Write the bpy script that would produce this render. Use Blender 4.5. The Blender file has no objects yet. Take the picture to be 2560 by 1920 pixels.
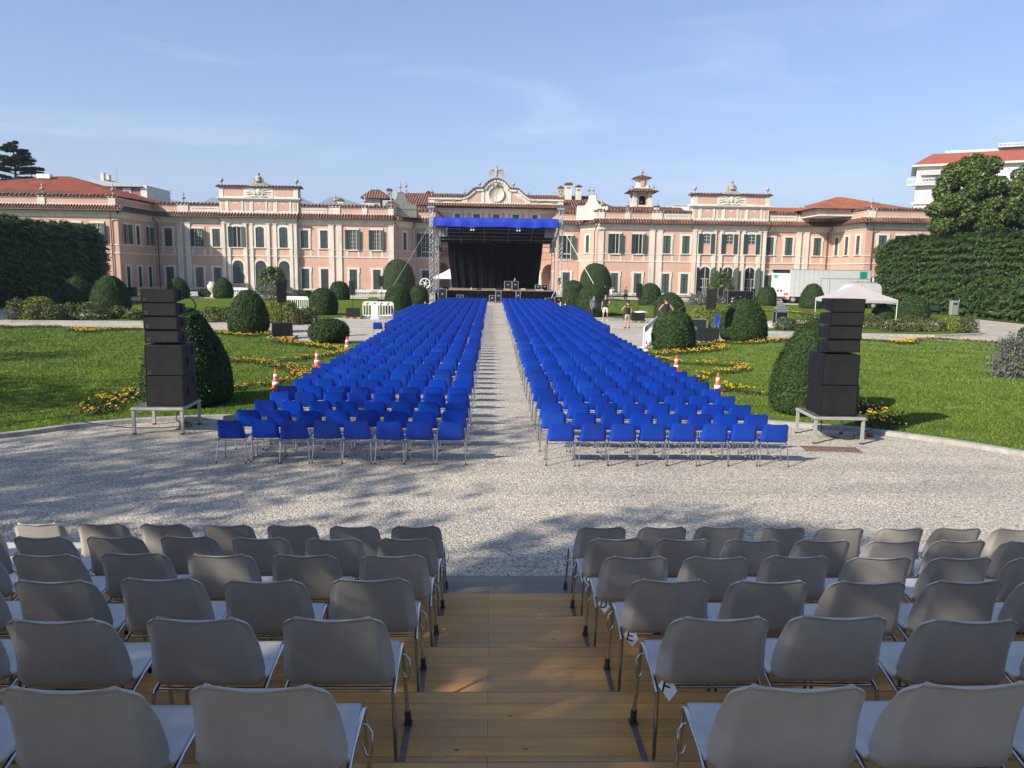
import bpy, math, random
import numpy as np
from mathutils import Matrix, Vector
random.seed(7)
rng = np.random.default_rng(11)
R = math.radians
scene = bpy.context.scene
COL = scene.collection

# ------------------------------------------------------------------ camera
CAM_H = 3.46
FPX = 1923.0                      # focal length in pixels of the 2560 px wide photograph
CAM_M = (Matrix.Rotation(-R(1.5908), 3, 'Z') @ Matrix.Rotation(math.pi/2 - R(8.438), 3, 'X') @ Matrix.Rotation(R(0.8), 3, 'Z'))
cam = bpy.data.cameras.new('camera')
cam.sensor_width = 36.0
cam.lens = 36.0*FPX/2560.0
cam.clip_start = 0.05
cam.clip_end = 20000
camo = bpy.data.objects.new('camera', cam)
COL.objects.link(camo)
camo.matrix_world = Matrix.Translation((0, 0, CAM_H)) @ CAM_M.to_4x4()
scene.camera = camo

# ------------------------------------------------------------------ light
SUN_EL, SUN_A = R(32.0), R(37.0)          # elevation; heading of the light in plan, from +X towards +Y
world = bpy.data.worlds.new('World')
scene.world = world
world.use_nodes = True
wn, wl = world.node_tree.nodes, world.node_tree.links
bg = wn['Background']
sky = wn.new('ShaderNodeTexSky')
sky.sky_type = 'NISHITA'
sky.sun_disc = False
sky.sun_elevation = SUN_EL
lx, ly = -math.cos(SUN_A), -math.sin(SUN_A)        # where the sun stands
sky.sun_rotation = math.atan2(lx, ly)
sky.air_density = 0.9
sky.dust_density = 1.5
sky.ozone_density = 5.5
sky.altitude = 300
# thin high cloud wisps
tc = wn.new('ShaderNodeTexCoord')
mp = wn.new('ShaderNodeMapping'); mp.inputs['Scale'].default_value = (1.5, 1.5, 7.5); mp.inputs['Rotation'].default_value = (0.0, 0.12, 0.35)
nz = wn.new('ShaderNodeTexNoise'); nz.inputs['Scale'].default_value = 2.1; nz.inputs['Detail'].default_value = 9; nz.inputs['Roughness'].default_value = 0.58; nz.inputs['Distortion'].default_value = 0.6
rp = wn.new('ShaderNodeValToRGB'); rp.color_ramp.elements[0].position = 0.51; rp.color_ramp.elements[1].position = 0.80
sep = wn.new('ShaderNodeSeparateXYZ')
hr = wn.new('ShaderNodeMapRange'); hr.inputs['From Min'].default_value = 0.46; hr.inputs['From Max'].default_value = 0.12; hr.inputs['To Min'].default_value = 0.03; hr.inputs['To Max'].default_value = 0.42
mu = wn.new('ShaderNodeMath'); mu.operation = 'MULTIPLY'
mix = wn.new('ShaderNodeMix'); mix.data_type = 'RGBA'; mix.inputs['B'].default_value = (6.2, 6.6, 7.4, 1)
wl.new(tc.outputs['Generated'], mp.inputs['Vector']); wl.new(mp.outputs[0], nz.inputs['Vector'])
wl.new(nz.outputs[0], rp.inputs[0]); wl.new(tc.outputs['Generated'], sep.inputs[0]); wl.new(sep.outputs['Z'], hr.inputs[0])
wl.new(rp.outputs[0], mu.inputs[0]); wl.new(hr.outputs[0], mu.inputs[1]); wl.new(mu.outputs[0], mix.inputs['Factor'])
wl.new(sky.outputs[0], mix.inputs['A']); wl.new(mix.outputs['Result'], bg.inputs['Color'])
bg.inputs['Strength'].default_value = 0.099

sun = bpy.data.lights.new('sun', 'SUN')
sun.energy = 4.3
sun.angle = R(0.55)
sun.color = (1.0, 0.90, 0.76)
suno = bpy.data.objects.new('sun', sun)
COL.objects.link(suno)
sd = Vector((math.cos(SUN_EL)*math.cos(SUN_A), math.cos(SUN_EL)*math.sin(SUN_A), -math.sin(SUN_EL)))
suno.rotation_euler = sd.to_track_quat('-Z', 'Y').to_euler()
scene.view_settings.view_transform = 'Standard'
scene.view_settings.look = 'None'
scene.view_settings.exposure = 0.93
scene.view_settings.gamma = 1.0
scene.render.engine = 'CYCLES'
scene.cycles.use_denoising = True
scene.cycles.max_bounces = 6
scene.cycles.diffuse_bounces = 3
scene.cycles.glossy_bounces = 2
scene.cycles.transmission_bounces = 2
scene.cycles.transparent_max_bounces = 4
scene.cycles.caustics_reflective = False
scene.cycles.caustics_refractive = False

# ------------------------------------------------------------------ measuring helpers: photograph pixel -> point of the place
def _ray(px, py):
    return CAM_M @ Vector(((px-1280)/FPX, -(py-960)/FPX, -1))
def G(px, py, z=0.0):
    d = _ray(px, py); t = (z-CAM_H)/d.z
    return (d.x*t, d.y*t)
def WY(px, py, Y):
    d = _ray(px, py); t = Y/d.y
    return (d.x*t, CAM_H+d.z*t)
def PX(x, y, z):
    q = CAM_M.transposed() @ Vector((x, y, z-CAM_H))
    if q.z > -0.05: return (1e6, 1e6)
    return (1280+FPX*q.x/-q.z, 960-FPX*q.y/-q.z)

# ------------------------------------------------------------------ materials
MATS = {}
def mat(name, col, rough=0.6, metal=0.0, spec=0.5, var=0.0, vscale=3.0, bump=0.0, bscale=30.0, col2=None, dirt=0.0, coat=0.0, trans=0.0):
    """Principled with noise colour variation, a larger-scale weathering noise and a noise bump, in object space."""
    if name in MATS: return MATS[name]
    m = bpy.data.materials.new(name); m.use_nodes = True
    n, l = m.node_tree.nodes, m.node_tree.links
    b = n['Principled BSDF']
    b.inputs['Roughness'].default_value = rough
    b.inputs['Metallic'].default_value = metal
    b.inputs['Specular IOR Level'].default_value = spec
    b.inputs['Coat Weight'].default_value = coat
    if trans: b.inputs['Transmission Weight'].default_value = trans
    b.inputs['Base Color'].default_value = (*col, 1)
    tcn = n.new('ShaderNodeTexCoord')
    if var or col2:
        t = n.new('ShaderNodeTexNoise'); t.inputs['Scale'].default_value = vscale; t.inputs['Detail'].default_value = 6; t.inputs['Roughness'].default_value = 0.62
        l.new(tcn.outputs['Object'], t.inputs['Vector'])
        r = n.new('ShaderNodeValToRGB')
        a = col2 or tuple(c*(1-var) for c in col); c = col if col2 else tuple(min(1, c*(1+var)) for c in col)
        r.color_ramp.elements[0].color = (*a, 1); r.color_ramp.elements[0].position = 0.3
        r.color_ramp.elements[1].color = (*c, 1); r.color_ramp.elements[1].position = 0.7
        l.new(t.outputs[0], r.inputs[0])
        out = r.outputs[0]
        if dirt:
            t2 = n.new('ShaderNodeTexNoise'); t2.inputs['Scale'].default_value = vscale*0.23; t2.inputs['Detail'].default_value = 9; t2.inputs['Roughness'].default_value = 0.7
            l.new(tcn.outputs['Object'], t2.inputs['Vector'])
            r2 = n.new('ShaderNodeValToRGB'); r2.color_ramp.elements[0].position = 0.5; r2.color_ramp.elements[1].position = 0.75
            r2.color_ramp.elements[0].color = (0, 0, 0, 1); r2.color_ramp.elements[1].color = (dirt,)*3+(1,)
            l.new(t2.outputs[0], r2.inputs[0])
            mx = n.new('ShaderNodeMix'); mx.data_type = 'RGBA'; mx.inputs['B'].default_value = (*[c*0.45 for c in col], 1)
            l.new(r2.outputs[0], mx.inputs['Factor']); l.new(out, mx.inputs['A']); out = mx.outputs['Result']
        l.new(out, b.inputs['Base Color'])
    if bump:
        t = n.new('ShaderNodeTexNoise'); t.inputs['Scale'].default_value = bscale; t.inputs['Detail'].default_value = 5
        l.new(tcn.outputs['Object'], t.inputs['Vector'])
        bp = n.new('ShaderNodeBump'); bp.inputs['Strength'].default_value = bump; bp.inputs['Distance'].default_value = 0.02
        l.new(t.outputs[0], bp.inputs['Height']); l.new(bp.outputs[0], b.inputs['Normal'])
    MATS[name] = m
    return m

def ramp(n, pts):
    r = n.new('ShaderNodeValToRGB'); e = r.color_ramp.elements
    while len(e) < len(pts): e.new(0.5)
    for i, (p, c) in enumerate(pts): e[i].position = p; e[i].color = (*c, 1)
    return r
def noise(n, l, vec, sc, det=4, ro=0.55, dist=0.0):
    t = n.new('ShaderNodeTexNoise'); t.inputs['Scale'].default_value = sc; t.inputs['Detail'].default_value = det
    t.inputs['Roughness'].default_value = ro; t.inputs['Distortion'].default_value = dist; l.new(vec, t.inputs['Vector']); return t
def newmat(name, rough=0.8, spec=0.3):
    m = bpy.data.materials.new(name); m.use_nodes = True; n, l = m.node_tree.nodes, m.node_tree.links
    b = n['Principled BSDF']; b.inputs['Roughness'].default_value = rough; b.inputs['Specular IOR Level'].default_value = spec
    tcn = n.new('ShaderNodeTexCoord'); MATS[name] = m
    return m, n, l, b, tcn.outputs['Object']
def mixc(n, l, f, a, b, mode='MIX'):
    mx = n.new('ShaderNodeMix'); mx.data_type = 'RGBA'; mx.blend_type = mode
    if isinstance(f, (int, float)): mx.inputs['Factor'].default_value = f
    else: l.new(f, mx.inputs['Factor'])
    for s, v in (('A', a), ('B', b)):
        if isinstance(v, tuple): mx.inputs[s].default_value = (*v, 1)
        else: l.new(v, mx.inputs[s])
    return mx.outputs['Result']

def make_gravel():
    m, n, l, b, P = newmat('gravel', 0.9, 0.2)
    v = n.new('ShaderNodeTexVoronoi'); v.inputs['Scale'].default_value = 46; v.inputs['Randomness'].default_value = 1.0; l.new(P, v.inputs['Vector'])
    v2 = n.new('ShaderNodeTexVoronoi'); v2.inputs['Scale'].default_value = 90; l.new(P, v2.inputs['Vector'])
    sp = n.new('ShaderNodeSeparateColor'); l.new(v.outputs['Color'], sp.inputs[0])
    st = ramp(n, [(0.0, (0.22, 0.20, 0.175)), (0.3, (0.42, 0.385, 0.33)), (0.65, (0.56, 0.51, 0.425)), (0.9, (0.72, 0.68, 0.59)), (1.0, (0.82, 0.78, 0.70))])
    l.new(sp.outputs[0], st.inputs[0])
    big = noise(n, l, P, 0.55, 6, 0.6); rb = ramp(n, [(0.35, (0.86, 0.86, 0.87)), (0.66, (1.05, 1.02, 0.97))]); l.new(big.outputs[0], rb.inputs[0])
    c = mixc(n, l, 1.0, st.outputs[0], rb.outputs[0], 'MULTIPLY')
    # sandy patches where the stones are worn thin
    sn = noise(n, l, P, 0.8, 8, 0.68); rs = ramp(n, [(0.56, (0, 0, 0)), (0.70, (0.75, 0.75, 0.75))]); l.new(sn.outputs[0], rs.inputs[0])
    c = mixc(n, l, rs.outputs[0], c, (0.50, 0.445, 0.35))
    gap = ramp(n, [(0.0, (1, 1, 1)), (0.5, (0.97, 0.97, 0.97)), (0.8, (0.5, 0.5, 0.5))]); l.new(v.outputs['Distance'], gap.inputs[0])
    # scraped tracks and damp, trodden ground
    mt = n.new('ShaderNodeMapping'); mt.inputs['Scale'].default_value = (0.16, 1.1, 1); mt.inputs['Rotation'].default_value = (0, 0, 0.25); l.new(P, mt.inputs['Vector'])
    tr = noise(n, l, mt.outputs[0], 1.0, 7, 0.65, 0.8); rt = ramp(n, [(0.38, (0.84, 0.84, 0.85)), (0.52, (1, 1, 1)), (0.68, (1.10, 1.08, 1.04))]); l.new(tr.outputs[0], rt.inputs[0])
    c = mixc(n, l, 1.0, c, rt.outputs[0], 'MULTIPLY')
    l.new(c, b.inputs['Base Color'])
    bp = n.new('ShaderNodeBump'); bp.inputs['Strength'].default_value = 0.75; bp.inputs['Distance'].default_value = 0.018; bp.invert = True
    ad = n.new('ShaderNodeMath'); ad.operation = 'ADD'; l.new(v.outputs['Distance'], ad.inputs[0])
    m2 = n.new('ShaderNodeMath'); m2.operation = 'MULTIPLY'; m2.inputs[1].default_value = 0.5; l.new(v2.outputs['Distance'], m2.inputs[0]); l.new(m2.outputs[0], ad.inputs[1])
    l.new(ad.outputs[0], bp.inputs['Height']); l.new(bp.outputs[0], b.inputs['Normal'])
    return m
def make_grass(name='grass', k=1.0):
    m, n, l, b, P = newmat(name, 1.0, 0.0)
    a = noise(n, l, P, 0.7, 5, 0.6); mpn = n.new('ShaderNodeMapping'); mpn.inputs['Scale'].default_value = (38, 16, 10); l.new(P, mpn.inputs['Vector'])
    f = noise(n, l, mpn.outputs[0], 1.0, 5, 0.7)
    r1 = ramp(n, [(0.25, (0.075*k, 0.125*k, 0.020*k)), (0.55, (0.120*k, 0.182*k, 0.032*k)), (0.8, (0.17*k, 0.235*k, 0.048*k))]); l.new(f.outputs[0], r1.inputs[0])
    r2 = ramp(n, [(0.3, (0.78, 0.86, 0.8)), (0.7, (1.18, 1.1, 1.05))]); l.new(a.outputs[0], r2.inputs[0])
    c = mixc(n, l, 1.0, r1.outputs[0], r2.outputs[0], 'MULTIPLY')
    l.new(c, b.inputs['Base Color'])
    bp = n.new('ShaderNodeBump'); bp.inputs['Strength'].default_value = 1.0; bp.inputs['Distance'].default_value = 0.05
    l.new(f.outputs[0], bp.inputs['Height']); l.new(bp.outputs[0], b.inputs['Normal'])
    return m
def make_leaf(name, cols, scale=2.5, rough=0.55):
    m, n, l, b, P = newmat(name, rough, 0.3)
    g = n.new('ShaderNodeNewGeometry')
    r = ramp(n, [(i/(len(cols)-1), c) for i, c in enumerate(cols)]); l.new(g.outputs['Random Per Island'], r.inputs[0])
    a = noise(n, l, P, scale, 5, 0.65); r2 = ramp(n, [(0.28, (0.62, 0.66, 0.62)), (0.5, (1, 1, 1)), (0.68, (1.3, 1.2, 1.05)), (0.8, (1.9, 1.35, 1.0))]); l.new(a.outputs[0], r2.inputs[0])
    c = mixc(n, l, 1.0, r.outputs[0], r2.outputs[0], 'MULTIPLY')
    l.new(c, b.inputs['Base Color'])
    return m
def make_stucco(name, c1, c2, stain):
    m, n, l, b, P = newmat(name, 0.9, 0.15)
    a = noise(n, l, P, 0.35, 8, 0.65); r = ramp(n, [(0.32, c2), (0.68, c1)]); l.new(a.outputs[0], r.inputs[0])
    mpn = n.new('ShaderNodeMapping'); mpn.inputs['Scale'].default_value = (1.6, 1.6, 0.22); l.new(P, mpn.inputs['Vector'])
    s = noise(n, l, mpn.outputs[0], 1.0, 8, 0.72); rs = ramp(n, [(0.50, (0, 0, 0)), (0.74, (0.75,)*3)]); l.new(s.outputs[0], rs.inputs[0])
    c = mixc(n, l, rs.outputs[0], r.outputs[0], stain)
    l.new(c, b.inputs['Base Color'])
    bp = n.new('ShaderNodeBump'); bp.inputs['Strength'].default_value = 0.25; bp.inputs['Distance'].default_value = 0.03
    t = noise(n, l, P, 9, 5); l.new(t.outputs[0], bp.inputs['Height']); l.new(bp.outputs[0], b.inputs['Normal'])
    return m
def make_tiles(name, c1, c2, axis='X', pitch=0.42):
    """Pantile roof: half-round ribs running up the slope."""
    m, n, l, b, P = newmat(name, 0.85, 0.2)
    mpn = n.new('ShaderNodeMapping'); l.new(P, mpn.inputs['Vector'])
    w = n.new('ShaderNodeTexWave'); w.wave_type = 'BANDS'; w.bands_direction = axis; w.wave_profile = 'SIN'; w.inputs['Scale'].default_value = 1/pitch/3.1; w.inputs['Distortion'].default_value = 0.6; w.inputs['Detail'].default_value = 1; w.inputs['Detail Scale'].default_value = 2
    l.new(P, w.inputs['Vector'])
    v = n.new('ShaderNodeTexVoronoi'); v.inputs['Scale'].default_value = 2.4; l.new(P, v.inputs['Vector'])
    sp = n.new('ShaderNodeSeparateColor'); l.new(v.outputs['Color'], sp.inputs[0])
    r = ramp(n, [(0, c2), (1, c1)]); l.new(sp.outputs[0], r.inputs[0])
    st = noise(n, l, P, 0.5, 7, 0.7); rs = ramp(n, [(0.45, (1.05, 1.05, 1.05)), (0.75, (0.62, 0.64, 0.66))]); l.new(st.outputs[0], rs.inputs[0])
    c = mixc(n, l, 1.0, r.outputs[0], rs.outputs[0], 'MULTIPLY')
    rw = ramp(n, [(0.0, (0.5, 0.5, 0.5)), (0.45, (1.05, 1.05, 1.05))]); l.new(w.outputs[1], rw.inputs[0])
    c = mixc(n, l, 1.0, c, rw.outputs[0], 'MULTIPLY')   # darker in the hollows between the ribs
    l.new(c, b.inputs['Base Color'])
    bp = n.new('ShaderNodeBump'); bp.inputs['Strength'].default_value = 1.0; bp.inputs['Distance'].default_value = 0.12
    l.new(w.outputs[1], bp.inputs['Height']); l.new(bp.outputs[0], b.inputs['Normal'])
    return m
def make_planks(name, cols, worn):
    m, n, l, b, P = newmat(name, 0.55, 0.4)
    br = n.new('ShaderNodeTexBrick'); br.inputs['Scale'].default_value = 1; br.inputs['Brick Width'].default_value = 2.3; br.inputs['Row Height'].default_value = 0.146
    br.inputs['Mortar Size'].default_value = 0.0014; br.inputs['Mortar Smooth'].default_value = 0.3; br.inputs['Bias'].default_value = 0.0; br.offset = 0.37
    br.inputs['Color1'].default_value = (0, 0, 0, 1); br.inputs['Color2'].default_value = (1, 1, 1, 1); br.inputs['Mortar'].default_value = (0.5, 0.5, 0.5, 1)
    l.new(P, br.inputs['Vector'])
    mpn = n.new('ShaderNodeMapping'); mpn.inputs['Scale'].default_value = (0.9, 17, 17); l.new(P, mpn.inputs['Vector'])
    g = noise(n, l, mpn.outputs[0], 1.6, 8, 0.65, 0.6)
    r = ramp(n, [(0.25, cols[0]), (0.5, cols[1]), (0.75, cols[2])]); l.new(g.outputs[0], r.inputs[0])
    pl = ramp(n, [(0, (0.86, 0.86, 0.87)), (1, (1.08, 1.06, 1.02))]); l.new(br.outputs['Color'], pl.inputs[0])
    c = mixc(n, l, 1.0, r.outputs[0], pl.outputs[0], 'MULTIPLY')
    wn_ = noise(n, l, P, 1.7, 9, 0.7); rw = ramp(n, [(0.42, (0, 0, 0)), (0.66, (0.8,)*3)]); l.new(wn_.outputs[0], rw.inputs[0])
    c = mixc(n, l, rw.outputs[0], c, worn)
    sg = noise(n, l, P, 4.5, 12, 0.8, 1.2); rg = ramp(n, [(0.60, (0, 0, 0)), (0.75, (0.55,)*3)]); l.new(sg.outputs[0], rg.inputs[0])
    c = mixc(n, l, rg.outputs[0], c, (0.12, 0.085, 0.055))
    kn = n.new('ShaderNodeTexVoronoi'); kn.inputs['Scale'].default_value = 3.3
    mk = n.new('ShaderNodeMapping'); mk.inputs['Scale'].default_value = (0.8, 1.4, 1.0); l.new(P, mk.inputs['Vector']); l.new(mk.outputs[0], kn.inputs['Vector'])
    rk = ramp(n, [(0.02, (0.8,)*3), (0.05, (0, 0, 0))]); l.new(kn.outputs['Distance'], rk.inputs[0])
    c = mixc(n, l, rk.outputs[0], c, (0.06, 0.03, 0.012))
    c = mixc(n, l, br.outputs['Fac'], c, (0.12, 0.07, 0.03))
    l.new(c, b.inputs['Base Color'])
    rr = n.new('ShaderNodeMapRange'); rr.inputs['To Min'].default_value = 0.35; rr.inputs['To Max'].default_value = 0.75; l.new(wn_.outputs[0], rr.inputs[0]); l.new(rr.outputs[0], b.inputs['Roughness'])
    bp = n.new('ShaderNodeBump'); bp.inputs['Strength'].default_value = 0.35; bp.inputs['Distance'].default_value = 0.004
    l.new(g.outputs[0], bp.inputs['Height']); l.new(bp.outputs[0], b.inputs['Normal'])
    return m
def make_plastic(name, c, k=0.08, rough=0.42, spots=False):
    m, n, l, b, P = newmat(name, rough, 0.45)
    oi = n.new('ShaderNodeObjectInfo')
    r = ramp(n, [(0, tuple(x*(1-k) for x in c)), (0.88, tuple(x*(1+k) for x in c)), (1, (c[0]+0.002, c[1]*1.45, c[2]*1.02) if not spots else tuple(x*(1+k*1.6) for x in c))]); l.new(oi.outputs['Random'], r.inputs[0])
    a = noise(n, l, P, 7, 8, 0.7); r2 = ramp(n, [(0.35, (0.90, 0.90, 0.90)), (0.6, (1.02, 1.02, 1.02))]); l.new(a.outputs[0], r2.inputs[0])
    c_ = mixc(n, l, 1.0, r.outputs[0], r2.outputs[0], 'MULTIPLY')
    if spots:                                       # scuffs and scratches, different on each chair
        vm = n.new('ShaderNodeVectorMath'); vm.operation = 'ADD'; cb = n.new('ShaderNodeCombineXYZ')
        ml = n.new('ShaderNodeMath'); ml.operation = 'MULTIPLY'; ml.inputs[1].default_value = 50; l.new(oi.outputs['Random'], ml.inputs[0]); l.new(ml.outputs[0], cb.inputs[0])
        l.new(P, vm.inputs[0]); l.new(cb.outputs[0], vm.inputs[1])
        mp_ = n.new('ShaderNodeMapping'); mp_.inputs['Scale'].default_value = (3, 10, 14); mp_.inputs['Rotation'].default_value = (0, 0.4, 0); l.new(vm.outputs[0], mp_.inputs['Vector'])
        s = noise(n, l, mp_.outputs[0], 1.0, 12, 0.78, 0.8); rs = ramp(n, [(0.64, (0, 0, 0)), (0.74, (0.5,)*3)]); l.new(s.outputs[0], rs.inputs[0])
        c_ = mixc(n, l, rs.outputs[0], c_, tuple(x*0.42 for x in c))
        s2 = noise(n, l, vm.outputs[0], 2.2, 3, 0.5); r3 = ramp(n, [(0.3, (0.92, 0.92, 0.92)), (0.7, (1.05, 1.05, 1.05))]); l.new(s2.outputs[0], r3.inputs[0])
        c_ = mixc(n, l, 1.0, c_, r3.outputs[0], 'MULTIPLY')
    l.new(c_, b.inputs['Base Color'])
    bp = n.new('ShaderNodeBump'); bp.inputs['Strength'].default_value = 0.12; bp.inputs['Distance'].default_value = 0.0015
    t = noise(n, l, P, 220, 3); l.new(t.outputs[0], bp.inputs['Height']); l.new(bp.outputs[0], b.inputs['Normal'])
    return m

M_gravel = make_gravel()
M_grass = make_grass()
M_kerb = mat('kerb stone', (0.34, 0.33, 0.31), 0.85, var=0.25, vscale=5, bump=0.5, bscale=40, dirt=0.6)
M_pink = make_stucco('pink stucco', (0.58, 0.38, 0.295), (0.52, 0.325, 0.25), (0.40, 0.29, 0.24))
M_white = make_stucco('white stucco trim', (0.68, 0.64, 0.55), (0.58, 0.545, 0.47), (0.33, 0.31, 0.27))
M_stone = mat('weathered stone', (0.36, 0.34, 0.29), 0.9, var=0.35, vscale=4, bump=0.6, bscale=14, dirt=0.8)
M_tile = make_tiles('clay roof tile', (0.25, 0.118, 0.082), (0.15, 0.078, 0.06), 'X')
M_tileY = make_tiles('clay roof tile side', (0.33, 0.125, 0.075), (0.20, 0.08, 0.055), 'Y')
M_tileO = make_tiles('orange roof tile', (0.52, 0.19, 0.085), (0.42, 0.14, 0.065), 'X', 0.3)
M_eave = mat('eave boards', (0.10, 0.07, 0.05), 0.8, var=0.3, vscale=4)
M_shut = mat('dark green shutter paint', (0.022, 0.052, 0.045), 0.55, var=0.25, vscale=3)
M_shut2 = mat('faded green shutter paint', (0.055, 0.085, 0.075), 0.6, var=0.25, vscale=3)
M_glass = mat('dusty window glass', (0.05, 0.058, 0.062), 0.25, spec=0.6, var=0.5, vscale=1.3)
M_dark = mat('black for unlit openings and dark parts', (0.012, 0.012, 0.014), 0.9)  # flat black stands for unlit rooms; also colours small dark parts
M_cream = mat('pale window joinery', (0.42, 0.42, 0.38), 0.6, var=0.1, vscale=4)
M_pipe = mat('brown downpipe', (0.10, 0.055, 0.04), 0.5, var=0.2, vscale=3)
M_plank = make_planks('orange pine planks', [(0.50, 0.225, 0.048), (0.66, 0.325, 0.075), (0.80, 0.44, 0.115)], (0.52, 0.29, 0.14))
M_plankgrey = make_planks('grey weathered planks', [(0.17, 0.135, 0.10), (0.25, 0.20, 0.15), (0.31, 0.255, 0.19)], (0.21, 0.175, 0.14))
M_grey = make_plastic('grey plastic', (0.50, 0.475, 0.44), 0.07, 0.36, True)
M_blue = make_plastic('blue plastic', (0.0006, 0.050, 0.43), 0.16, 0.38)
M_chrome = mat('chromed steel tube', (0.62, 0.63, 0.65), 0.22, metal=1.0, var=0.15, vscale=30)
M_iron = mat('worn iron', (0.10, 0.09, 0.08), 0.55, metal=0.6, var=0.5, vscale=25)
M_black = mat('black painted cabinet', (0.009, 0.009, 0.011), 0.55, spec=0.3, var=0.3, vscale=6, bump=0.25, bscale=160)
M_grille = mat('black speaker grille', (0.015, 0.015, 0.016), 0.7, spec=0.25, var=0.35, vscale=2.2, bump=0.4, bscale=260)
M_hole = mat('handle recess', (0.004, 0.004, 0.004), 0.8)
M_alu = mat('aluminium truss', (0.58, 0.59, 0.60), 0.38, metal=0.85, var=0.1, vscale=12)
M_alugrey = mat('grey painted frame', (0.36, 0.37, 0.35), 0.55, metal=0.2, var=0.12, vscale=8, bump=0.1)
M_cloth = mat('black stage drape', (0.006, 0.006, 0.008), 1.0, spec=0.05, var=0.3, vscale=2)
M_fabric = mat('blue roof tarpaulin', (0.004, 0.034, 0.42), 0.55, var=0.1, vscale=2, bump=0.4, bscale=3)
M_deck = mat('stage deck plywood', (0.30, 0.23, 0.16), 0.7, var=0.35, vscale=2, dirt=0.6)
M_rubber = mat('black rubber', (0.012, 0.012, 0.012), 0.7)
M_orange = mat('orange cone plastic', (0.80, 0.09, 0.02), 0.45, var=0.1, vscale=9)
M_refl = mat('white reflective band', (0.82, 0.82, 0.80), 0.4, var=0.05, vscale=12)
M_wplastic = mat('white barrier plastic', (0.80, 0.80, 0.80), 0.45, var=0.06, vscale=5)
M_red = mat('red reflective stripe', (0.45, 0.05, 0.05), 0.45, var=0.1, vscale=8)
M_wpaint = mat('white vehicle paint', (0.54, 0.55, 0.55), 0.35, var=0.06, vscale=1.2, coat=0.3)
M_tent = mat('pale tent fabric', (0.44, 0.40, 0.395), 0.8, var=0.06, vscale=1.5, bump=0.3, bscale=4)
M_wtent = mat('white tent fabric', (0.82, 0.82, 0.80), 0.8, var=0.04, vscale=1.5)
M_wood = mat('raw pallet wood', (0.42, 0.30, 0.17), 0.8, var=0.3, vscale=8)
M_concrete = mat('pale building render', (0.62, 0.60, 0.56), 0.85, var=0.08, vscale=0.4)
M_bark = mat('tree bark', (0.09, 0.07, 0.05), 0.9, var=0.3, vscale=6, bump=0.8, bscale=20)
M_green_bench = mat('green bench paint', (0.02, 0.07, 0.055), 0.5, var=0.15, vscale=9)
M_skin = mat('skin', (0.46, 0.26, 0.18), 0.6, var=0.08, vscale=9)
M_hair = mat('dark hair', (0.02, 0.014, 0.01), 0.7, var=0.3, vscale=40)
M_yew = make_leaf('yew leaf', [(0.013, 0.035, 0.008), (0.03, 0.065, 0.012), (0.055, 0.10, 0.02)], 2.2)
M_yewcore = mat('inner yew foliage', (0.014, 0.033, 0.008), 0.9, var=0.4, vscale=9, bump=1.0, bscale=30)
M_gold = make_leaf('golden shrub leaf', [(0.07, 0.11, 0.015), (0.15, 0.19, 0.025), (0.24, 0.25, 0.035)], 2.5)
M_hedgeL = make_leaf('hedge leaf', [(0.014, 0.036, 0.008), (0.038, 0.075, 0.014), (0.08, 0.125, 0.02)], 0.6)
M_magn = make_leaf('glossy broad leaf', [(0.022, 0.05, 0.012), (0.055, 0.095, 0.02), (0.12, 0.155, 0.038)], 0.5, 0.4)
M_cedar = make_leaf('cedar needles', [(0.025, 0.06, 0.03), (0.05, 0.095, 0.05), (0.085, 0.14, 0.075)], 0.7)
M_rose = make_leaf('rose bush leaf', [(0.03, 0.06, 0.02), (0.06, 0.095, 0.03), (0.12, 0.15, 0.04), (0.11, 0.07, 0.03)], 3)
M_lav = make_leaf('grey lavender stem', [(0.07, 0.09, 0.05), (0.13, 0.14, 0.11), (0.17, 0.16, 0.2)], 3)
M_mari = make_leaf('marigold leaf', [(0.02, 0.05, 0.01), (0.045, 0.08, 0.015), (0.075, 0.07, 0.02)], 4)
M_yel = mat('yellow petals', (0.85, 0.55, 0.02), 0.6)
M_ora = mat('orange petals', (0.85, 0.26, 0.01), 0.6)
M_pinkf = mat('pink petals', (0.62, 0.15, 0.17), 0.6)
M_whitef = mat('white petals', (0.8, 0.78, 0.72), 0.6)
M_violet = mat('violet petals', (0.20, 0.16, 0.34), 0.6)

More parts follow.
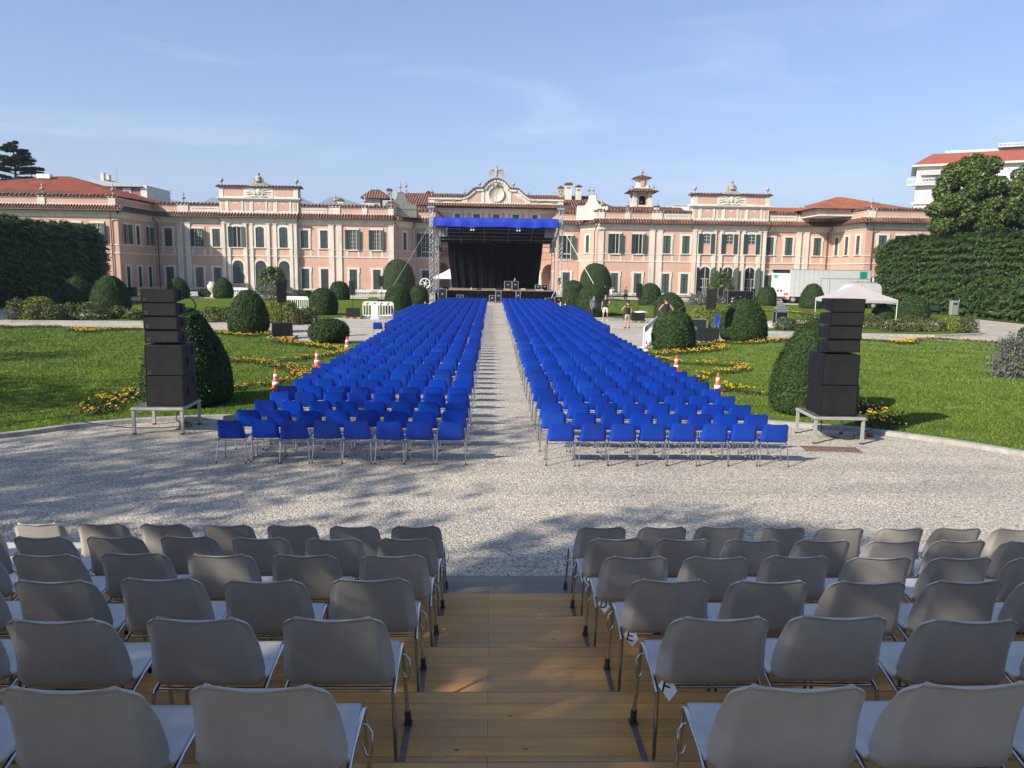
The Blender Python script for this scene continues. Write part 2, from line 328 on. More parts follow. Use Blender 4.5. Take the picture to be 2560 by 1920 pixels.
# ------------------------------------------------------------------ mesh building
class MB:
    """Collects shapes and links them as ONE mesh object."""
    def __init__(self): self.v = []; self.f = []; self.mi = []; self.sm = []
    def add(self, vs, fs, mi=0, smooth=False):
        o = len(self.v); self.v.extend([tuple(p) for p in vs]); self.f.extend([tuple(i+o for i in f) for f in fs])
        self.mi.extend([mi]*len(fs)); self.sm.extend([smooth]*len(fs)); return self
    def box(self, x0, y0, z0, x1, y1, z1, mi=0, M=None, bev=0.0):
        if x0 > x1: x0, x1 = x1, x0
        if y0 > y1: y0, y1 = y1, y0
        if z0 > z1: z0, z1 = z1, z0
        if bev:
            b = bev; vs = []
            for (x, sx) in ((x0, 1), (x1, -1)):
                for (y, sy) in ((y0, 1), (y1, -1)):
                    for (z, sz) in ((z0, 1), (z1, -1)):
                        vs += [(x, y+sy*b, z+sz*b), (x+sx*b, y, z+sz*b), (x+sx*b, y+sy*b, z)]
            def i(a, c, d, k): return (a*4+c*2+d)*3+k
            fs = []
            for a in (0, 1): fs.append([i(a, 0, 0, 0), i(a, 1, 0, 0), i(a, 1, 1, 0), i(a, 0, 1, 0)][::(-1 if a == 0 else 1)])
            for c in (0, 1): fs.append([i(0, c, 0, 1), i(1, c, 0, 1), i(1, c, 1, 1), i(0, c, 1, 1)][::(1 if c == 0 else -1)])
            for d in (0, 1): fs.append([i(0, 0, d, 2), i(1, 0, d, 2), i(1, 1, d, 2), i(0, 1, d, 2)][::(-1 if d == 0 else 1)])
            for c in (0, 1):
                for d in (0, 1): fs.append([i(0, c, d, 1), i(1, c, d, 1), i(1, c, d, 2), i(0, c, d, 2)][::(1 if c == d else -1)])
            for a in (0, 1):
                for d in (0, 1): fs.append([i(a, 0, d, 0), i(a, 1, d, 0), i(a, 1, d, 2), i(a, 0, d, 2)][::(-1 if a == d else 1)])
            for a in (0, 1):
                for c in (0, 1): fs.append([i(a, c, 0, 0), i(a, c, 1, 0), i(a, c, 1, 1), i(a, c, 0, 1)][::(1 if a == c else -1)])
            for a in (0, 1):
                for c in (0, 1):
                    for d in (0, 1): fs.append([i(a, c, d, 0), i(a, c, d, 1), i(a, c, d, 2)][::(-1 if (a+c+d) % 2 == 0 else 1)])
        else:
            vs = [(x0, y0, z0), (x1, y0, z0), (x1, y1, z0), (x0, y1, z0), (x0, y0, z1), (x1, y0, z1), (x1, y1, z1), (x0, y1, z1)]
            fs = [(0, 3, 2, 1), (4, 5, 6, 7), (0, 1, 5, 4), (1, 2, 6, 5), (2, 3, 7, 6), (3, 0, 4, 7)]
        if M is not None: vs = [M @ Vector(p) for p in vs]
        return self.add(vs, fs, mi)
    def tube(self, pts, r, seg=8, mi=0, cap=True, smooth=True):
        pts = [Vector(p) for p in pts]; rs = r if isinstance(r, (list, tuple)) else [r]*len(pts)
        vs = []; prev = None
        for i, p in enumerate(pts):
            a = pts[max(i-1, 0)]; b = pts[min(i+1, len(pts)-1)]; t = (b-a).normalized()
            if prev is None:
                u = t.orthogonal().normalized()
            else:
                u = (prev - t*prev.dot(t))
                u = u.normalized() if u.length > 1e-6 else t.orthogonal().normalized()
            prev = u; w = t.cross(u)
            for k in range(seg):
                an = 2*math.pi*k/seg; vs.append(p+(u*math.cos(an)+w*math.sin(an))*rs[i])
        fs = []
        for i in range(len(pts)-1):
            for k in range(seg):
                k2 = (k+1) % seg; fs.append((i*seg+k, i*seg+k2, (i+1)*seg+k2, (i+1)*seg+k))
        self.add(vs, fs, mi, smooth)
        if cap:
            n = len(pts)
            self.add(vs[:seg], [tuple(range(seg))[::-1]], mi); self.add(vs[(n-1)*seg:], [tuple(range(seg))], mi)
        return self
    def lathe(self, prof, c=(0, 0, 0), seg=12, mi=0, smooth=True, sx=1, sy=1, sq=False):
        vs = []; fs = []
        for (r, z) in prof:
            for k in range(seg):
                an = 2*math.pi*(k+0.5)/seg
                vs.append((c[0]+r*math.cos(an)*sx, c[1]+r*math.sin(an)*sy, c[2]+z))
        for i in range(len(prof)-1):
            for k in range(seg):
                k2 = (k+1) % seg; fs.append((i*seg+k, i*seg+k2, (i+1)*seg+k2, (i+1)*seg+k))
        fs.append(tuple(range(seg))[::-1]); fs.append(tuple((len(prof)-1)*seg+k for k in range(seg)))
        return self.add(vs, fs, mi, smooth)
    def prism(self, poly, y0, y1, mi=0, axis='Y', M=None, smooth=False):
        """extrude a closed 2D outline; axis Y: outline is (x,z); axis X: (y,z); axis Z: (x,y)"""
        n = len(poly)
        f = {'Y': lambda a, b, t: (a, t, b), 'X': lambda a, b, t: (t, a, b), 'Z': lambda a, b, t: (a, b, t)}[axis]
        vs = [f(a, b, y0) for a, b in poly]+[f(a, b, y1) for a, b in poly]
        area = sum(poly[i][0]*poly[(i+1) % n][1]-poly[(i+1) % n][0]*poly[i][1] for i in range(n))
        flip = (area > 0) == (axis != 'Y')
        if y1 < y0: flip = not flip
        fs = [tuple(range(n)), tuple(range(2*n-1, n-1, -1))]+[(i, i+n, (i+1) % n+n, (i+1) % n) for i in range(n)]
        if flip: fs = [g[::-1] for g in fs]
        if M is not None: vs = [M @ Vector(p) for p in vs]
        return self.add(vs, fs, mi, smooth)
    def mesh(self, name, mats):
        me = bpy.data.meshes.new(name); me.from_pydata(self.v, [], self.f)
        for m in (mats if isinstance(mats, (list, tuple)) else [mats]): me.materials.append(m)
        me.polygons.foreach_set('material_index', self.mi); me.polygons.foreach_set('use_smooth', self.sm); me.update()
        return me
    def build(self, name, mats, parent=None, loc=(0, 0, 0), rz=0.0):
        return link(name, self.mesh(name, mats), parent, loc, rz)
def link(name, me, parent=None, loc=(0, 0, 0), rz=0.0):
    o = bpy.data.objects.new(name, me); COL.objects.link(o); o.location = loc; o.rotation_euler = (0, 0, rz)
    if parent is not None: o.parent = parent
    return o
def tag(o, label=None, cat=None, group=None, kind=None):
    if label: o['label'] = label
    if cat: o['category'] = cat
    if group: o['group'] = group
    if kind: o['kind'] = kind
    return o
def thing(name, label, cat, loc=(0, 0, 0), rz=0.0, group=None):
    return tag(link(name, None, None, loc, rz), label, cat, group)
def dup(root, loc, rz, label=None, group=None, scale=None):
    r = root.copy(); COL.objects.link(r); r.location = loc; r.rotation_euler = (0, 0, rz)
    if scale is not None: r.scale = scale
    if label: r['label'] = label
    if group: r['group'] = group
    for ch in CH.get(root.name, []):
        c = ch.copy(); COL.objects.link(c); c.parent = r
        for g in CH.get(ch.name, []):
            d = g.copy(); COL.objects.link(d); d.parent = c
    return r
CH = {}
def remember(root):
    """children of a prototype, looked up once so that copying stays quick"""
    def kids(o): return [c for c in scene.objects if c.parent == o]
    CH[root.name] = kids(root)
    for c in CH[root.name]:
        k = kids(c)
        if k: CH[c.name] = k
    return root
def npmesh(name, V, F, mats, mi=None, smooth=False):
    """fast mesh from numpy; F is (n,k) with k = 3 or 4"""
    me = bpy.data.meshes.new(name); n, k = F.shape
    me.vertices.add(len(V)); me.vertices.foreach_set('co', V.astype(np.float32).ravel())
    me.loops.add(n*k); me.loops.foreach_set('vertex_index', F.astype(np.int32).ravel())
    me.polygons.add(n); me.polygons.foreach_set('loop_start', np.arange(0, n*k, k, dtype=np.int32))
    for m in (mats if isinstance(mats, (list, tuple)) else [mats]): me.materials.append(m)
    if mi is not None: me.polygons.foreach_set('material_index', np.asarray(mi, np.int32))
    me.polygons.foreach_set('use_smooth', np.full(n, smooth)); me.update(calc_edges=True); me.validate()
    return me
def leaf_quads(P, N, size, aspect=1.6, spread=0.6, flat=0.0):
    """one small pointed quad per point, facing roughly along N"""
    n = len(P)
    nn = N+rng.normal(0, spread, (n, 3)); nn[:, 2] += flat; nn /= np.linalg.norm(nn, axis=1, keepdims=True)
    a = rng.normal(0, 1, (n, 3)); u = np.cross(nn, a); u /= np.linalg.norm(u, axis=1, keepdims=True); w = np.cross(nn, u)
    s = (size*rng.uniform(0.6, 1.3, n))[:, None]
    q = np.stack([P-u*s*aspect*0.5, P+w*s*0.4, P+u*s*aspect*0.5, P-w*s*0.4], 1)
    return q.reshape(-1, 3), np.arange(4*n).reshape(-1, 4)
def join_np(parts):
    """parts: (V, F quads, mat index) -> V, F, mi"""
    Vs, Fs, ms, o = [], [], [], 0
    for V, F, m in parts:
        Vs.append(V); Fs.append(F+o); ms.append(np.full(len(F), m)); o += len(V)
    return np.concatenate(Vs), np.concatenate(Fs), np.concatenate(ms)
def fbm(P, f, seed=0, oct=3):
    """cheap smooth pseudo-noise from sines, -1..1"""
    r = np.random.default_rng(seed); out = np.zeros(len(P)); a = 1.0; tot = 0
    for _ in range(oct):
        for _k in range(3):
            d = r.normal(0, 1, 3); d /= np.linalg.norm(d); out += a*np.sin(P @ d*f*2*math.pi+r.uniform(0, 6.28))
        tot += 3*a; a *= 0.55; f *= 2.1
    return out/tot*1.6
def wallmat(p0, p1):
    """local frame of a wall in plan from p0 to p1 (outside is on the right hand side walking p0->p1, i.e. -Y for a wall going +X)"""
    d = Vector((p1[0]-p0[0], p1[1]-p0[1], 0)); L = d.length
    return Matrix.Translation((p0[0], p0[1], 0)) @ Matrix.Rotation(math.atan2(d.y, d.x), 4, 'Z'), L

# ------------------------------------------------------------------ the ground
def poly_sheet(name, pts, z, material, sub=0):
    me = bpy.data.meshes.new(name); me.from_pydata([(x, y, 0) for x, y in pts], [], [tuple(range(len(pts)))])
    import bmesh
    bm = bmesh.new(); bm.from_mesh(me); bmesh.ops.triangulate(bm, faces=bm.faces)
    for f in bm.faces:
        if f.normal.z < 0: f.normal_flip()
    bm.to_mesh(me); bm.free()
    me.materials.append(material); o = link(name, me, None, (0, 0, z)); o['kind'] = 'structure'
    return o
def smoothpts(pts, n=6, closed=False):
    """Catmull-Rom"""
    out = []; N = len(pts)
    for i in range(N if closed else N-1):
        g = (lambda k: pts[k % N]) if closed else (lambda k: pts[min(max(k, 0), N-1)])
        a, b, c, d = (Vector((*g(i+k)[:2], 0)) for k in (-1, 0, 1, 2))
        for j in range(n):
            t = j/n; out.append(tuple((0.5*((2*b)+(c-a)*t+(2*a-5*b+4*c-d)*t*t+(3*b-a-3*c+d)*t**3))[:2]))
    if not closed: out.append(tuple(pts[-1][:2]))
    return out
gm = MB(); gm.add([(-6000, -500, 0), (6000, -500, 0), (6000, 9000, 0), (-6000, 9000, 0)], [(0, 1, 2, 3)])
tag(gm.build('ground', mat('dry far ground', (0.16, 0.15, 0.10), 0.95, var=0.2, vscale=0.02), None, (0, 0, -0.05)), kind='structure')
gm = MB(); gm.add([(-70, -30, 0), (75, -30, 0), (75, 140, 0), (-70, 140, 0)], [(0, 1, 2, 3)])
tag(gm.build('gravel_path', M_gravel), kind='structure')

def lawn(pts, z=0.05, kerb=None, kw=0.13, kh=0.10):
    o = poly_sheet('lawn', pts, z, M_grass)
    if kerb:
        vs, fs = [], []; n = len(kerb)
        for i, p in enumerate(kerb):
            a = Vector((*kerb[max(i-1, 0)], 0)); b = Vector((*kerb[min(i+1, n-1)], 0)); t = (b-a).normalized(); nr = Vector((t.y, -t.x, 0))
            q = Vector((*p, 0)); i0 = q; o1 = q+nr*kw
            vs += [(i0.x, i0.y, -0.02), (i0.x, i0.y, kh), (o1.x, o1.y, kh-0.012), (o1.x+nr.x*0.012, o1.y+nr.y*0.012, -0.02)]
        for i in range(n-1):
            for k in range(3): fs.append((4*i+k, 4*i+k+1, 4*i+k+5, 4*i+k+4))
        kb = MB(); kb.add(vs, [f[::-1] for f in fs]); tag(kb.build('kerb', M_kerb), kind='structure')
    return o
# near left lawn: curved kerb towards the gravel circle, straight edge beside the seats
kL = smoothpts([(-16.5, 9.2), (-13.2, 12.3), (-9.9, 15.25), (-9.19, 16.0), (-8.71, 16.45), (-8.07, 16.85), (-7.51, 17.1), (-6.32, 17.45), (-5.6, 17.5)])
kL2 = [(-5.6, 17.5), (-5.35, 18.0), (-5.3, 22), (-5.3, 28), (-5.3, 35.2)]
topL = smoothpts([(-5.3, 35.2), (-6.5, 35.6), (-8.9, 36.0), (-10.4, 38.2), (-11.6, 40.6), (-14.5, 41.6), (-18.96, 42.3), (-27.2, 43.0), (-35, 43.2)])
lawn(kL+kL2[1:]+topL[1:]+[(-35, 9.2)], kerb=kL+kL2[1:])
kR2 = [(5.75, 33.5), (5.75, 28), (5.75, 22), (5.75, 18.0)]
kR = smoothpts([(5.75, 18.0), (6.1, 17.55), (6.91, 17.2), (8.27, 16.6), (9.66, 15.45), (10.6, 14.3), (13.2, 11.6), (16.5, 9.0)])
topR = smoothpts([(37, 39.0), (27.82, 39.4), (19.6, 40.4), (15.5, 40.0), (12.0, 39.0), (9.6, 37.6), (7.6, 35.0), (5.75, 33.5)])
lawn(topR+kR2[1:]+kR[1:]+[(37, 9.0)], kerb=kR2+kR[1:])
# further lawns
def gp(*pp): return [G(a, b) for a, b in pp]
lawn(smoothpts(gp((905, 793), (796, 795), (740, 800), (600, 792), (430, 790), (250, 783), (150, 778), (180, 762), (330, 751), (600, 747), (800, 746), (990, 744), (1065, 752), (1030, 772), (955, 786)), 4, True))
lawn(smoothpts(gp((1506, 791), (1569, 797), (1640, 795), (1720, 797), (1850, 803), (1990, 800), (2130, 806), (2290, 806), (2400, 797), (2300, 773), (2100, 766), (1850, 760), (1650, 753), (1530, 750), (1440, 752), (1400, 760), (1450, 778)), 4, True))
# rose beds (soil + grass edge) with a low kerb in front
bedL = gp((30, 806), (120, 806), (370, 808), (560, 804), (760, 806), (735, 796), (560, 791), (330, 792), (60, 793))
bedR = gp((1880, 832), (2150, 838), (2330, 842), (2445, 838), (2420, 820), (2250, 812), (2040, 812), (1890, 812))
for bed in (bedL, bedR):
    n = len(bed)
    lawn(bed, 0.06, kerb=(bed[:4] if bed is bedL else bed[:4])[::1], kw=0.18, kh=0.13)
# planting strip and path in front of the palace, grass beyond the hedges
poly_sheet('planting_bed', [(-46, 105.5), (-12, 105.5), (-12, 109.3), (-46, 109.3)], 0.06, make_grass('rough planting', 0.7))
poly_sheet('planting_bed', [(14, 105.5), (46, 105.5), (46, 109.3), (14, 109.3)], 0.06, MATS['rough planting'])
poly_sheet('verge', [(-70, 10), (-36.3, 10), (-37, 60), (-40, 104), (-70, 104)], 0.055, MATS['rough planting'])
poly_sheet('verge', [(39.2, 10), (75, 10), (75, 104), (41, 104), (39.5, 60)], 0.055, MATS['rough planting'])
# grate in the gravel
gx, gy = G(2077, 1124)
g = MB()
for i in range(13): g.box(-0.52+i*0.083, -0.17, 0, -0.52+i*0.083+0.035, 0.17, 0.012)
for yy in (-0.19, -0.06, 0.07, 0.17): g.box(-0.55, yy, 0.001, 0.55, yy+0.03, 0.014)
tag(g.build('drain_grate', mat('rusty brown grate', (0.16, 0.10, 0.08), 0.8, var=0.4, vscale=14, bump=0.4), None, (gx, gy, 0.004), R(-6)), 'rusty brown drain grate set in the gravel beside the right speaker table', 'drain grate')

# blades of grass along the kerbs and over the nearest turf
def tufts(poly_test, n, x0, x1, y0, y1, h=0.05):
    P = np.stack([rng.uniform(x0, x1, n), rng.uniform(y0, y1, n), np.full(n, 0.05)], 1); P = P[poly_test(P)]
    n = len(P); a = rng.uniform(0, 6.28, n); u = np.stack([np.cos(a), np.sin(a), 0*a], 1)*0.007
    lean = rng.normal(0, 0.018, (n, 3)); lean[:, 2] = h*rng.uniform(0.5, 1.3, n)
    q = np.stack([P-u, P+u, P+lean+u*0.2, P+lean-u*0.2], 1).reshape(-1, 3)
    return q, np.arange(4*n).reshape(-1, 4)
def inpoly(poly):
    A = np.array(poly)
    def t(P):
        x, y = P[:, 0], P[:, 1]; c = np.zeros(len(P), bool); j = len(A)-1
        for i in range(len(A)):
            k = ((A[i, 1] > y) != (A[j, 1] > y)) & (x < (A[j, 0]-A[i, 0])*(y-A[i, 1])/(A[j, 1]-A[i, 1]+1e-12)+A[i, 0]); c ^= k; j = i
        return c
    return t
M_blade = make_leaf('grass blade', [(0.082, 0.135, 0.022), (0.126, 0.19, 0.034), (0.18, 0.25, 0.052)], 0.7, 0.8)
def turf(poly, n, x0, x1, y0, y1):
    """blades thin out with distance; farther ones stand for small clumps"""
    P = np.stack([rng.uniform(x0, x1, n), y0+(y1-y0)*rng.uniform(0, 1, n)**1.5, np.full(n, 0.048)], 1); P = P[inpoly(poly)(P)]
    n = len(P); D = np.hypot(P[:, 0], P[:, 1])[:, None]/16; a = rng.uniform(0, 6.28, n); u = np.stack([np.cos(a), np.sin(a), 0*a], 1)*0.0065*D
    lean = rng.normal(0, 0.020, (n, 3))*D; lean[:, 2] = 0.040*rng.uniform(0.5, 1.3, n)
    q = np.stack([P-u, P+u, P+lean+u*0.2, P+lean-u*0.2], 1).reshape(-1, 3)
    return q, np.arange(4*n).reshape(-1, 4)
polyL = kL+kL2[1:]+topL[1:]+[(-35, 9.2)]; polyR = topR+kR2[1:]+kR[1:]+[(37, 9.0)]
V, F, mi = join_np([(*turf(polyL, 330000, -30, -5.3, 11, 43), 0), (*turf(polyR, 330000, 5.75, 30, 10, 41), 0)])
tag(link('lawn_grass', npmesh('lawn_grass', V, F, M_blade)), 'short mown green grass on the two near lawns', 'grass', kind='stuff')

# ------------------------------------------------------------------ chairs (origin on the floor under the seat, facing +Y)
def shell_mesh(name, material, nu=23, nt=44, thick=0.006):
    # side profile (y, z, half width, depth of the forward-turned sides) from the seat's front lip to the top of the back
    prof = [(0.245, 0.412, 0.205, -0.004), (0.238, 0.436, 0.218, -0.004), (0.19, 0.450, 0.228, 0.0), (0.06, 0.440, 0.236, 0.004), (-0.06, 0.428, 0.240, 0.012),
            (-0.135, 0.420, 0.240, 0.026), (-0.175, 0.432, 0.240, 0.040), (-0.198, 0.468, 0.238, 0.050), (-0.212, 0.53, 0.233, 0.054), (-0.226, 0.60, 0.226, 0.048),
            (-0.241, 0.66, 0.219, 0.040), (-0.257, 0.72, 0.213, 0.026), (-0.269, 0.762, 0.210, 0.019), (-0.277, 0.787, 0.209, 0.014)]
    A = np.array(prof); s = np.r_[0, np.cumsum(np.hypot(np.diff(A[:, 0]), np.diff(A[:, 1])))]; S = s[-1]
    tt = np.r_[np.linspace(0, S-0.058, nt-9), S-0.058+0.058*np.sin(np.linspace(0, math.pi/2, 10))[1:]]
    def sm(c):
        y = np.interp(tt, s, A[:, c])
        for _ in range(3): y[1:-6] = (y[:-7]+2*y[1:-6]+y[2:-5])/4
        return y
    Y, Z, W, Cc = sm(0), sm(1), sm(2), sm(3)
    T = np.stack([np.gradient(Y, tt), np.gradient(Z, tt)], 1); T /= np.linalg.norm(T, axis=1, keepdims=True)
    Nn = np.stack([-T[:, 1], T[:, 0]], 1)
    if Nn[nt//4, 1] < 0: Nn = -Nn                 # inner side: up on the seat, forward on the back
    h = nu//2; uu = np.r_[np.linspace(0, 0.72, h//2+1)[:-1], np.linspace(0.72, 1, h-h//2+1)]; us = np.r_[-uu[:0:-1], uu]; nu = len(us)
    rc = 0.056; P = np.zeros((nt, nu, 3))
    for i in range(nt):
        d = S-tt[i]; w = W[i]
        if d < rc: w = W[i]-rc+math.sqrt(max(0.0, rc*rc-(rc-d)**2))
        if tt[i] < 0.03: w -= 0.03*(1-tt[i]/0.03)**2
        back = min(1.0, max(0.0, (Z[i]-0.62)/0.12))
        for j, u in enumerate(us):
            x = u*w; e = max(0.0, (abs(x)/max(W[i], .01)-0.80)/0.20); e = min(e, 1.0)
            off = Cc[i]*(e**1.7) + 0.012*u*u*(1 if Z[i] > 0.46 else 0.3)
            x *= 1-0.018*e*e
            P[i, j] = (x, Y[i]+Nn[i, 0]*off, Z[i]+Nn[i, 1]*off*(1-back)-0.004*(1-min(1, abs(u)/0.9)**2)*back)
    du = np.gradient(P, axis=1); dt = np.gradient(P, axis=0); N = np.cross(dt, du); N /= np.linalg.norm(N, axis=2, keepdims=True)+1e-9
    if N[nt//4, nu//2, 2] < 0: N = -N
    th = np.full((nt, nu), thick); th[-1, :] = thick*2.4; th[:, 0] = th[:, -1] = thick*2.4; th[-2, :] = np.maximum(th[-2, :], thick*2.3); th[-3, :] = np.maximum(th[-3, :], thick*1.9); th[:, 1] = np.maximum(th[:, 1], thick*1.9); th[:, -2] = np.maximum(th[:, -2], thick*1.9); th[0, :] = thick*1.5
    I = P.copy(); O = P-N*th[..., None]
    mb = MB(); n = nt*nu
    V = [tuple(p) for p in I.reshape(-1, 3)]+[tuple(p) for p in O.reshape(-1, 3)]
    F = []
    for i in range(nt-1):
        for j in range(nu-1):
            a, b, c, d = i*nu+j, i*nu+j+1, (i+1)*nu+j+1, (i+1)*nu+j
            F.append((a, b, c, d)); F.append((a+n, d+n, c+n, b+n))
    mb.add(V, F, 0, True)
    rim = [(0, j) for j in range(nu)]+[(i, nu-1) for i in range(1, nt)]+[(nt-1, j) for j in range(nu-2, -1, -1)]+[(i, 0) for i in range(nt-2, 0, -1)]
    RV = []; RF = []
    for (i, j) in rim:
        p, q = I[i, j], O[i, j]; m_ = (p+q)/2
        # outward direction along the surface, for a softly rounded edge
        g = np.array([0.0, 0, 0])
        if j == 0: g -= du[i, j]
        if j == nu-1: g += du[i, j]
        if i == nt-1: g += dt[i, j]
        if i == 0: g -= dt[i, j]
        g /= np.linalg.norm(g)+1e-9
        RV += [tuple(p), tuple(p*0.75+q*0.25+g*0.0035), tuple(p*0.25+q*0.75+g*0.0035), tuple(q)]
    for k in range(len(rim)):
        k2 = (k+1) % len(rim)
        for q in range(3): RF.append((4*k+q, 4*k+q+1, 4*k2+q+1, 4*k2+q))
    mb.add(RV, RF, 0, True)
    return mb.mesh(name, material)
def leg_pts(sx, sy, splay=0.022):
    x0 = 0.238*sx
    if sy > 0: return [(x0+splay*sx, 0.215, 0.0), (x0, 0.190, 0.435)]
    return [(x0+splay*sx, -0.235, 0.0), (x0, -0.165, 0.385)]
def chair_proto(nm, label, shell_mat, cat='chair', seg=8, strap=0, hook=0, shellmesh=None):
    t = thing(nm, label, cat)
    link('shell', shellmesh, t)
    for sx in (-1, 1):
        for sy in (-1, 1):
            m = LEGS[(sx, sy)]; l = link('leg', m, t)
            if sy > 0 and strap: link('foot_clamp', CLAMP[sx], l)
    link('seat_frame', FRAME, t)
    if strap: link('floor_strap', STRAP[strap], t)
    if hook: link('linking_hook', HOOK[hook], t)
    return t
def lg(sx, sy):
    m = MB(); p = leg_pts(sx, sy); m.tube(p, 0.0105, 8)
    a, b = Vector(p[0]), Vector(p[1]); d = (a-b).normalized(); m.tube([a-d*0.03, a], 0.0125, 8, 1)
    return m.mesh('leg', [M_chrome, M_rubber])
LEGS = {(sx, sy): lg(sx, sy) for sx in (-1, 1) for sy in (-1, 1)}
fr = MB()
for sx in (-1, 1):
    x = 0.238*sx
    fr.tube([(x, 0.190, 0.425), (x, 0.183, 0.440), (x-0.002*sx, 0.16, 0.445), (x-0.004*sx, -0.03, 0.418), (x, -0.150, 0.392), (x, -0.166, 0.383)], 0.0105, 8)
fr.tube([(-0.236, 0.15, 0.425), (0.236, 0.15, 0.425)], 0.009, 6); fr.tube([(-0.236, -0.13, 0.392), (0.236, -0.13, 0.392)], 0.009, 6)
FRAME = fr.mesh('seat_frame', M_chrome)
CLAMP = {}
for sx in (-1, 1):
    x = 0.26*sx; c = MB(); c.tube([(x, 0.215, 0.004), (x-0.003*sx, 0.212, 0.07)], 0.0165, 8); c.box(x-0.02, 0.19, 0.002, x+0.02, 0.232, 0.012); CLAMP[sx] = c.mesh('foot_clamp', M_iron)
STRAP = {}
for sx in (-1, 1):
    c = MB(); c.box(0.262*sx-0.014, -0.25, 0.001, 0.262*sx+0.014, 0.19, 0.006); STRAP[sx] = c.mesh('floor_strap', mat('rusty steel strap', (0.26, 0.25, 0.24), 0.5, metal=0.6, col2=(0.13, 0.075, 0.05), vscale=12))
HOOK = {}
for sx in (-1, 1):
    c = MB(); x = 0.25*sx; e = 0.032*sx
    c.tube([(x, 0.10, 0.430), (x+e*0.4, 0.10, 0.428), (x+e, 0.085, 0.41), (x+e*1.1, 0.07, 0.35), (x+e*0.9, 0.075, 0.32), (x+e*0.3, 0.085, 0.325), (x, 0.09, 0.35)], 0.004, 6); HOOK[sx] = c.mesh('linking_hook', M_chrome)
SH_G = shell_mesh('shell', M_grey, 27, 48)
SH_B = shell_mesh('shell', M_blue, 15, 30)

# ------------------------------------------------------------------ wooden grandstand
ROW_Y = [2.18+0.888*i for i in range(-3, 6)]          # y of the back tops, row 0 = nearest visible is index 3
def tread_z(i): return 1.42-0.203*i
gs = thing('grandstand', 'stepped wooden grandstand with orange brown planks descending to the gravel', 'grandstand', (0, 3, 0))
for i in range(-3, 6):
    far = 2.95+0.888*i-0.0; near = far-0.888; z = tread_z(i)
    if i == 5: far += 0.0
    m = MB(); m.box(-13, near-3+0.004, z-0.045, 13, far-3, z)
    tr = m.build('tread', M_plankgrey if i == 5 else M_plank, gs)
    m = MB(); m.box(-13, far-3-0.025, (z-0.195 if i < 5 else 0.0), 13, far-3-0.003, z-0.047); m.build('riser', M_plankgrey, gs)
    m = MB(); m.box(-13, far-3+0.0005, z-0.05, 13, far-3+0.012, z-0.002); m.build('nosing', M_plankgrey, gs)
m = MB()
for xx in (-12.6, -8, -4, -1, 1.6, 5, 9, 12.6):
    for i in range(-3, 6): yy = 2.5+0.888*i-3; m.box(xx-0.03, yy-0.03, 0, xx+0.03, yy+0.03, tread_z(i)-0.047)
m.build('support_posts', M_alugrey, gs)

ORD = ['first', 'second', 'third', 'fourth', 'fifth', 'sixth', 'seventh', 'eighth', 'ninth', 'tenth', 'eleventh', 'twelfth', 'thirteenth', 'fourteenth',
       'fifteenth', 'sixteenth', 'seventeenth', 'eighteenth', 'nineteenth', 'twentieth']
GG = 'grey plastic chairs in rows on the wooden grandstand'
def clean(nm):
    return nm
protos = {}
for k, (st, hk) in {'plain': (0, 0), 'leftaisle': (1, 1), 'rightaisle': (-1, -1)}.items():
    protos[k] = remember(chair_proto('grey_chair', 'x', M_grey, strap=st, hook=hk, shellmesh=SH_G))
used = set()
def put_proto(key, loc, rz, label, group):
    p = protos[key]
    if key not in used:
        used.add(key); p.location = loc; p.rotation_euler = (0, 0, rz); p['label'] = label; p['group'] = group
        return p
    return dup(p, loc, rz, label, group)
def stroke_letter(ch):
    S = {'C': [[(.9, .8), (.6, 1), (.2, .85), (0, .5), (.2, .15), (.6, 0), (.9, .2)]], 'D': [[(0, 0), (0, 1), (.5, 1), (.9, .7), (.9, .3), (.5, 0), (0, 0)]],
         'E': [[(.85, 1), (0, 1), (0, 0), (.85, 0)], [(0, .5), (.7, .5)]], 'F': [[(.85, 1), (0, 1), (0, 0)], [(0, .5), (.7, .5)]],
         'G': [[(.9, .8), (.6, 1), (.2, .85), (0, .5), (.2, .15), (.6, 0), (.9, .2), (.9, .5), (.55, .5)]]}
    return S[ch]
def letter_tag(ch, loc, row):
    """white folded card with a black row letter, hanging at the rear corner of the seat"""
    t = thing('row_tag', f'white card tag lettered {ch} taped to the aisle seat of a grey chair', 'tag', loc, 0, 'row letter cards on the aisle chairs')
    m = MB(); w, h = 0.085, 0.115
    # leans outwards a little so that it shows from above and behind
    M = Matrix.Rotation(R(-24), 4, 'X') @ Matrix.Rotation(R(16), 4, 'Y') @ Matrix.Rotation(R(-14), 4, 'Z')
    m.prism([(-w*0.50, 0.045), (-w*0.06, h), (w*0.52, h*0.40), (w*0.25, -0.005)], -0.001, 0.001, 0, 'Y', M)
    c = m.build('card', M_refl, t)
    g = MB(); Q = M
    for st in stroke_letter(ch):
        for a, b in zip(st[:-1], st[1:]):
            p0 = Vector((-0.016+a[0]*0.036, -0.0022, 0.028+a[1]*0.048)); p1 = Vector((-0.016+b[0]*0.036, -0.0022, 0.028+b[1]*0.048))
            d = (p1-p0).normalized(); n_ = Vector((d.z, 0, -d.x))*0.0042
            e_ = d*0.003; g.prism([(v.x, v.z) for v in (p0-n_-e_, p0+n_-e_, p1+n_+e_, p1-n_+e_)], -0.0022, -0.0012, 0, 'Y', Q)
    g.build('letter', M_rubber, t)
letters = {1: 'F', 2: 'E', 3: 'D', 4: 'C', 0: 'G'}
sides = {'left': (-0.655, -0.565, 1), 'right': (0.985, 0.560, -1)}
rowname = ['nearest', 'second nearest', 'third nearest', 'fourth nearest', 'fifth nearest', 'farthest']
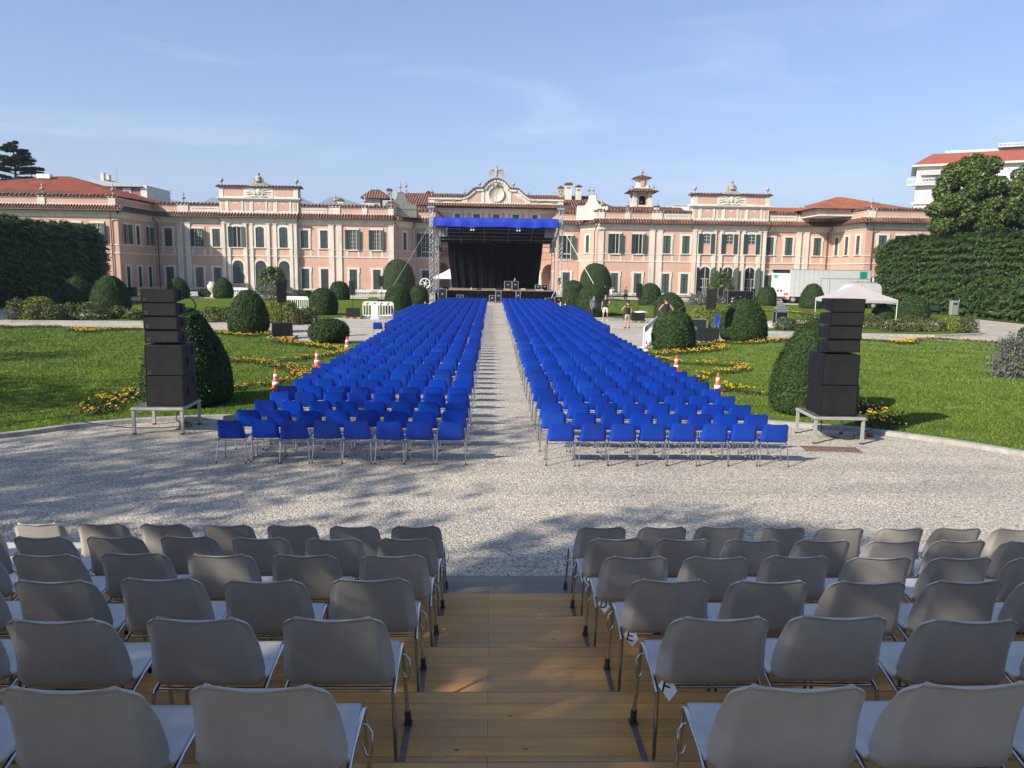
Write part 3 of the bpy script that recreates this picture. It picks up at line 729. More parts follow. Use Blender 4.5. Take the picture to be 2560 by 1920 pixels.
for i in range(6):
    z = tread_z(i); yb = 2.18+0.888*i+0.266
    for sd_, (x0, dx, sgn) in sides.items():
        if sd_ == 'right': x0 = [0.955, 0.985, 0.995, 0.975, 0.985, 1.01][i]
        if sd_ == 'left': x0 = [-0.69, -0.655, -0.650, -0.645, -0.650, -0.655][i]
        dd = dx*([1.0, 1.0, 0.985, 0.99, 0.985, 0.985][i] if sd_ == 'left' else [0.98, 0.98, 0.975, 0.975, 0.98, 0.975][i])
        for k in range(14):
            x = x0+dd*k+rng.normal(0, 0.006); y = yb+rng.normal(0, 0.012)
            u, v = PX(x, y-0.2, z+0.8); u2, v2 = PX(x, y+0.2, z+0.4)
            if min(u, u2) > 2560+420 or max(u, u2) < -420: break
            key = 'plain' if k else sd_+'aisle'
            lab = f'grey plastic chair, {ORD[k]} {sd_} of the wooden aisle in the {rowname[i]} grey row'
            put_proto(key, (x, y, z+0.0005), R(rng.normal(0, 1.1)), lab, GG)
            if sd_ == 'right' and k == 0 and i < 5:
                letter_tag(letters[i], (x-0.205, y-0.185, z+0.365), i)

# ------------------------------------------------------------------ blue chairs
GB = 'blue plastic chairs set out in rows before the stage'
pb = remember(chair_proto('blue_chair', 'x', M_blue, shellmesh=SH_B))
ub = [False]
def put_blue(x, y, rz, lab):
    if not ub[0]:
        ub[0] = True; pb.location = (x, y, 0); pb.rotation_euler = (0, 0, rz); pb['label'] = lab; pb['group'] = GB; return pb
    return dup(pb, (x, y, 0), rz, lab, GB)
blue_rows = []
NR = 59
for r_ in range(NR):
    y = 13.64+1.045*r_
    jl, jr = rng.normal(0, 0.035, 2)
    nl = nr_ = 8
    if r_ in (24, 25): nl, nr_ = (10 if r_ == 24 else 9), 9
    if 25 < r_ < 46: nl, nr_ = 9 + (r_ > 31), 9 + (r_ > 33)
    if r_ >= 50: nl = nr_ = 8 if r_ < 57 else 7
    blue_rows.append((y, [(-0.69+jl*0.6-0.555*k, k, 'left') for k in range(nl)]+[(1.25+jr*0.6+0.555*k, k, 'right') for k in range(nr_)], jl, jr))
cnt = 0; rest = []
for r_, (y, seats, jl, jr) in enumerate(blue_rows):
    for (x, k, sd_) in seats:
        yy = y+(jl if sd_ == 'left' else jr)+rng.normal(0, 0.026); rz = R(rng.normal(0, 2.4)); x = x+rng.normal(0, 0.013)
        if cnt < 296:
            put_blue(x, yy, rz, f'blue plastic chair, {ORD[k]} {sd_} of the aisle in the {ORD[r_]+" " if r_ else ""}nearest blue row'); cnt += 1
        else: rest.append((x, yy, rz))
# the far rows, past what one could count, as one mesh
tmp = shell_mesh('far_shell', M_blue, 9, 18)
bv = np.array([v.co[:] for v in tmp.vertices]); bf = [tuple(p.vertices) for p in tmp.polygons]; bpy.data.meshes.remove(tmp)
lb = MB()
for sx in (-1, 1):
    for sy in (-1, 1): lb.tube(leg_pts(sx, sy), 0.012, 4, cap=False)
    lb.tube([(0.238*sx, 0.19, 0.435), (0.238*sx, -0.165, 0.385)], 0.012, 4, cap=False)
lv = np.array([tuple(v) for v in lb.v]); lf = np.array(lb.f); bf = np.array(bf)
parts = []
for (x, y, rz) in rest:
    c, s = math.cos(rz), math.sin(rz); Q = np.array([[c, -s, 0], [s, c, 0], [0, 0, 1]])
    parts.append((bv @ Q.T+np.array([x, y, 0]), bf, 0)); parts.append((lv @ Q.T+np.array([x, y, 0]), lf, 1))
V, F, mi = join_np(parts)
tag(link('blue_chairs', npmesh('blue_chairs', V, F, [M_blue, M_chrome], mi, True)), 'far rows of blue plastic chairs crowding towards the stage', 'chairs', kind='stuff')
# stack of blue chairs by the right bush and one chair set aside
sx_, sy_ = G(1798, 838)
for k in range(6):
    dup(pb, (sx_, sy_+0.0, 0.0+k*0.085), R(-80), f'blue plastic chair, {["bottom one", "second from bottom", "third from bottom", "fourth from bottom", "second from top", "topmost"][k]} of the stack behind the right bushes', 'stacked blue chairs')
# a few chairs left at the foot of the left tower
for k, (px_, py_) in enumerate([(1118, 752), (1126, 752)]):
    pass

# ------------------------------------------------------------------ loudspeakers
def speaker_box(w, d, h, name, label, loc, rz, group, handles=2, taper=0.0, tilt=0.0, mark=False):
    """origin at the bottom centre; grille towards -Y"""
    t = thing(name, label, 'loudspeaker', loc, rz, group)
    t.rotation_euler = (tilt, 0, rz)
    m = MB()
    if taper:      # wedge-shaped line array cabinet: lower at the back
        poly = [(-d/2+0.02, 0), (-d/2+0.02, h), (d/2, h-taper), (d/2, taper)]
        m.prism(poly[::-1], -w/2, w/2, 0, 'X')
    else:
        m.box(-w/2, -d/2+0.02, 0, w/2, d/2, h, bev=0.012)
    for sx in (-1, 1): m.box(sx*w/2-0.012*(sx > 0)-0.0*(sx < 0), -d/2+0.002, 0.004, sx*w/2+0.012*(sx < 0), -d/2+0.03, h-0.004)
    m.build('cabinet', M_black, t)
    g = MB(); g.box(-w/2+0.014, -d/2+0.006, 0.012, w/2-0.014, -d/2+0.019, h-0.012, bev=0.004); gr = g.build('grille', M_grille, t)
    if mark:
        q = MB()
        for a in (0, 1):
            for b in (0, 1): q.box(-w/2+0.045+a*0.035, -d/2+0.003, 0.035+b*0.035, -w/2+0.045+a*0.035+0.029, -d/2+0.0055, 0.035+b*0.035+0.029)
        q.build('emblem', mat('dark grey badge', (0.045, 0.045, 0.045), 0.5), gr)
    for sx in (-1, 1):
        spots = [(-d*0.12, h*0.42), (d*0.27, h*0.74)] if handles == 2 else [(0.02, h*0.5)]
        for (yy, zz) in spots:
            hh = min(0.085, h*0.3)
            hm = MB(); hm.box(sx*(w/2-0.01), yy-0.045, zz-hh, sx*(w/2+0.002), yy+0.045, zz+hh)
            hd = hm.build('handle_recess', M_hole, t)
            hb = MB(); hb.tube([(sx*(w/2+0.004), yy, zz-hh), (sx*(w/2+0.010), yy, zz), (sx*(w/2+0.004), yy, zz+hh)], 0.012, 6); hb.build('grip', M_black, hd)
    f = MB()
    for sx in (-1, 1):
        for zz in (0.02, h-0.02):
            f.box(sx*(w/2+0.001), -d/2+0.04, zz-0.015, sx*(w/2+0.012), -d/2+0.075, zz+0.015)
            f.tube([(sx*(w/2+0.010), -d/2+0.055, zz), (sx*(w/2+0.017), -d/2+0.055, zz)], 0.006, 6, 1)
    f.build('rigging_plate', [M_black, M_chrome], t)
    return t
def speaker_tower(side, tx, ty, rz, cx, cy, sg):
    tb = thing('speaker_table', f'low grey aluminium platform table carrying the {side} speaker tower', 'table', (tx, ty, 0), rz)
    m = MB(); m.box(-0.52, -0.55, 0.50, 0.52, 0.55, 0.565, bev=0.006); m.box(-0.535, -0.565, 0.515, 0.535, 0.565, 0.535); m.build('platform', M_alugrey, tb)
    m = MB(); m.box(-0.50, -0.53, 0.565, 0.50, 0.53, 0.571); m.build('deck_board', mat('scuffed deck board', (0.10, 0.09, 0.08), 0.7, var=0.5, vscale=5), tb)
    for sx in (-1, 1):
        for sy in (-1, 1):
            m = MB(); m.box(sx*0.485-0.028, sy*0.515-0.028, 0.025, sx*0.485+0.028, sy*0.515+0.028, 0.50); lg_ = m.build('leg', M_alugrey, tb)
            m = MB(); m.box(sx*0.485-0.032, sy*0.515-0.032, 0, sx*0.485+0.032, sy*0.515+0.032, 0.03); m.build('rubber_foot', M_rubber, lg_)
    grp = f'loudspeakers stacked in the {side} tower'
    z = 0.572; names = ['lower big sub', 'upper big sub']
    for k in range(2):
        speaker_box(0.74, 0.80, 0.635, 'subwoofer', f'big black subwoofer, {["bottom", "second from the bottom"][k]} of the {side} tower', (cx+0.01*k*sg, cy, z), rz+R(0.8*k), grp, mark=(side == 'left' and k == 1)); z += 0.638
    M_ = ['fourth from the top, lowest slim speaker', 'third from the top', 'second from the top', 'topmost']
    y = cy-0.12; tl = [R(-6), R(-3.0), R(-0.8), R(2.5)]
    for k in range(4):
        speaker_box(0.66, 0.56, 0.275, 'line_array_speaker', f'slim black line array speaker, {M_[k]} in the {side} tower', (cx-0.02*sg, y-0.02*k+0.02, z+0.012), rz+R(1.0), grp, handles=1, taper=0.035, tilt=tl[k], mark=(side == 'left')); z += 0.286
# table corners measured from the photograph
speaker_tower('left', -6.86, 16.25, R(2), -6.72, 16.20, 1)
speaker_tower('right', 7.19, 15.86, R(-2), 7.17, 15.80, -1)
def cable(name, label, pts, r=0.009, m_=None, seg=6):
    b = MB(); b.tube(smoothpts3(pts), r, seg); return tag(b.build(name, m_ or M_rubber), label, 'cable')
def smoothpts3(pts, n=6):
    out = []; N = len(pts)
    for i in range(N-1):
        a, b, c, d = (Vector(pts[min(max(i+k, 0), N-1)]) for k in (-1, 0, 1, 2))
        for j in range(n):
            t = j/n; out.append(0.5*((2*b)+(c-a)*t+(2*a-5*b+4*c-d)*t*t+(3*b-a-3*c+d)*t**3))
    out.append(Vector(pts[-1])); return out
cable('speaker_cable', 'black cable looping down from the right speaker tower to the lawn', [(7.05, 15.9, 0.50), (7.0, 15.8, 0.22), (7.2, 16.0, 0.04), (7.6, 15.7, 0.02), (7.9, 16.1, 0.03), (8.4, 16.3, 0.14), (8.8, 16.6, 0.12), (9.6, 17.5, 0.07)])
cable('speaker_cable', 'black cable trailing from the left speaker table along the kerb', [(-6.6, 16.4, 0.50), (-6.7, 16.3, 0.2), (-6.5, 16.6, 0.03), (-7.2, 16.3, 0.02), (-8.0, 16.4, 0.02), (-8.8, 16.4, 0.13), (-9.2, 16.8, 0.07), (-9.7, 17.5, 0.08)])
cable('speaker_cable', 'short black cable hanging behind the top left speaker', [(-6.40, 16.1, 2.85), (-6.27, 16.3, 2.78), (-6.22, 16.4, 2.6), (-6.4, 16.35, 2.5)], 0.012)
# bricks / weights under the left table
b = MB(); b.box(-0.12, -0.08, 0, 0.12, 0.08, 0.11, bev=0.02); tag(b.build('stone_block', mat('tan stone', (0.28, 0.22, 0.15), 0.9, var=0.3, vscale=20), None, (-6.62, 16.55, 0), 0.3), 'small tan stone block under the left speaker table', 'block')
b = MB(); b.lathe([(0.02, 0), (0.05, 0.01), (0.055, 0.05), (0.04, 0.09), (0.015, 0.1)], seg=10, sx=1.6); tag(b.build('cable_connector', mat('red connector', (0.35, 0.06, 0.03), 0.5), None, (*G(2175, 1092), 0.0)), 'red plug connector on the gravel beside the right speaker table', 'connector')

def pallet(px, py, label, w=1.0, d=0.8):
    x, y = G(px, py); t = thing('pallet', label, 'pallet', (x, y, 0), R(rng.normal(0, 4)))
    m = MB()
    for i in range(6): m.box(-w/2+i*w/5.2, -d/2, 0.10, -w/2+i*w/5.2+0.09*w, d/2, 0.122)
    m.build('top_boards', M_wood, t)
    m = MB()
    for yy in (-d/2+0.05, 0, d/2-0.05):
        m.box(-w/2, yy-0.05, 0.0, w/2, yy+0.05, 0.018)
        for xx in (-w/2+0.07, 0, w/2-0.07): m.box(xx-0.07, yy-0.045, 0.018, xx+0.07, yy+0.045, 0.099)
    m.build('base_blocks', M_wood, t); return x, y
def pole_speaker(px, py, top_py, where, sub=0.62, on_pallet=True, rz=0.0, sh=0.72, sw=0.38, tripod=False):
    """subwoofer on a pallet with a pole carrying a tall cabinet; heights read off the photograph"""
    if on_pallet: x, y = pallet(px, py, f'raw wood pallet under the subwoofer {where}', sub*1.6, sub*1.3); z0 = 0.125
    else: x, y = G(px, py); z0 = 0.0
    if not tripod:
        speaker_box(sub*1.15, sub, sub*0.82, 'subwoofer', f'black subwoofer with a speaker pole {where}', (x, y, z0), rz, None); zt = z0+sub*0.82
    else: zt = 0
    ztop = WY(px, top_py, y)[1]; zb = ztop-sh
    t = thing('speaker_pole', f'thin black pole holding up the speaker {where}', 'pole', (x, y, zt))
    m = MB(); m.tube([(0, 0, 0), (0, 0, (zb-zt)*0.55)], 0.02, 8); m.build('lower_tube', M_black, t)
    m = MB(); m.tube([(0, 0, (zb-zt)*0.5), (0, 0, zb-zt)], 0.015, 8); m.build('upper_tube', M_black, t)
    m = MB(); m.lathe([(0.03, 0), (0.034, 0.02), (0.034, 0.06), (0.025, 0.07)], (0, 0, (zb-zt)*0.53), 10); m.build('collar', M_rubber, t)
    if tripod:
        for k in range(3):
            a = k*2.09+0.4; m = MB(); m.tube([(0, 0, 0.7), (0.5*math.cos(a), 0.5*math.sin(a), 0.02)], 0.012, 6); m.build('leg', M_black, t)
    s = thing('pole_speaker', f'tall black loudspeaker raised on a pole {where}', 'loudspeaker', (x, y, zb), rz, 'loudspeakers on poles around the seats')
    m = MB(); w = sw; d = sw*0.95
    m.prism([(-w/2, -d/2+0.02), (w/2, -d/2+0.02), (w*0.32, d/2), (-w*0.32, d/2)], 0, sh, 0, 'Z'); m.build('cabinet', M_black, s)
    m = MB(); m.box(-w/2+0.012, -d/2+0.003, 0.015, w/2-0.012, -d/2+0.019, sh-0.015, bev=0.004); m.build('grille', M_grille, s)
    m = MB(); m.tube([(w*0.52, 0, sh*0.62), (w*0.6, 0, sh*0.3), (w*0.5, 0, -0.03), (0, 0, -0.05), (-w*0.3, 0, -0.02)], 0.012, 6); m.build('bracket', M_black, s)
    return x, y
pole_speaker(706, 846, 704, 'between the left topiaries', 0.78, True, R(22), 0.98, 0.44)
pole_speaker(883, 796, 702, 'beside the white barrier at left', 0.72, True, 0, 0.95, 0.44)
pole_speaker(954, 764, 690, 'before the big left round bush', 0.62, False, 0, 0.95, 0.40)
pole_speaker(1772, 858, 722, 'between the right topiaries', 0.78, True, R(-12), 0.98, 0.44)
pole_speaker(1594, 806, 709, 'behind the folded gazebo frame', 0.72, True, 0, 0.95, 0.42)
pole_speaker(1799, 768, 720, 'beside the right flowering shrub', 0.6, False, 0, 0.85, 0.40, True)
pole_speaker(1880, 762, 722, 'left of the far right topiary', 0.6, False, 0, 0.85, 0.40, True)
pole_speaker(1079, 738, 690, 'at the foot of the left stage tower', 0.6, False, 0, 0.85, 0.42, True)
pole_speaker(1398, 740, 694, 'at the foot of the right stage tower', 0.6, False, 0, 0.85, 0.42, True)
pole_speaker(1515, 742, 698, 'in front of the big right round bush', 0.6, False, 0, 1.0, 0.46, True)

# ------------------------------------------------------------------ cones, barriers
def cone_proto():
    t = thing('traffic_cone', 'x', 'traffic cone')
    m = MB(); H = 0.70; rb, rt = 0.15, 0.032
    def rr(z): return rb+(rt-rb)*z/H
    m.box(-0.2, -0.2, 0, 0.2, 0.2, 0.035, bev=0.01)
    m.lathe([(rr(0)+0.02, 0.03), (rr(0.05), 0.07), (rr(0.16), 0.16), (rr(H), H)], seg=20)
    m.build('cone_body', M_orange, t)
    for a, b in ((0.16, 0.28), (0.42, 0.54)):
        m = MB(); m.lathe([(rr(a)+0.002, a), (rr(b)+0.002, b)], seg=20); m.build('reflective_band', M_refl, t)
    return remember(t)
cp = cone_proto(); first = True
CONES = [(690, 974, 0.82, 'nearest of the left cones, standing on a concrete base'), (793, 916, 0.82, 'middle of the three left cones on the lawn'), (868, 876, 0.82, 'farthest of the three left cones beside the flat bush'),
         (1793, 982, 0.82, 'nearest of the right cones beside the blue seats'), (1690, 929, 0.82, 'middle of the three right cones on the lawn'), (1615, 887, 0.82, 'farthest of the three right cones before the white barrier'),
         (1063, 767, 0.7, 'small and far off left of the blue rows'), (1413, 772, 0.8, 'far off by the right topiary'), (1401, 768, 0.8, 'far off between right topiary and tower'), (1427, 774, 0.6, 'lowest of the far right cones near yellow flowers')]
for (px_, py_, s_, lab) in CONES:
    x, y = G(px_, py_, 0.05); l_ = 'orange and white striped traffic cone, '+lab
    if first: first = False; cp.location = (x, y, 0.05); cp.scale = (s_,)*3; cp['label'] = l_; cp['group'] = 'traffic cones'
    else: dup(cp, (x, y, 0.05), rng.uniform(0, 1.5), l_, 'traffic cones', (s_,)*3)
x, y = G(690, 974, 0.05)
b = MB(); b.lathe([(0.14, 0), (0.15, 0.02), (0.15, 0.07), (0.13, 0.08)], seg=18); tag(b.build('concrete_base', M_kerb, None, (x+0.02, y-0.05, -0.02)), 'round pale concrete base under the nearest left cone', 'base')
def barrier(x, y, rz, label, w=2.0, h=1.0, stripes=False):
    t = thing('crowd_barrier', label, 'barrier', (x, y, 0), rz, 'white plastic crowd barriers')
    m = MB(); z0 = 0.12
    c = [(-w/2, z0), (-w/2+0.08, z0-0.04), (w/2-0.08, z0-0.04), (w/2, z0), (w/2, h-0.1), (w/2-0.1, h), (-w/2+0.1, h), (-w/2, h-0.1), (-w/2, z0)]
    m.tube([(a, 0, b_) for a, b_ in c], 0.035, 8)
    m.tube([(-w/2, 0, h-0.22), (w/2, 0, h-0.22)], 0.025, 6)
    m.box(-w/2+0.06, -0.018, h-0.2, w/2-0.06, 0.018, h-0.04)
    m.build('frame', M_wplastic, t)
    m = MB(); nb = 11
    for i in range(1, nb): xx = -w/2+w*i/nb; m.box(xx-0.02, -0.018, z0-0.03, xx+0.02, 0.018, h-0.22)
    m.build('bars', M_wplastic, t)
    for sy in (-1, 1) if stripes else ():
        for k in (-3, -1, 1, 3): m = MB(); a = w*0.115*k; m.prism([(a-0.14, h-0.19), (a, h-0.19), (a+0.09, h-0.05), (a-0.05, h-0.05)], sy*0.0195, sy*0.0215, 0, 'Y'); m.build('reflective_stripe', M_red, t)
    for sx in (-1, 1):
        m = MB(); m.box(sx*w*0.33-0.05, -0.28, 0.0, sx*w*0.33+0.05, 0.28, 0.05, bev=0.015); m.box(sx*w*0.33-0.03, -0.03, 0.05, sx*w*0.33+0.03, 0.03, 0.14); m.build('foot', M_wplastic, t)
def bar_px(px, py, rz, label, w=2.0, h=1.0, st=False): x, y = G(px, py); barrier(x, y, rz, label, w, h, st)
bar_px(946, 792, R(2), 'white plastic barrier with red stripes left of the blue rows', 2.15, 1.05, True)
bar_px(742, 772, R(-14), 'white plastic barrier half hidden behind the golden bush', 2.1, 1.0)
bar_px(897, 748, R(4), 'white plastic barrier behind the far left topiaries', 2.1, 1.0)
bar_px(598, 742, R(-12), 'white plastic barrier right of the small far left topiary', 2.2, 1.0)
bar_px(968, 748, R(3), 'solid white barrier beside the big left round bush', 2.0, 1.0)
xa, ya = G(1607, 880); xb, yb_ = G(1643, 838)
barrier((xa+xb)/2, (ya+yb_)/2, math.atan2(yb_-ya, xb-xa), 'white plastic barrier seen edge on at the right of the blue rows', math.hypot(xb-xa, yb_-ya)*0.95, 1.05, True)
# upright white leg leaning on the left barrier
x, y = G(938, 797); b = MB(); b.box(-0.25, -0.03, 0, 0.25, 0.03, 1.0, bev=0.03); b.box(-0.3, -0.25, 0, 0.3, 0.25, 0.04)
tag(b.build('sign_panel', M_wplastic, None, (x, y-0.1, 0)), 'plain white panel leaning upright against the striped left barrier', 'panel')

# ------------------------------------------------------------------ the palace (front faces -Y); x measured from its axis
AX = 0.6
YM, YW, YI, YC = 110.0, 100.0, 115.0, 128.0       # main front, outer wings, inner front, centre block
HB = 0.12
ZFIX = False
def zfix(z): return z if z < 10.9 else (10.9+(z-10.9)*0.91 if z < 12.98 else 12.79+(z-12.98)*0.86)
palace = thing('palace', 'long pink stuccoed baroque palace with white pilasters, green shutters and tiled roofs', 'palace', (AX, YM, 0))
PO = Vector((AX, YM, 0))
def pb(mb, name, mats, parent=None):
    """link a part whose shapes were given in world x (from the axis), y, z"""
    if ZFIX: mb.v = [(v[0], v[1], zfix(v[2])) for v in mb.v]
    mb.v = [(v[0], v[1]-YM, v[2]) for v in mb.v]
    return mb.build(name, mats, parent or palace)
def place(me, name, M, parent=None):
    o = bpy.data.objects.new(name, me); COL.objects.link(o); o.parent = parent or palace
    o.matrix_local = Matrix.Translation((0, -YM, 0)) @ M if parent is None else M
    return o
# --- window meshes, cached; local frame: x along the wall, -y outwards, z up from the sill
WM = {}
def arch_pts(w, h, n=10, flat=1.0):
    """outline of an opening w wide and h high with a round (or segmental) head"""
    r = w/2; rise = r*flat; pts = [(-r, 0), (r, 0)]
    for i in range(n+1): a = math.pi*i/n; pts.append((r*math.cos(a), h-rise+rise*math.sin(a)))
    return pts
def win_meshes(kind, w, h, arched, lit=False):
    k = (kind, w, h, arched)
    if k in WM: return WM[k]
    W = {}
    t = 0.30
    s = MB()      # surround: moulded frame with ears and a sill
    if arched:
        fo = {0: 1.0, 1: 1.0, 2: 0.45}[arched]
        out = arch_pts(w+2*t, h+t, 12, fo if arched == 2 else 1.0); inn = arch_pts(w, h, 12, fo)
        n = len(out); vs = [(a, -0.10, b) for a, b in out]+[(a, -0.10, b) for a, b in inn]+[(a, 0, b) for a, b in out]+[(a, 0.0, b) for a, b in inn]
        fs = []
        for i in range(1, n-1+1):
            j = (i+1) % n
            if i == 0: continue
            fs.append((i, j, n+j, n+i)); fs.append((i, 2*n+i, 2*n+j, j)); fs.append((n+i, n+j, 3*n+j, 3*n+i))
        s.add(vs, [f[::-1] for f in fs])
    else:
        s.box(-w/2-t, -0.10, 0, -w/2, 0.0, h); s.box(w/2, -0.10, 0, w/2+t, 0.0, h)
        s.box(-w/2-t-0.07, -0.12, h, w/2+t+0.07, 0.0, h+t*0.9); s.box(-w/2-t-0.07, -0.11, h-0.5, -w/2-t, 0.0, h); s.box(w/2+t, -0.11, h-0.5, w/2+t+0.07, 0, h)
    s.box(-w/2-t-0.04, -0.20, -0.13, w/2+t+0.04, 0, -0.002)
    W['s'] = s.mesh('surround', M_white)
    p = MB()
    outl = arch_pts(w, h, 12, {1: 1.0, 2: 0.45}.get(arched, 1.0)) if arched else [(-w/2, 0), (w/2, 0), (w/2, h), (-w/2, h)]
    W['d'] = None
    if kind == 'closed':      # glazed leaves in dark green frames
        p.prism(outl, -0.012, -0.004, 0, 'Y')
        for xx in (-w/2+0.04, 0, w/2-0.04): p.box(xx-(0.05 if xx == 0 else 0.04), -0.05, 0.02, xx+(0.05 if xx == 0 else 0.04), -0.013, h-(w/2-0.03 if (arched == 1 and xx) else 0.05), 1)
        nb = max(3, int(h/0.72))
        for i in range(nb+1):
            z = 0.03+(h-0.1-(w*0.35 if arched else 0))*i/nb; p.box(-w/2+0.03, -0.042, z-0.025, w/2-0.03, -0.014, z+0.03, 1)
        W['p'] = p.mesh('glazing', [M_glass, M_shut])
    elif kind == 'shut':      # closed louvred shutters
        p.prism(outl, -0.012, -0.004, 0, 'Y')
        for sx in (-1, 1):
            x0, x1 = sorted((sx*0.02, sx*(w/2-0.01))); p.box(x0, -0.05, 0.02, x1, -0.013, h-0.02, 1)
            nb = 4
            for i in range(nb+1): z = 0.04+(h-0.16)*i/nb; p.box(x0, -0.062, z, x1, -0.0501, z+0.07, 2)
            for xx in (x0, x1-0.06): p.box(xx, -0.064, 0.02, xx+0.06, -0.0502, h-0.02, 2)
        W['p'] = p.mesh('closed_shutters', [M_dark, M_shut2, M_shut])
    elif kind == 'niche':     # walled-up lower half, small panes above
        q = arch_pts(w, h, 12, 0.45); q[0] = (-w/2, h*0.5); q[1] = (w/2, h*0.5); p.prism(q, -0.012, -0.004, 0, 'Y')
        for xx in (-w/2+0.05, 0, w/2-0.05): p.box(xx-0.035, -0.04, h*0.5, xx+0.035, -0.013, h-(0.1 if xx == 0 else w*0.2), 1)
        for z in (0.5, 0.68, 0.84): p.box(-w/2+0.03, -0.038, h*z, w/2-0.03, -0.014, h*z+0.06, 1)
        W['p'] = p.mesh('glazing', [M_glass, M_cream])
    else:                      # open: flat black stands for the unlit room, between pale casements
        p.prism(outl, -0.012, -0.004, 0, 'Y')
        for xx in (-w/2+0.05, 0.0, w/2-0.05): p.box(xx-0.045, -0.05, 0.02, xx+0.045, -0.013, h-(0.05 if not arched else (w*0.3 if xx else 0.05)), 1)
        if kind == 'open':
            for xx in (-w/4, w/4): p.box(xx-0.018, -0.04, 0.05, xx+0.018, -0.014, h-0.1, 1)
            for i in range(1, 5): z = h*i/5; p.box(-w/2+0.05, -0.038, z-0.02, w/2-0.05, -0.014, z+0.02, 1)
        W['p'] = p.mesh('casement', [M_dark, M_cream])
    sh = MB(); sw = w*0.5
    if arched == 1:
        prof = [(0, 0.02), (sw, 0.02), (sw, h-0.03)]+[(sw*(1-math.sin(a)), h-w/2+w/2*math.cos(a)) for a in (0.4, 0.8, 1.2, 1.5)]
        sh.prism(prof, -0.05, -0.01, 0, 'Y')
    else:
        sh.box(0.0, -0.05, 0.02, sw, -0.01, h-0.02); 
        for i in range(5): z = 0.04+(h-0.16)*i/4; sh.box(0.001, -0.064, z, sw-0.001, -0.0501, z+0.07)
    W['h'] = sh.mesh('shutter', M_shut)
    WM[k] = W
    return W
def window(M, kind, w, h, arched=0, ang=(8, 8), low=False):
    """M places the sill centre on the wall face"""
    W = win_meshes(kind if kind != 'openlow' else 'gap', w, h, arched)
    s = place(W['s'], 'window', M)
    place(W['p'], 'window_panes', Matrix.Identity(4), s)
    if kind in ('open', 'gap', 'niche', 'openlow', 'door'):
        a, b = ang
        l = place(W['h'], 'shutter', Matrix.Translation((-w/2-0.02, -0.13, 0)) @ Matrix.Rotation(R(180), 4, 'Z') @ Matrix.Rotation(R(a), 4, 'Z') @ Matrix.Scale(-1, 4, (0, 1, 0)), s)
        r = place(W['h'], 'shutter', Matrix.Translation((w/2+0.02, -0.13, 0)) @ Matrix.Rotation(-R(b), 4, 'Z'), s)
    return s
def onwall(x, y, z, rz=0.0): return Matrix.Translation((x, y, z)) @ Matrix.Rotation(rz, 4, 'Z')

# --- heights
Z_EAVE, Z_PB, Z_PT = 10.15, 10.80, 11.72          # gutter, parapet foot, parapet top
SILL_U, H_U, SILL_L, H_L = 6.08, 2.45, 0.36, 2.85
def wall_run(p0, p1, ztop=Z_EAVE, parapet=True, eave=0.75, bands=True, depth=0.5, ex=(0, 0), dz=0.0):
    """a stretch of wall with plinth, string courses, frieze, tiled eave and parapet"""
    M, L = wallmat(p0, p1); e0, e1 = ex
    def mk(name, mats, f):
        m = MB(); f(m); m.v = [tuple(M @ Vector(v)) for v in m.v]; return pb(m, name, mats)
    mk('wall', M_pink, lambda m: m.box(0.03, 0.0, 0, L-0.03, depth, Z_PT-0.1 if parapet else ztop))
    mk('plinth', M_white, lambda m: m.box(0.01, -0.08, 0, L-0.01, -0.001, 0.45))
    if bands:
        def f(m):
            m.box(0.01, -0.06, 5.86, L-0.01, -0.001, 5.98); m.box(0.01, -0.09, 4.82, L-0.01, -0.002, 4.98)
        mk('string_course', M_white, f)
    def f(m):
        m.box(-e0*0.05, -0.06-dz, ztop-0.85, L+e1*0.05, -0.001, ztop-0.42); m.box(-e0*0.2, -0.20-dz, ztop-0.42, L+e1*0.2, -0.0015, ztop-0.24+dz); m.box(-e0*0.42, -0.42-dz, ztop-0.24-dz, L+e1*0.42, -0.002, ztop-0.08-dz)
    mk('cornice', M_white, f)
    def f(m):
        m.prism([(-eave-0.05, ztop-0.03+dz), (-eave, ztop+0.10+dz), (0.02, ztop+0.66+dz), (0.02, ztop-0.05+dz)], -e0*(eave+0.04), L+e1*(eave+0.04), 0, 'X')
        n = int(L/0.36)
        for i in range(n):      # the round ends of the pantiles
            xx = (i+0.5)*L/n; m.tube([(xx, -eave-0.07, ztop+0.07), (xx, -0.02, ztop+0.67)], 0.085, 6)
    mk('eave_roof', M_tile, f)
    mk('gutter', M_pipe, lambda m: m.tube([(-e0*(eave+0.12), -eave-0.12, ztop-0.02), (L+e1*(eave+0.12), -eave-0.12, ztop-0.02)], 0.085, 6))
    if parapet:
        def f(m):
            m.box(0.0, -0.05, Z_PB-0.1, L, -0.001, Z_PB+0.14); m.box(0.0, -0.07, Z_PT-0.16, L, -0.002, Z_PT+0.02)
        mk('parapet_trim', M_white, f)
        def f(m):
            m.prism([(-0.22, Z_PT+0.02), (-0.22, Z_PT+0.10), (0.25, Z_PT+0.34), (0.7, Z_PT+0.12), (0.7, Z_PT+0.02)], 0, L, 0, 'X')
            n = max(1, int(L/0.5))
            for i in range(n): xx = (i+0.5)*L/n; m.tube([(xx, -0.27, Z_PT+0.10), (xx, 0.25, Z_PT+0.37)], 0.11, 6)
        mk('parapet_coping', M_tile, f)
    return M, L
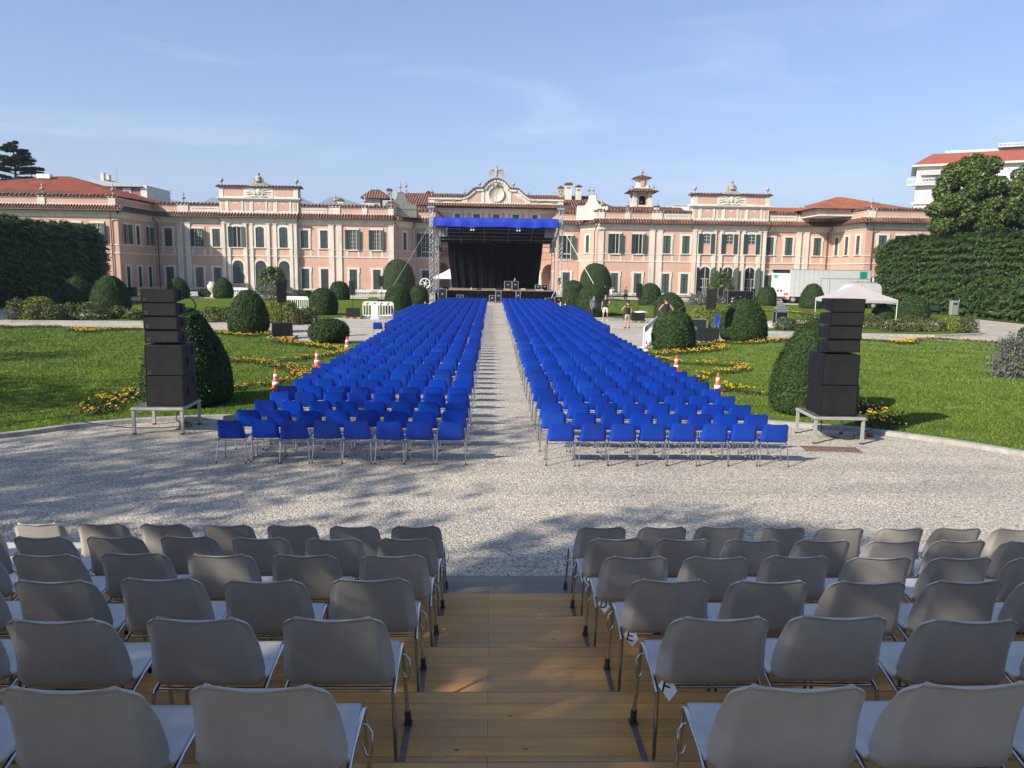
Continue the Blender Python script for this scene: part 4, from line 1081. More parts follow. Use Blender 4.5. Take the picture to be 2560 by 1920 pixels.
def pilaster(M, x, w=0.78, z0=0.0, z1=9.35, d=0.16, name='pilaster', gap=None):
    m = MB()
    m.box(x-w/2, -d, z0+0.5, x+w/2, 0, z1-0.12); m.box(x-w/2-0.06, -d-0.05, z0, x+w/2+0.06, 0, z0+0.5); m.box(x-w/2-0.05, -d-0.05, z1-0.12, x+w/2+0.05, 0, z1)
    m.box(x-w/2-0.03, -d-0.035, 4.80, x+w/2+0.03, 0, 5.0); m.box(x-w/2-0.02, -d-0.025, 5.84, x+w/2+0.02, 0, 6.0)
    m.v = [tuple(M @ Vector(v)) for v in m.v]; return pb(m, name, M_white)
def pier(M, x, w=0.7, z0=Z_PB-0.08, z1=Z_PT, d=0.13, name='parapet_pier'):
    m = MB(); m.box(x-w/2, -d, z0, x+w/2, 0, z1+0.03); m.box(x-w/2-0.08, -d-0.1, z1+0.03, x+w/2+0.08, 0.4, z1+0.14)
    m.v = [tuple(M @ Vector(v)) for v in m.v]; return pb(m, name, M_white)
um = MB(); um.lathe([(0.26, 0), (0.28, 0.12), (0.16, 0.30), (0.09, 0.50), (0.08, 0.80), (0.16, 0.86), (0.36, 1.02), (0.40, 1.12), (0.30, 1.18), (0.12, 1.24), (0.09, 1.42), (0.17, 1.52), (0.18, 1.62), (0.10, 1.72), (0.05, 1.82), (0.09, 1.94), (0.02, 2.08)], seg=12)
URN = um.mesh('urn', M_stone)
um = MB(); um.lathe([(0.26, 0), (0.26, 0.1), (0.12, 0.22), (0.10, 0.55), (0.16, 0.6)]+[(0.36*math.sin(a), 0.95-0.36*math.cos(a)) for a in (0.5, 0.9, 1.3, 1.7, 2.1, 2.5, 2.9)], seg=14)
BALL = um.mesh('stone_ball', M_stone)
def urn(x, y, z, s=1.0, me=None, name='urn'):
    s *= 0.80 if me is None else 0.92
    return place(me or URN, name, Matrix.Translation((x, y, z)) @ Matrix.Scale(s, 4))
def panels(M, x0, x1, top=Z_EAVE, rects=()):
    m = MB()
    for (a, b, z0, z1) in rects: m.box(a, -0.03, z0, b, -0.001, z1)
    m.v = [tuple(M @ Vector(v)) for v in m.v]; return pb(m, 'wall_panel', M_white)
def downpipe(x, y, z1=Z_EAVE-0.1, side=1):
    m = MB(); m.tube([(x, y-0.85, z1), (x, y-0.8, z1-0.25), (x+0.25*side, y-0.35, z1-0.75), (x+0.3*side, y-0.14, z1-1.1), (x+0.3*side, y-0.14, 0.2)], 0.065, 6); pb(m, 'downpipe', M_pipe)
def under_strips(M, x, w):
    """white strips that run from sill to string course, as on the facade"""
    m = MB()
    for sx in (-1, 1): m.box(x+sx*(w/2+0.15)-0.13, -0.04, 4.98, x+sx*(w/2+0.15)+0.13, -0.001, SILL_U-0.13)
    m.v = [tuple(M @ Vector(v)) for v in m.v]; pb(m, 'sill_strip', M_white)

for s in (-1, 1):
    def X(v): return v*s
    def run(a, b, **k):
        """a, b given as (|x|, y) going outwards; wall must always be traced left to right"""
        A, B = (X(a[0]), a[1]), (X(b[0]), b[1])
        return wall_run(A, B, **k) if s > 0 else wall_run(B, A, **{**k, 'ex': k.get('ex', (0, 0))[::-1]})
    # outer wing: front and the side that looks at the court
    out = 78 if s < 0 else 57.9
    Mw, Lw = run((47.7, YW), (out, YW), ex=(1, 1 if s > 0 else 0))
    if s > 0: wall_run((57.9, YW), (57.9, YW+25), ex=(1, 0), dz=0.004)
    side0, side1 = ((47.7, YM), (47.7, YW)) if s > 0 else ((-47.7, YW), (-47.7, YM))
    Ms, Ls = wall_run(side0, side1, ex=(0, 1) if s > 0 else (1, 0), dz=0.004)
    for i, yy in enumerate((101.9, 105.2, 108.3)):
        rz = R(-90) if s > 0 else R(90)
        k = 'shut' if s > 0 else ('open' if i != 1 else 'closed')
        window(onwall(X(47.7), yy, SILL_U, rz), k, 1.0 if i != 1 else 0.95, H_U, 0, (35, 35))
        if s < 0: window(onwall(X(47.7), yy, SILL_L, rz), 'closed', 0.95, H_L)
    for j, xx in enumerate((49.9, 52.5, 55.0) if s > 0 else (50.3, 53.1, 55.8, 60, 64)):
        k = ['shut', 'open', 'shut'][j % 3] if s > 0 else 'open'
        window(onwall(X(xx), YW, SILL_U), k, 1.05, H_U, 0, (12, 20))
        window(onwall(X(xx), YW, SILL_L), 'closed', 1.05, H_L)
    for xx in ((48.3, 57.3) if s > 0 else (48.3, 57.0, 66)):
        Mi = Matrix.Identity(4); Mi.translation = (0, YW, 0); pier(Mi, X(xx), 0.9); urn(X(xx), YW+0.35, Z_PT+0.14)
    urn(X(47.7)-s*(-0.0), YW+8.2, Z_PT+0.14) if s > 0 else None
    # main front
    Mm, Lm = run((14.3, YM), (47.7, YM))
    o = Matrix.Identity(4); o.translation = (0, YM, 0)
    k1 = 'shut' if s > 0 else 'closed'
    for xx in (45.6, 41.5, 38.8 if s > 0 else 39.0, 26.8, 24.1, 20.1, 16.8):
        big = xx in (20.1, 16.8)
        ku = k1
        if big: ku = 'open' if s < 0 else 'gap'
        if s < 0 and xx == 41.5: ku = 'open'
        h = 2.75 if big else H_U
        window(onwall(X(xx), YM, SILL_U-(0.15 if big else 0)), ku, 1.05, h, 0, (14, 10) if big else (50, 50) if (s < 0 and xx == 41.5) else (10, 10))
        window(onwall(X(xx), YM, SILL_L), k1 if not (s > 0 and big) else 'shut', 1.05, H_L)
        under_strips(o, X(xx), 1.3)
    for xx in (43.75, 42.95+0.0) if False else (44.0, 42.9, 23.1, 22.0, 14.75): pilaster(o, X(xx), 0.72)
    for xx in (43.45, 22.55, 14.75): pier(o, X(xx), 1.5 if xx != 14.75 else 0.75); urn(X(xx), YM+0.35, Z_PT+0.14)
    pier(o, X(18.4), 0.7); urn(X(18.4), YM+0.35, Z_PT+0.14, 0.95)
    for (a, b) in ((38.5, 42.4), (23.6, 27.2)):      # framed parapet panels
        m = MB(); z0, z1 = Z_PB+0.15, Z_PT-0.17; fr_ = [(X(a), z0), (X(b), z0), (X(b), z1), (X(a), z1)]; q = 0.22; c0, c1 = min(X(a), X(b)), max(X(a), X(b))
        o4 = [(c0, z0), (c1, z0), (c1, z1), (c0, z1)]; i4 = [(c0+q, z0+q), (c1-q, z0+q), (c1-q, z1-q), (c0+q, z1-q)]
        vs = [(x_, YM-0.045, z_) for x_, z_ in o4+i4]+[(x_, YM-0.001, z_) for x_, z_ in o4+i4]
        m.add(vs, [(k, (k+1) % 4, 4+(k+1) % 4, 4+k) for k in range(4)]+[(k, k+8, (k+1) % 4+8, (k+1) % 4) for k in range(4)]+[(4+k, 4+(k+1) % 4, 12+(k+1) % 4, 12+k) for k in range(4)]); pb(m, 'parapet_panel', M_white)
    for xx in (38.4, 14.1, 47.3): downpipe(X(xx), YM, side=-s)
    downpipe(X(27.5), YM, side=s)
    for xx in (47.95,): downpipe(X(xx)+0.3*s, YW, side=s)
    # ---- pavilion, one pace forward
    YP = YM-0.45; pc = 32.9
    m = MB(); m.box(X(27.65), YP, 0, X(38.15), YM+0.3, Z_EAVE); pb(m, 'pavilion_wall', M_pink)
    oP = Matrix.Identity(4); oP.translation = (0, YP, 0)
    m = MB(); m.box(X(27.6), YP-0.06, Z_EAVE-0.85, X(38.2), YP-0.001, Z_EAVE-0.42); m.box(X(27.55), YP-0.2, Z_EAVE-0.42, X(38.25), YP-0.002, Z_EAVE-0.24); m.box(X(27.5), YP-0.42, Z_EAVE-0.24, X(38.3), YP-0.003, Z_EAVE-0.08); pb(m, 'cornice', M_white)
    m = MB(); x0, x1 = sorted((X(27.3), X(38.5)))
    m.prism([(YP-0.8, Z_EAVE-0.03), (YP-0.75, Z_EAVE+0.10), (YM+0.02, Z_EAVE+0.70), (YM+0.02, Z_EAVE-0.05)], x0, x1, 0, 'X')
    for i in range(26): xx = x0+(i+0.5)*(x1-x0)/26; m.tube([(xx, YP-0.84, Z_EAVE+0.09), (xx, YM-0.02, Z_EAVE+0.76)], 0.10, 6)
    pb(m, 'eave_roof', M_tile)
    m = MB(); m.tube([(x0, YP-0.87, Z_EAVE-0.02), (x1, YP-0.87, Z_EAVE-0.02)], 0.085, 6); pb(m, 'gutter', M_pipe)
    for i, xx in enumerate((29.6, 32.85, 36.0)):
        if s > 0:
            window(onwall(X(xx), YP, SILL_U), 'niche', 1.15, 2.8, 2, (6, 6))
            window(onwall(X(xx), YP, 0.1), 'door', 1.5, 4.15, 1, (40 if i != 2 else 75, 40))
            m = MB(); m.box(X(xx)-0.74, YP-0.06, 0.15, X(xx)+0.74, YP-0.05, 0.25); 
            for q in (-0.7, -0.25, 0.25, 0.7): m.box(X(xx)+q-0.04, YP-0.075, 0.12, X(xx)+q+0.04, YP-0.051, 2.6)
            for q in (1.35, 2.55): m.box(X(xx)-0.74, YP-0.072, q, X(xx)+0.74, YP-0.052, q+0.1)
            pb(m, 'door_frame', M_cream)
        else:
            window(onwall(X(xx), YP, SILL_U), 'gap' if xx == 36.0 else 'closed', 1.15, 2.8, 2, (14, 14))
            window(onwall(X(xx), YP, 1.05 if xx == 36.0 else 0.1), 'closed', 1.5, 3.2 if xx == 36.0 else 4.15, 1)
        m = MB(); m.box(X(xx)-1.02, YP-0.03, 4.98, X(xx)-0.74, YP, 5.95); m.box(X(xx)+0.74, YP-0.03, 4.98, X(xx)+1.02, YP, 5.95); m.box(X(xx)-0.9, YP-0.04, 9.0, X(xx)+0.9, YP, 9.3); pb(m, 'wall_panel', M_white)
    for xx in (27.95, 28.55, 30.75, 31.7, 34.0, 34.85, 37.15, 37.85): pilaster(oP, X(xx), 0.42, d=0.20, name='pilaster')
    m = MB()
    for (z0, z1) in ((5.86, 5.98), (4.82, 4.98)): m.box(X(27.66), YP-0.06, z0, X(38.14), YP-0.001, z1)
    m.box(X(27.66), YP-0.09, 0, X(38.14), YP-0.002, 0.10); pb(m, 'string_course', M_white)
    # attic storey
    ZFIX = True
    m = MB(); m.box(X(27.5), YM-0.3, Z_PB-0.2, X(38.3), YM+1.2, 14.65); pb(m, 'attic_wall', M_white)
    m = MB(); ya = YM-0.3
    for xx in (29.6, 32.9, 36.2):
        for sg in (0,):
            m.prism([(X(xx)-0.78, 11.15), (X(xx)-0.35, 11.15), (X(xx), 11.32), (X(xx)+0.35, 11.15), (X(xx)+0.78, 11.15), (X(xx)+0.78, 12.35), (X(xx)+0.35, 12.35), (X(xx), 12.05), (X(xx)-0.35, 12.35), (X(xx)-0.78, 12.35)], ya-0.035, ya-0.001, 0, 'Y')
    for xx in (27.95, 31.25, 34.55, 37.85): m.box(X(xx)-0.2, ya-0.036, 11.1, X(xx)+0.2, ya-0.001, 12.4)
    for (a, b) in ((28.25, 30.75), (35.05, 37.55)): m.box(X(a), ya-0.034, 13.3, X(b), ya-0.001, 14.5)
    pb(m, 'attic_panel', M_pink)
    m = MB(); m.box(X(27.3), ya-0.25, 12.62, X(38.5), ya-0.001, 12.82); m.box(X(27.15), ya-0.42, 12.82, X(38.65), YM+1.3, 12.98); m.box(X(27.5), ya-0.12, 10.65, X(38.3), ya-0.001, 10.95)
    for xx in (28.6, 30.5, 31.9, 33.85, 35.2, 37.2): m.box(X(xx)-0.15, ya-0.10, 10.95, X(xx)+0.15, ya-0.001, 12.62)
    for xx in (27.8, 38.0): m.box(X(xx)-0.3, ya-0.08, 12.98, X(xx)+0.3, ya-0.001, 14.6)
    m.box(X(30.9), ya-0.06, 13.1, X(34.9), ya-0.0015, 14.6)
    pb(m, 'attic_cornice', M_white)
    m = MB(); c = X(pc)      # carved trophy: oval shield between flags
    m.lathe([(0.02, 0.16), (0.3, 0.14), (0.36, 0.08), (0.40, 0.0)], (0, 0, 0), 16)
    m.v = [(c+v[0]*0.9, ya-0.07-v[2], 13.95+v[1]*1.35) for v in m.v]
    for sg in (-1, 1):
        for (dx, z, dz, L_) in ((0.4, 13.7, 0.35, 1.35), (0.45, 13.55, 0.10, 1.25), (0.35, 13.9, 0.65, 1.2)):
            pts = [(c+sg*(dx+L_*t), ya-0.12, z+dz*t+0.16*math.sin(t*4.5)) for t in (0, .25, .5, .75, 1)]; m.tube(pts, [0.12, 0.11, 0.09, 0.07, 0.03], 6)
        m.tube([(c+sg*0.2, ya-0.1, 13.3), (c+sg*0.8, ya-0.1, 13.22), (c+sg*1.1, ya-0.1, 13.3)], 0.08, 6)
    pb(m, 'carved_trophy', M_white)
    m = MB(); x0, x1 = sorted((X(27.1), X(38.7)))
    m.prism([(ya-0.35, 14.65), (ya-0.35, 14.73), (YM+0.4, 15.0), (YM+1.4, 14.73), (YM+1.4, 14.65)], x0, x1, 0, 'X')
    for i in range(25): xx = x0+(i+0.5)*(x1-x0)/25; m.tube([(xx, ya-0.42, 14.73), (xx, YM+0.4, 15.03)], 0.10, 6)
    pb(m, 'attic_coping', M_tile)
    for xx in (27.75, 38.05): urn(X(xx), YM+0.1, 14.42, 0.85, BALL, 'stone_ball')
    m = MB(); m.prism([(c-1.35, 14.8), (c+1.35, 14.8), (c+0.95, 15.15), (c+0.6, 15.5), (c-0.6, 15.5), (c-0.95, 15.15)], ya-0.1, ya+0.5, 0, 'Y')
    m.lathe([(0.5, 0), (0.62, 0.15), (0.35, 0.3), (0.5, 0.55), (0.42, 0.8), (0.2, 0.95), (0.15, 1.1), (0.26, 1.2), (0.2, 1.4), (0.03, 1.55)], (c, ya+0.2, 15.5), 9)
    for sg in (-1, 1): m.tube([(c+sg*0.35, ya+0.15, 15.5), (c+sg*0.65, ya+0.15, 15.75), (c+sg*0.5, ya+0.15, 16.1)], 0.12, 6)
    pb(m, 'stone_crest', M_stone)
    ZFIX = False
    # ---- canted corner and inner front
    if s > 0: Mc, Lc = wall_run((12.1, YI), (14.3, YM))
    else: Mc, Lc = wall_run((-14.3, YM), (-12.1, YI))
    ang = math.atan2(-5, 2.2) if s > 0 else math.atan2(5, 2.2)
    cx, cy = X(13.2), (YI+YM)/2
    rz = math.atan2(YM-YI, 2.2) if s > 0 else math.atan2(YI-YM, 2.2)
    window(onwall(cx, cy, SILL_U, rz), 'shut', 0.95, H_U); window(onwall(cx, cy, SILL_L, rz), 'closed', 0.95, H_L)
    # scrolled gable on the corner parapet
    m = MB(); x0 = 1.35 if s > 0 else 1.35
    sc = [(-2.3, 0), (2.3, 0), (2.25, 0.75), (1.6, 0.7), (1.0, 1.0), (0.62, 1.6), (0.5, 2.3), (-0.5, 2.3), (-0.62, 1.6), (-1.0, 1.0), (-1.6, 0.7), (-2.25, 0.75)]
    Mg = Matrix.Translation((X(13.6), YM+1.2, Z_PT-1.1)) @ Matrix.Rotation(rz*0.35, 4, 'Z')
    m.prism([(a, b+1.1) for a, b in sc], -0.35, 0.1, 0, 'Y', Mg); m.prism([(-2.3, 0), (2.3, 0), (2.3, 1.1), (-2.3, 1.1)], -0.3, 0.15, 0, 'Y', Mg)
    pb(m, 'scrolled_gable', M_stone if s < 0 else M_white)
    urn(X(13.6), YM+1.2, Z_PT+2.3, 0.85)
    Mi_, Li = (wall_run((8.9, YI), (12.1, YI)) if s > 0 else wall_run((-12.1, YI), (-8.9, YI)))
    window(onwall(X(10.4), YI, SILL_U-0.9), 'gap' if s > 0 else 'open', 1.2, H_U+0.9, 0, (14, 14)); window(onwall(X(10.4), YI, SILL_L), 'closed', 1.1, H_L)
    downpipe(X(11.9), YI, side=s)
    if s > 0: wall_run((8.9, YC), (8.9, YI), depth=0.3)
    else: wall_run((-8.9, YI), (-8.9, YC), depth=0.3)
    for yy in (118.2, 122.5): window(onwall(X(8.9), yy, SILL_U, R(-90) if s > 0 else R(90)), 'open', 1.0, H_U, 0, (30, 30)); window(onwall(X(8.9), yy, SILL_L, R(-90) if s > 0 else R(90)), 'closed', 1.0, H_L)
    # ---- roofs behind the parapets
    def roof(name, pts, faces, m_=M_tile):
        mb = MB(); mb.add([(X(a), b, c) for a, b, c in pts], faces if s > 0 else [f[::-1] for f in faces]); pb(mb, name, m_)
    def gable(name, x0, x1, y0, y1, z0, zr, hip0=0, hip1=0, m_=M_tile):
        ym = (y0+y1)/2
        roof(name, [(x0, y0, z0), (x1, y0, z0), (x1, y1, z0), (x0, y1, z0), (x0+hip0, ym, zr), (x1-hip1, ym, zr)], [(0, 1, 5, 4), (2, 3, 4, 5), (1, 2, 5), (3, 0, 4), (3, 2, 1, 0)], m_)
    zr = 12.95 if s > 0 else 12.3
    gable('roof', 14.6, 27.3, YM+0.7, YM+11, Z_PT-0.2, zr, 0, 0)
    gable('roof', 38.6, 50, YM+0.7, YM+11, Z_PT-0.2, zr, 0, 0)
    gable('roof', 9.0, 15.0, YI+0.7, YI+9, Z_PT-0.2, 12.8, 1, 1)
    if s < 0:
        gable('wing_roof', 47.0, 83, YW+2.0, YW+22, 11.9, 15.5, 12.5, 21.5, make_tiles('dark red roof tile', (0.36, 0.10, 0.06), (0.30, 0.085, 0.05), 'X', 0.35))
        gable('wing_roof', 50.5, 74, YW+0.8, YW+8, 11.7, 13.0, 6, 3, M_tile)
        m = MB(); m.box(X(63.2), YW+10.2, 15.0, X(61.4), YW+11.0, 15.62); pb(m, 'skylight', M_alu)
    else:
        gable('wing_roof', 42.0, 56.5, YW+3.5, YW+21, 12.15, 14.5, 6.9, 6.9, M_tileO)
        gable('wing_roof', 36.5, 50.0, YM+0.9, YM+14, 11.9, 13.3, 4, 4, M_tileO)
        m = MB(); m.box(43.0, YW+4.2, 11.2, 55.7, YW+20.0, 12.12); pb(m, 'attic_wall', M_white)

# ---- centre block
ZC = 13.35
def cbox(m, *a, **k): m.box(*a, **k)
m = MB(); m.box(-10.75, YC, 0, 10.75, YC+12, ZC+0.6); pb(m, 'wall', M_pink)
m = MB(); m.box(-10.8, YC-0.06, ZC-0.75, 10.8, YC-0.001, ZC-0.3); m.box(-11, YC-0.4, ZC-0.3, 11, YC-0.002, ZC-0.08); m.box(-10.76, YC-0.07, 9.7, 10.76, YC-0.001, 9.9); pb(m, 'cornice', M_white)
m = MB(); m.prism([(YC-0.8, ZC-0.03), (YC-0.75, ZC+0.1), (YC+0.02, ZC+0.75), (YC+0.02, ZC)], -11.1, 11.1, 0, 'X')
for i in range(52): xx = -11.1+(i+0.5)*22.2/52; m.tube([(xx, YC-0.85, ZC+0.09), (xx, YC-0.02, ZC+0.8)], 0.1, 6)
pb(m, 'eave_roof', M_tile)
m = MB(); m.tube([(-11.2, YC-0.9, ZC-0.02), (11.2, YC-0.9, ZC-0.02)], 0.085, 6); pb(m, 'gutter', M_pipe)
for i, px_ in enumerate((505, 712, 915, 1117, 1322)):
    xx = WY(1020+px_/4.148, 540, YC)[0]-AX
    window(onwall(xx, YC, 10.6), 'closed', 1.05, 1.75); window(onwall(xx, YC, 5.6), 'closed', 1.2, 3.0)
oc = Matrix.Identity(4); oc.translation = (0, YC, 0)
for xx in (-10.2, -7.0, -3.55, -1.65-1.65+1.65, 1.65, 3.55+0.0, 7.0, 10.2):
    if abs(xx) == 3.55: xx = math.copysign(5.0, xx)
    m = MB(); m.box(xx-0.3, YC-0.14, 9.9, xx+0.3, YC-0.001, ZC-0.75); pb(m, 'pilaster', M_white)
# ground-floor portico: columns with arches, seen beside the stage
m = MB()
for xx in (-7.2, -4.3, -1.45, 1.45, 4.3, 7.2):
    m.lathe([(0.34, 0), (0.34, 0.25), (0.24, 0.32), (0.21, 2.9), (0.32, 3.05), (0.34, 3.2)], (xx, YC-3.2, 0.1), 14)
pb(m, 'portico_columns', M_white)
m = MB()
for x0 in (-10.05, -7.2, -4.3, -1.45, 1.45, 4.3, 7.2):
    w = 2.85; q = [(x0, 3.3), (x0, 5.2), (x0+w, 5.2), (x0+w, 3.3)]
    q += [(x0+w/2+(w/2-0.3)*math.cos(a), 3.3+(w/2-0.3)*math.sin(a)) for a in [math.pi*k/8 for k in range(9)]]
    m.prism(q, YC-3.5, YC-3.1, 0, 'Y')
m.box(-8.6, YC-3.6, 5.2, 8.6, YC-0.1, 5.4); pb(m, 'portico_arcade', M_pink)
m = MB()
for i in range(80): xx = -8.5+i*17/79; m.box(xx-0.02, YC-3.55, 5.4, xx+0.02, YC-3.52, 6.3)
m.box(-8.5, YC-3.56, 6.3, 8.5, YC-3.5, 6.36); pb(m, 'balcony_railing', M_iron)
# crowning gable
def zc_(py): return WY(1240, py, YC)[1]
def xc_(px): return WY(px, 500, YC)[0]-AX
G0 = 14.1
half = [(11.0, 14.1), (11.0, 15.0), (5.6, 15.02), (5.0, 15.2), (4.5, 15.5), (4.0, 15.95), (3.6, 16.3), (3.4, 16.4), (2.1, 16.45), (1.95, 16.7), (1.65, 17.1), (1.2, 17.5), (0.65, 17.8), (0, 17.92)]
pts = half; poly = pts+[(-x, z) for x, z in pts[-2::-1]]
m = MB(); m.prism(poly, YC, YC+0.9, 0, 'Y'); pb(m, 'gable_wall', M_white)
# tile line that follows the outline
tp = [(x, z+0.003) for x, z in half if z >= 15]
m = MB()
full = [(x, z) for x, z in tp]+[(-x, z) for x, z in tp[::-1]]
for (a, b) in zip(full[:-1], full[1:]):
    d = Vector((b[0]-a[0], b[1]-a[1])); n_ = Vector((-d.y, d.x)).normalized(); 
    if n_.y < 0: n_ = -n_
    if d.length < 0.01: continue
    q = [a, b, (b[0]+n_.x*0.2, b[1]+n_.y*0.2), (a[0]+n_.x*0.2, a[1]+n_.y*0.2)]
    m.prism(q, YC-0.42, YC+1.0, 0, 'Y')
pb(m, 'gable_coping', M_tile)
m = MB()
for (a, b) in zip(full[:-1], full[1:]):
    d = Vector((b[0]-a[0], b[1]-a[1])); n_ = Vector((-d.y, d.x)).normalized()
    if n_.y < 0: n_ = -n_
    if d.length < 0.01: continue
    q = [(a[0]-n_.x*0.42, a[1]-n_.y*0.42), (b[0]-n_.x*0.42, b[1]-n_.y*0.42), (b[0]-n_.x*0.003, b[1]-n_.y*0.003), (a[0]-n_.x*0.003, a[1]-n_.y*0.003)]
    m.prism(q, YC-0.28, YC-0.002, 0, 'Y')
for xx in (-10.4, -5.1, 5.1, 10.4): m.box(xx-0.42, YC-0.16, 14.1, xx+0.42, YC-0.003, 14.95)
for xx in (-2.2, 2.2): m.box(xx-0.22, YC-0.12, 14.1, xx+0.22, YC-0.003, 16.0)
m.box(-11, YC-0.2, 14.0, 11, YC-0.004, 14.2); pb(m, 'gable_moulding', M_white)
m = MB()
for sg in (-1, 1):
    m.prism([(sg*2.55, 14.3), (sg*4.6, 14.3), (sg*4.6, 14.6), (sg*4.0, 14.8), (sg*3.4, 15.2), (sg*2.9, 15.65), (sg*2.55, 15.75)], YC-0.035, YC-0.001, 0, 'Y')
    m.prism([(sg*5.7, 14.3), (sg*9.8, 14.3), (sg*9.8, 14.75), (sg*5.7, 14.75)], YC-0.035, YC-0.001, 0, 'Y')
pb(m, 'gable_panel', M_pink)
m = MB()
for sg in (-1, 1):
    m.tube([(sg*9.6, YC-0.1, 14.75), (sg*9.85, YC-0.1, 14.5), (sg*9.4, YC-0.1, 14.35), (sg*8.6, YC-0.1, 14.55), (sg*7.8, YC-0.1, 15.0), (sg*7.2, YC-0.1, 15.05), (sg*6.9, YC-0.1, 14.75), (sg*7.2, YC-0.1, 14.5)], 0.11, 6)
    m.tube([(sg*7.2, YC-0.1, 14.5), (sg*6.6, YC-0.1, 14.45), (sg*6.0, YC-0.1, 14.75), (sg*5.8, YC-0.1, 15.1)], 0.10, 6)
pb(m, 'gable_scroll', M_stone)
m = MB(); m.lathe([(1.32, 0), (1.28, 0.10), (1.18, 0.12), (1.16, 0.05), (0.04, 0.05)], (0, 0, 0), 32); m.v = [(v[0], YC-0.02-v[2]-0.12, 15.55+v[1]*0.98) for v in m.v]
m.tube([(0, YC-0.2, 16.4), (0, YC-0.2, 14.7)], 0.03, 6)
m2 = pb(m, 'stone_dial', mat('pale carved stone', (0.52, 0.49, 0.41), 0.9, var=0.12, vscale=3, bump=0.6, bscale=5))
m = MB()
for sg in (-1, 1): m.tube([(0, YC-0.35, 17.0), (sg*0.45, YC-0.3, 17.2), (sg*0.8, YC-0.25, 16.95), (sg*0.5, YC-0.3, 16.8)], 0.10, 6)
m.lathe([(0.1, -0.3), (0.28, -0.1), (0.3, 0.15), (0.1, 0.35)], (0, YC-0.35, 17.0), 8); pb(m, 'carved_mask', M_stone)
# eagle with spread wings
m = MB()
m.lathe([(0.5, -0.1), (0.4, 0.1), (0.15, 0.2), (0.1, 0.35)], (0, YC+0.3, 18.85), 10)
m.tube([(0, YC+0.3, 19.1), (0, YC+0.25, 19.5), (0, YC+0.2, 20.0), (0, YC+0.2, 20.45), (0.0, YC+0.2, 20.75)], [0.10, 0.24, 0.26, 0.14, 0.12], 8)
m.lathe([(0.04, -0.15), (0.15, -0.03), (0.15, 0.08), (0.05, 0.18)], (-0.04, YC+0.18, 20.85), 8); m.tube([(-0.12, YC+0.18, 20.9), (-0.32, YC+0.18, 20.84)], [0.06, 0.01], 6)
for sg in (-1, 1):
    out = [(0.12, 20.25), (0.5, 20.28), (0.85, 20.42), (1.1, 20.25), (1.25, 19.8), (1.30, 19.1), (1.12, 19.35), (1.0, 19.15), (0.9, 19.5), (0.78, 19.35), (0.68, 19.7), (0.5, 19.65), (0.2, 19.85)]
    m.prism([(sg*a, b) for a, b in out], YC+0.17, YC+0.27, 0, 'Y')
    m.tube([(sg*0.12, YC+0.2, 20.2), (sg*0.5, YC+0.18, 20.25), (sg*0.85, YC+0.18, 20.38), (sg*1.12, YC+0.2, 20.15)], [0.13, 0.11, 0.1, 0.04], 6)
    m.tube([(sg*0.12, YC+0.25, 19.4), (sg*0.16, YC+0.25, 19.0)], 0.06, 6)
m.v = [(v[0], v[1], v[2]-0.85) for v in m.v]; pb(m, 'stone_eagle', M_stone)
for xx, z_, sc_ in ((-10.5, 15.15, 0.8), (-5.2, 15.15, 0.75), (5.2, 15.15, 0.75), (10.5, 15.15, 0.8)): urn(xx, YC+0.3, z_, sc_)
for xx in (-2.75, 2.75): urn(xx, YC+0.3, 16.5, 0.8, BALL, 'stone_ball')
# the big roof behind
m = MB(); zr = 16.2; y0, y1 = YC+1.2, YC+13
m.add([(-17.5, y0-3, 13.6), (20.0, y0-3, 13.3), (23.5, y1, 13.0), (-17.5, y1+4, 13.2), (-15.2, YC+7, zr), (15.5, YC+7, zr)], [(0, 1, 5, 4), (2, 3, 4, 5), (1, 2, 5), (3, 0, 4), (3, 2, 1, 0)])
pb(m, 'main_roof', M_tile)
m = MB()
for xx, y_, z_, s_ in ((-15.4, YC+7, 16.2, 0.9), (15.9, YC+7, 16.0, 1.05)): m.box(xx-0.35, y_-0.3, z_-1.0, xx+0.35, y_+0.3, z_+0.3)
pb(m, 'roof_pedestal', M_stone)
for xx, y_, z_ in ((-15.4, YC+7, 16.5), (15.9, YC+7, 16.3)): urn(xx, y_, z_, 1.0)
def chimney(px0, px1, pyt, pyb, Y, m_, cap=0, name='chimney'):
    x0 = WY(px0, pyt, Y)[0]-AX; x1 = WY(px1, pyt, Y)[0]-AX; zt = WY(px0, pyt, Y)[1]; zb = WY(px0, pyb, Y)[1]
    m = MB(); m.box(x0, Y, zb-1.5, x1, Y+(x1-x0), zt-0.25); o_ = pb(m, name, m_)
    c = MB(); e = 0.15; ym = Y+(x1-x0)/2; xm = (x0+x1)/2
    if cap == 1:
        c.box(x0-e, Y-e, zt-0.25, x1+e, Y+(x1-x0)+e, zt-0.05)
        for i in range(4): xx = x0+(i+0.5)*(x1-x0)/4; c.tube([(xx, Y-e, zt+0.02), (xx, Y+(x1-x0)+e, zt+0.02)], 0.12, 6)
    else: c.prism([(x0-e, zt-0.25), (x1+e, zt-0.25), (xm, zt+0.15)], Y-e, Y+(x1-x0)+e, 0, 'Y')
    pb(c, 'chimney_cap', M_tile if cap == 1 else M_eave)
    h = MB(); w = x1-x0
    for i in range(3): h.box(x0+w*(0.22+0.22*i), Y-0.01, zt-0.95, x0+w*(0.33+0.22*i), Y-0.001, zt-0.6)
    pb(h, 'chimney_vents', M_dark)
M_beige = mat('beige chimney render', (0.40, 0.34, 0.24), 0.9, var=0.1, vscale=2)
chimney(1414, 1430, 458, 493, YC+4, M_white, 1); chimney(1440, 1454, 463, 494, YC+4, M_white, 0); chimney(1396, 1410, 466, 490, YC+6, M_beige, 0)
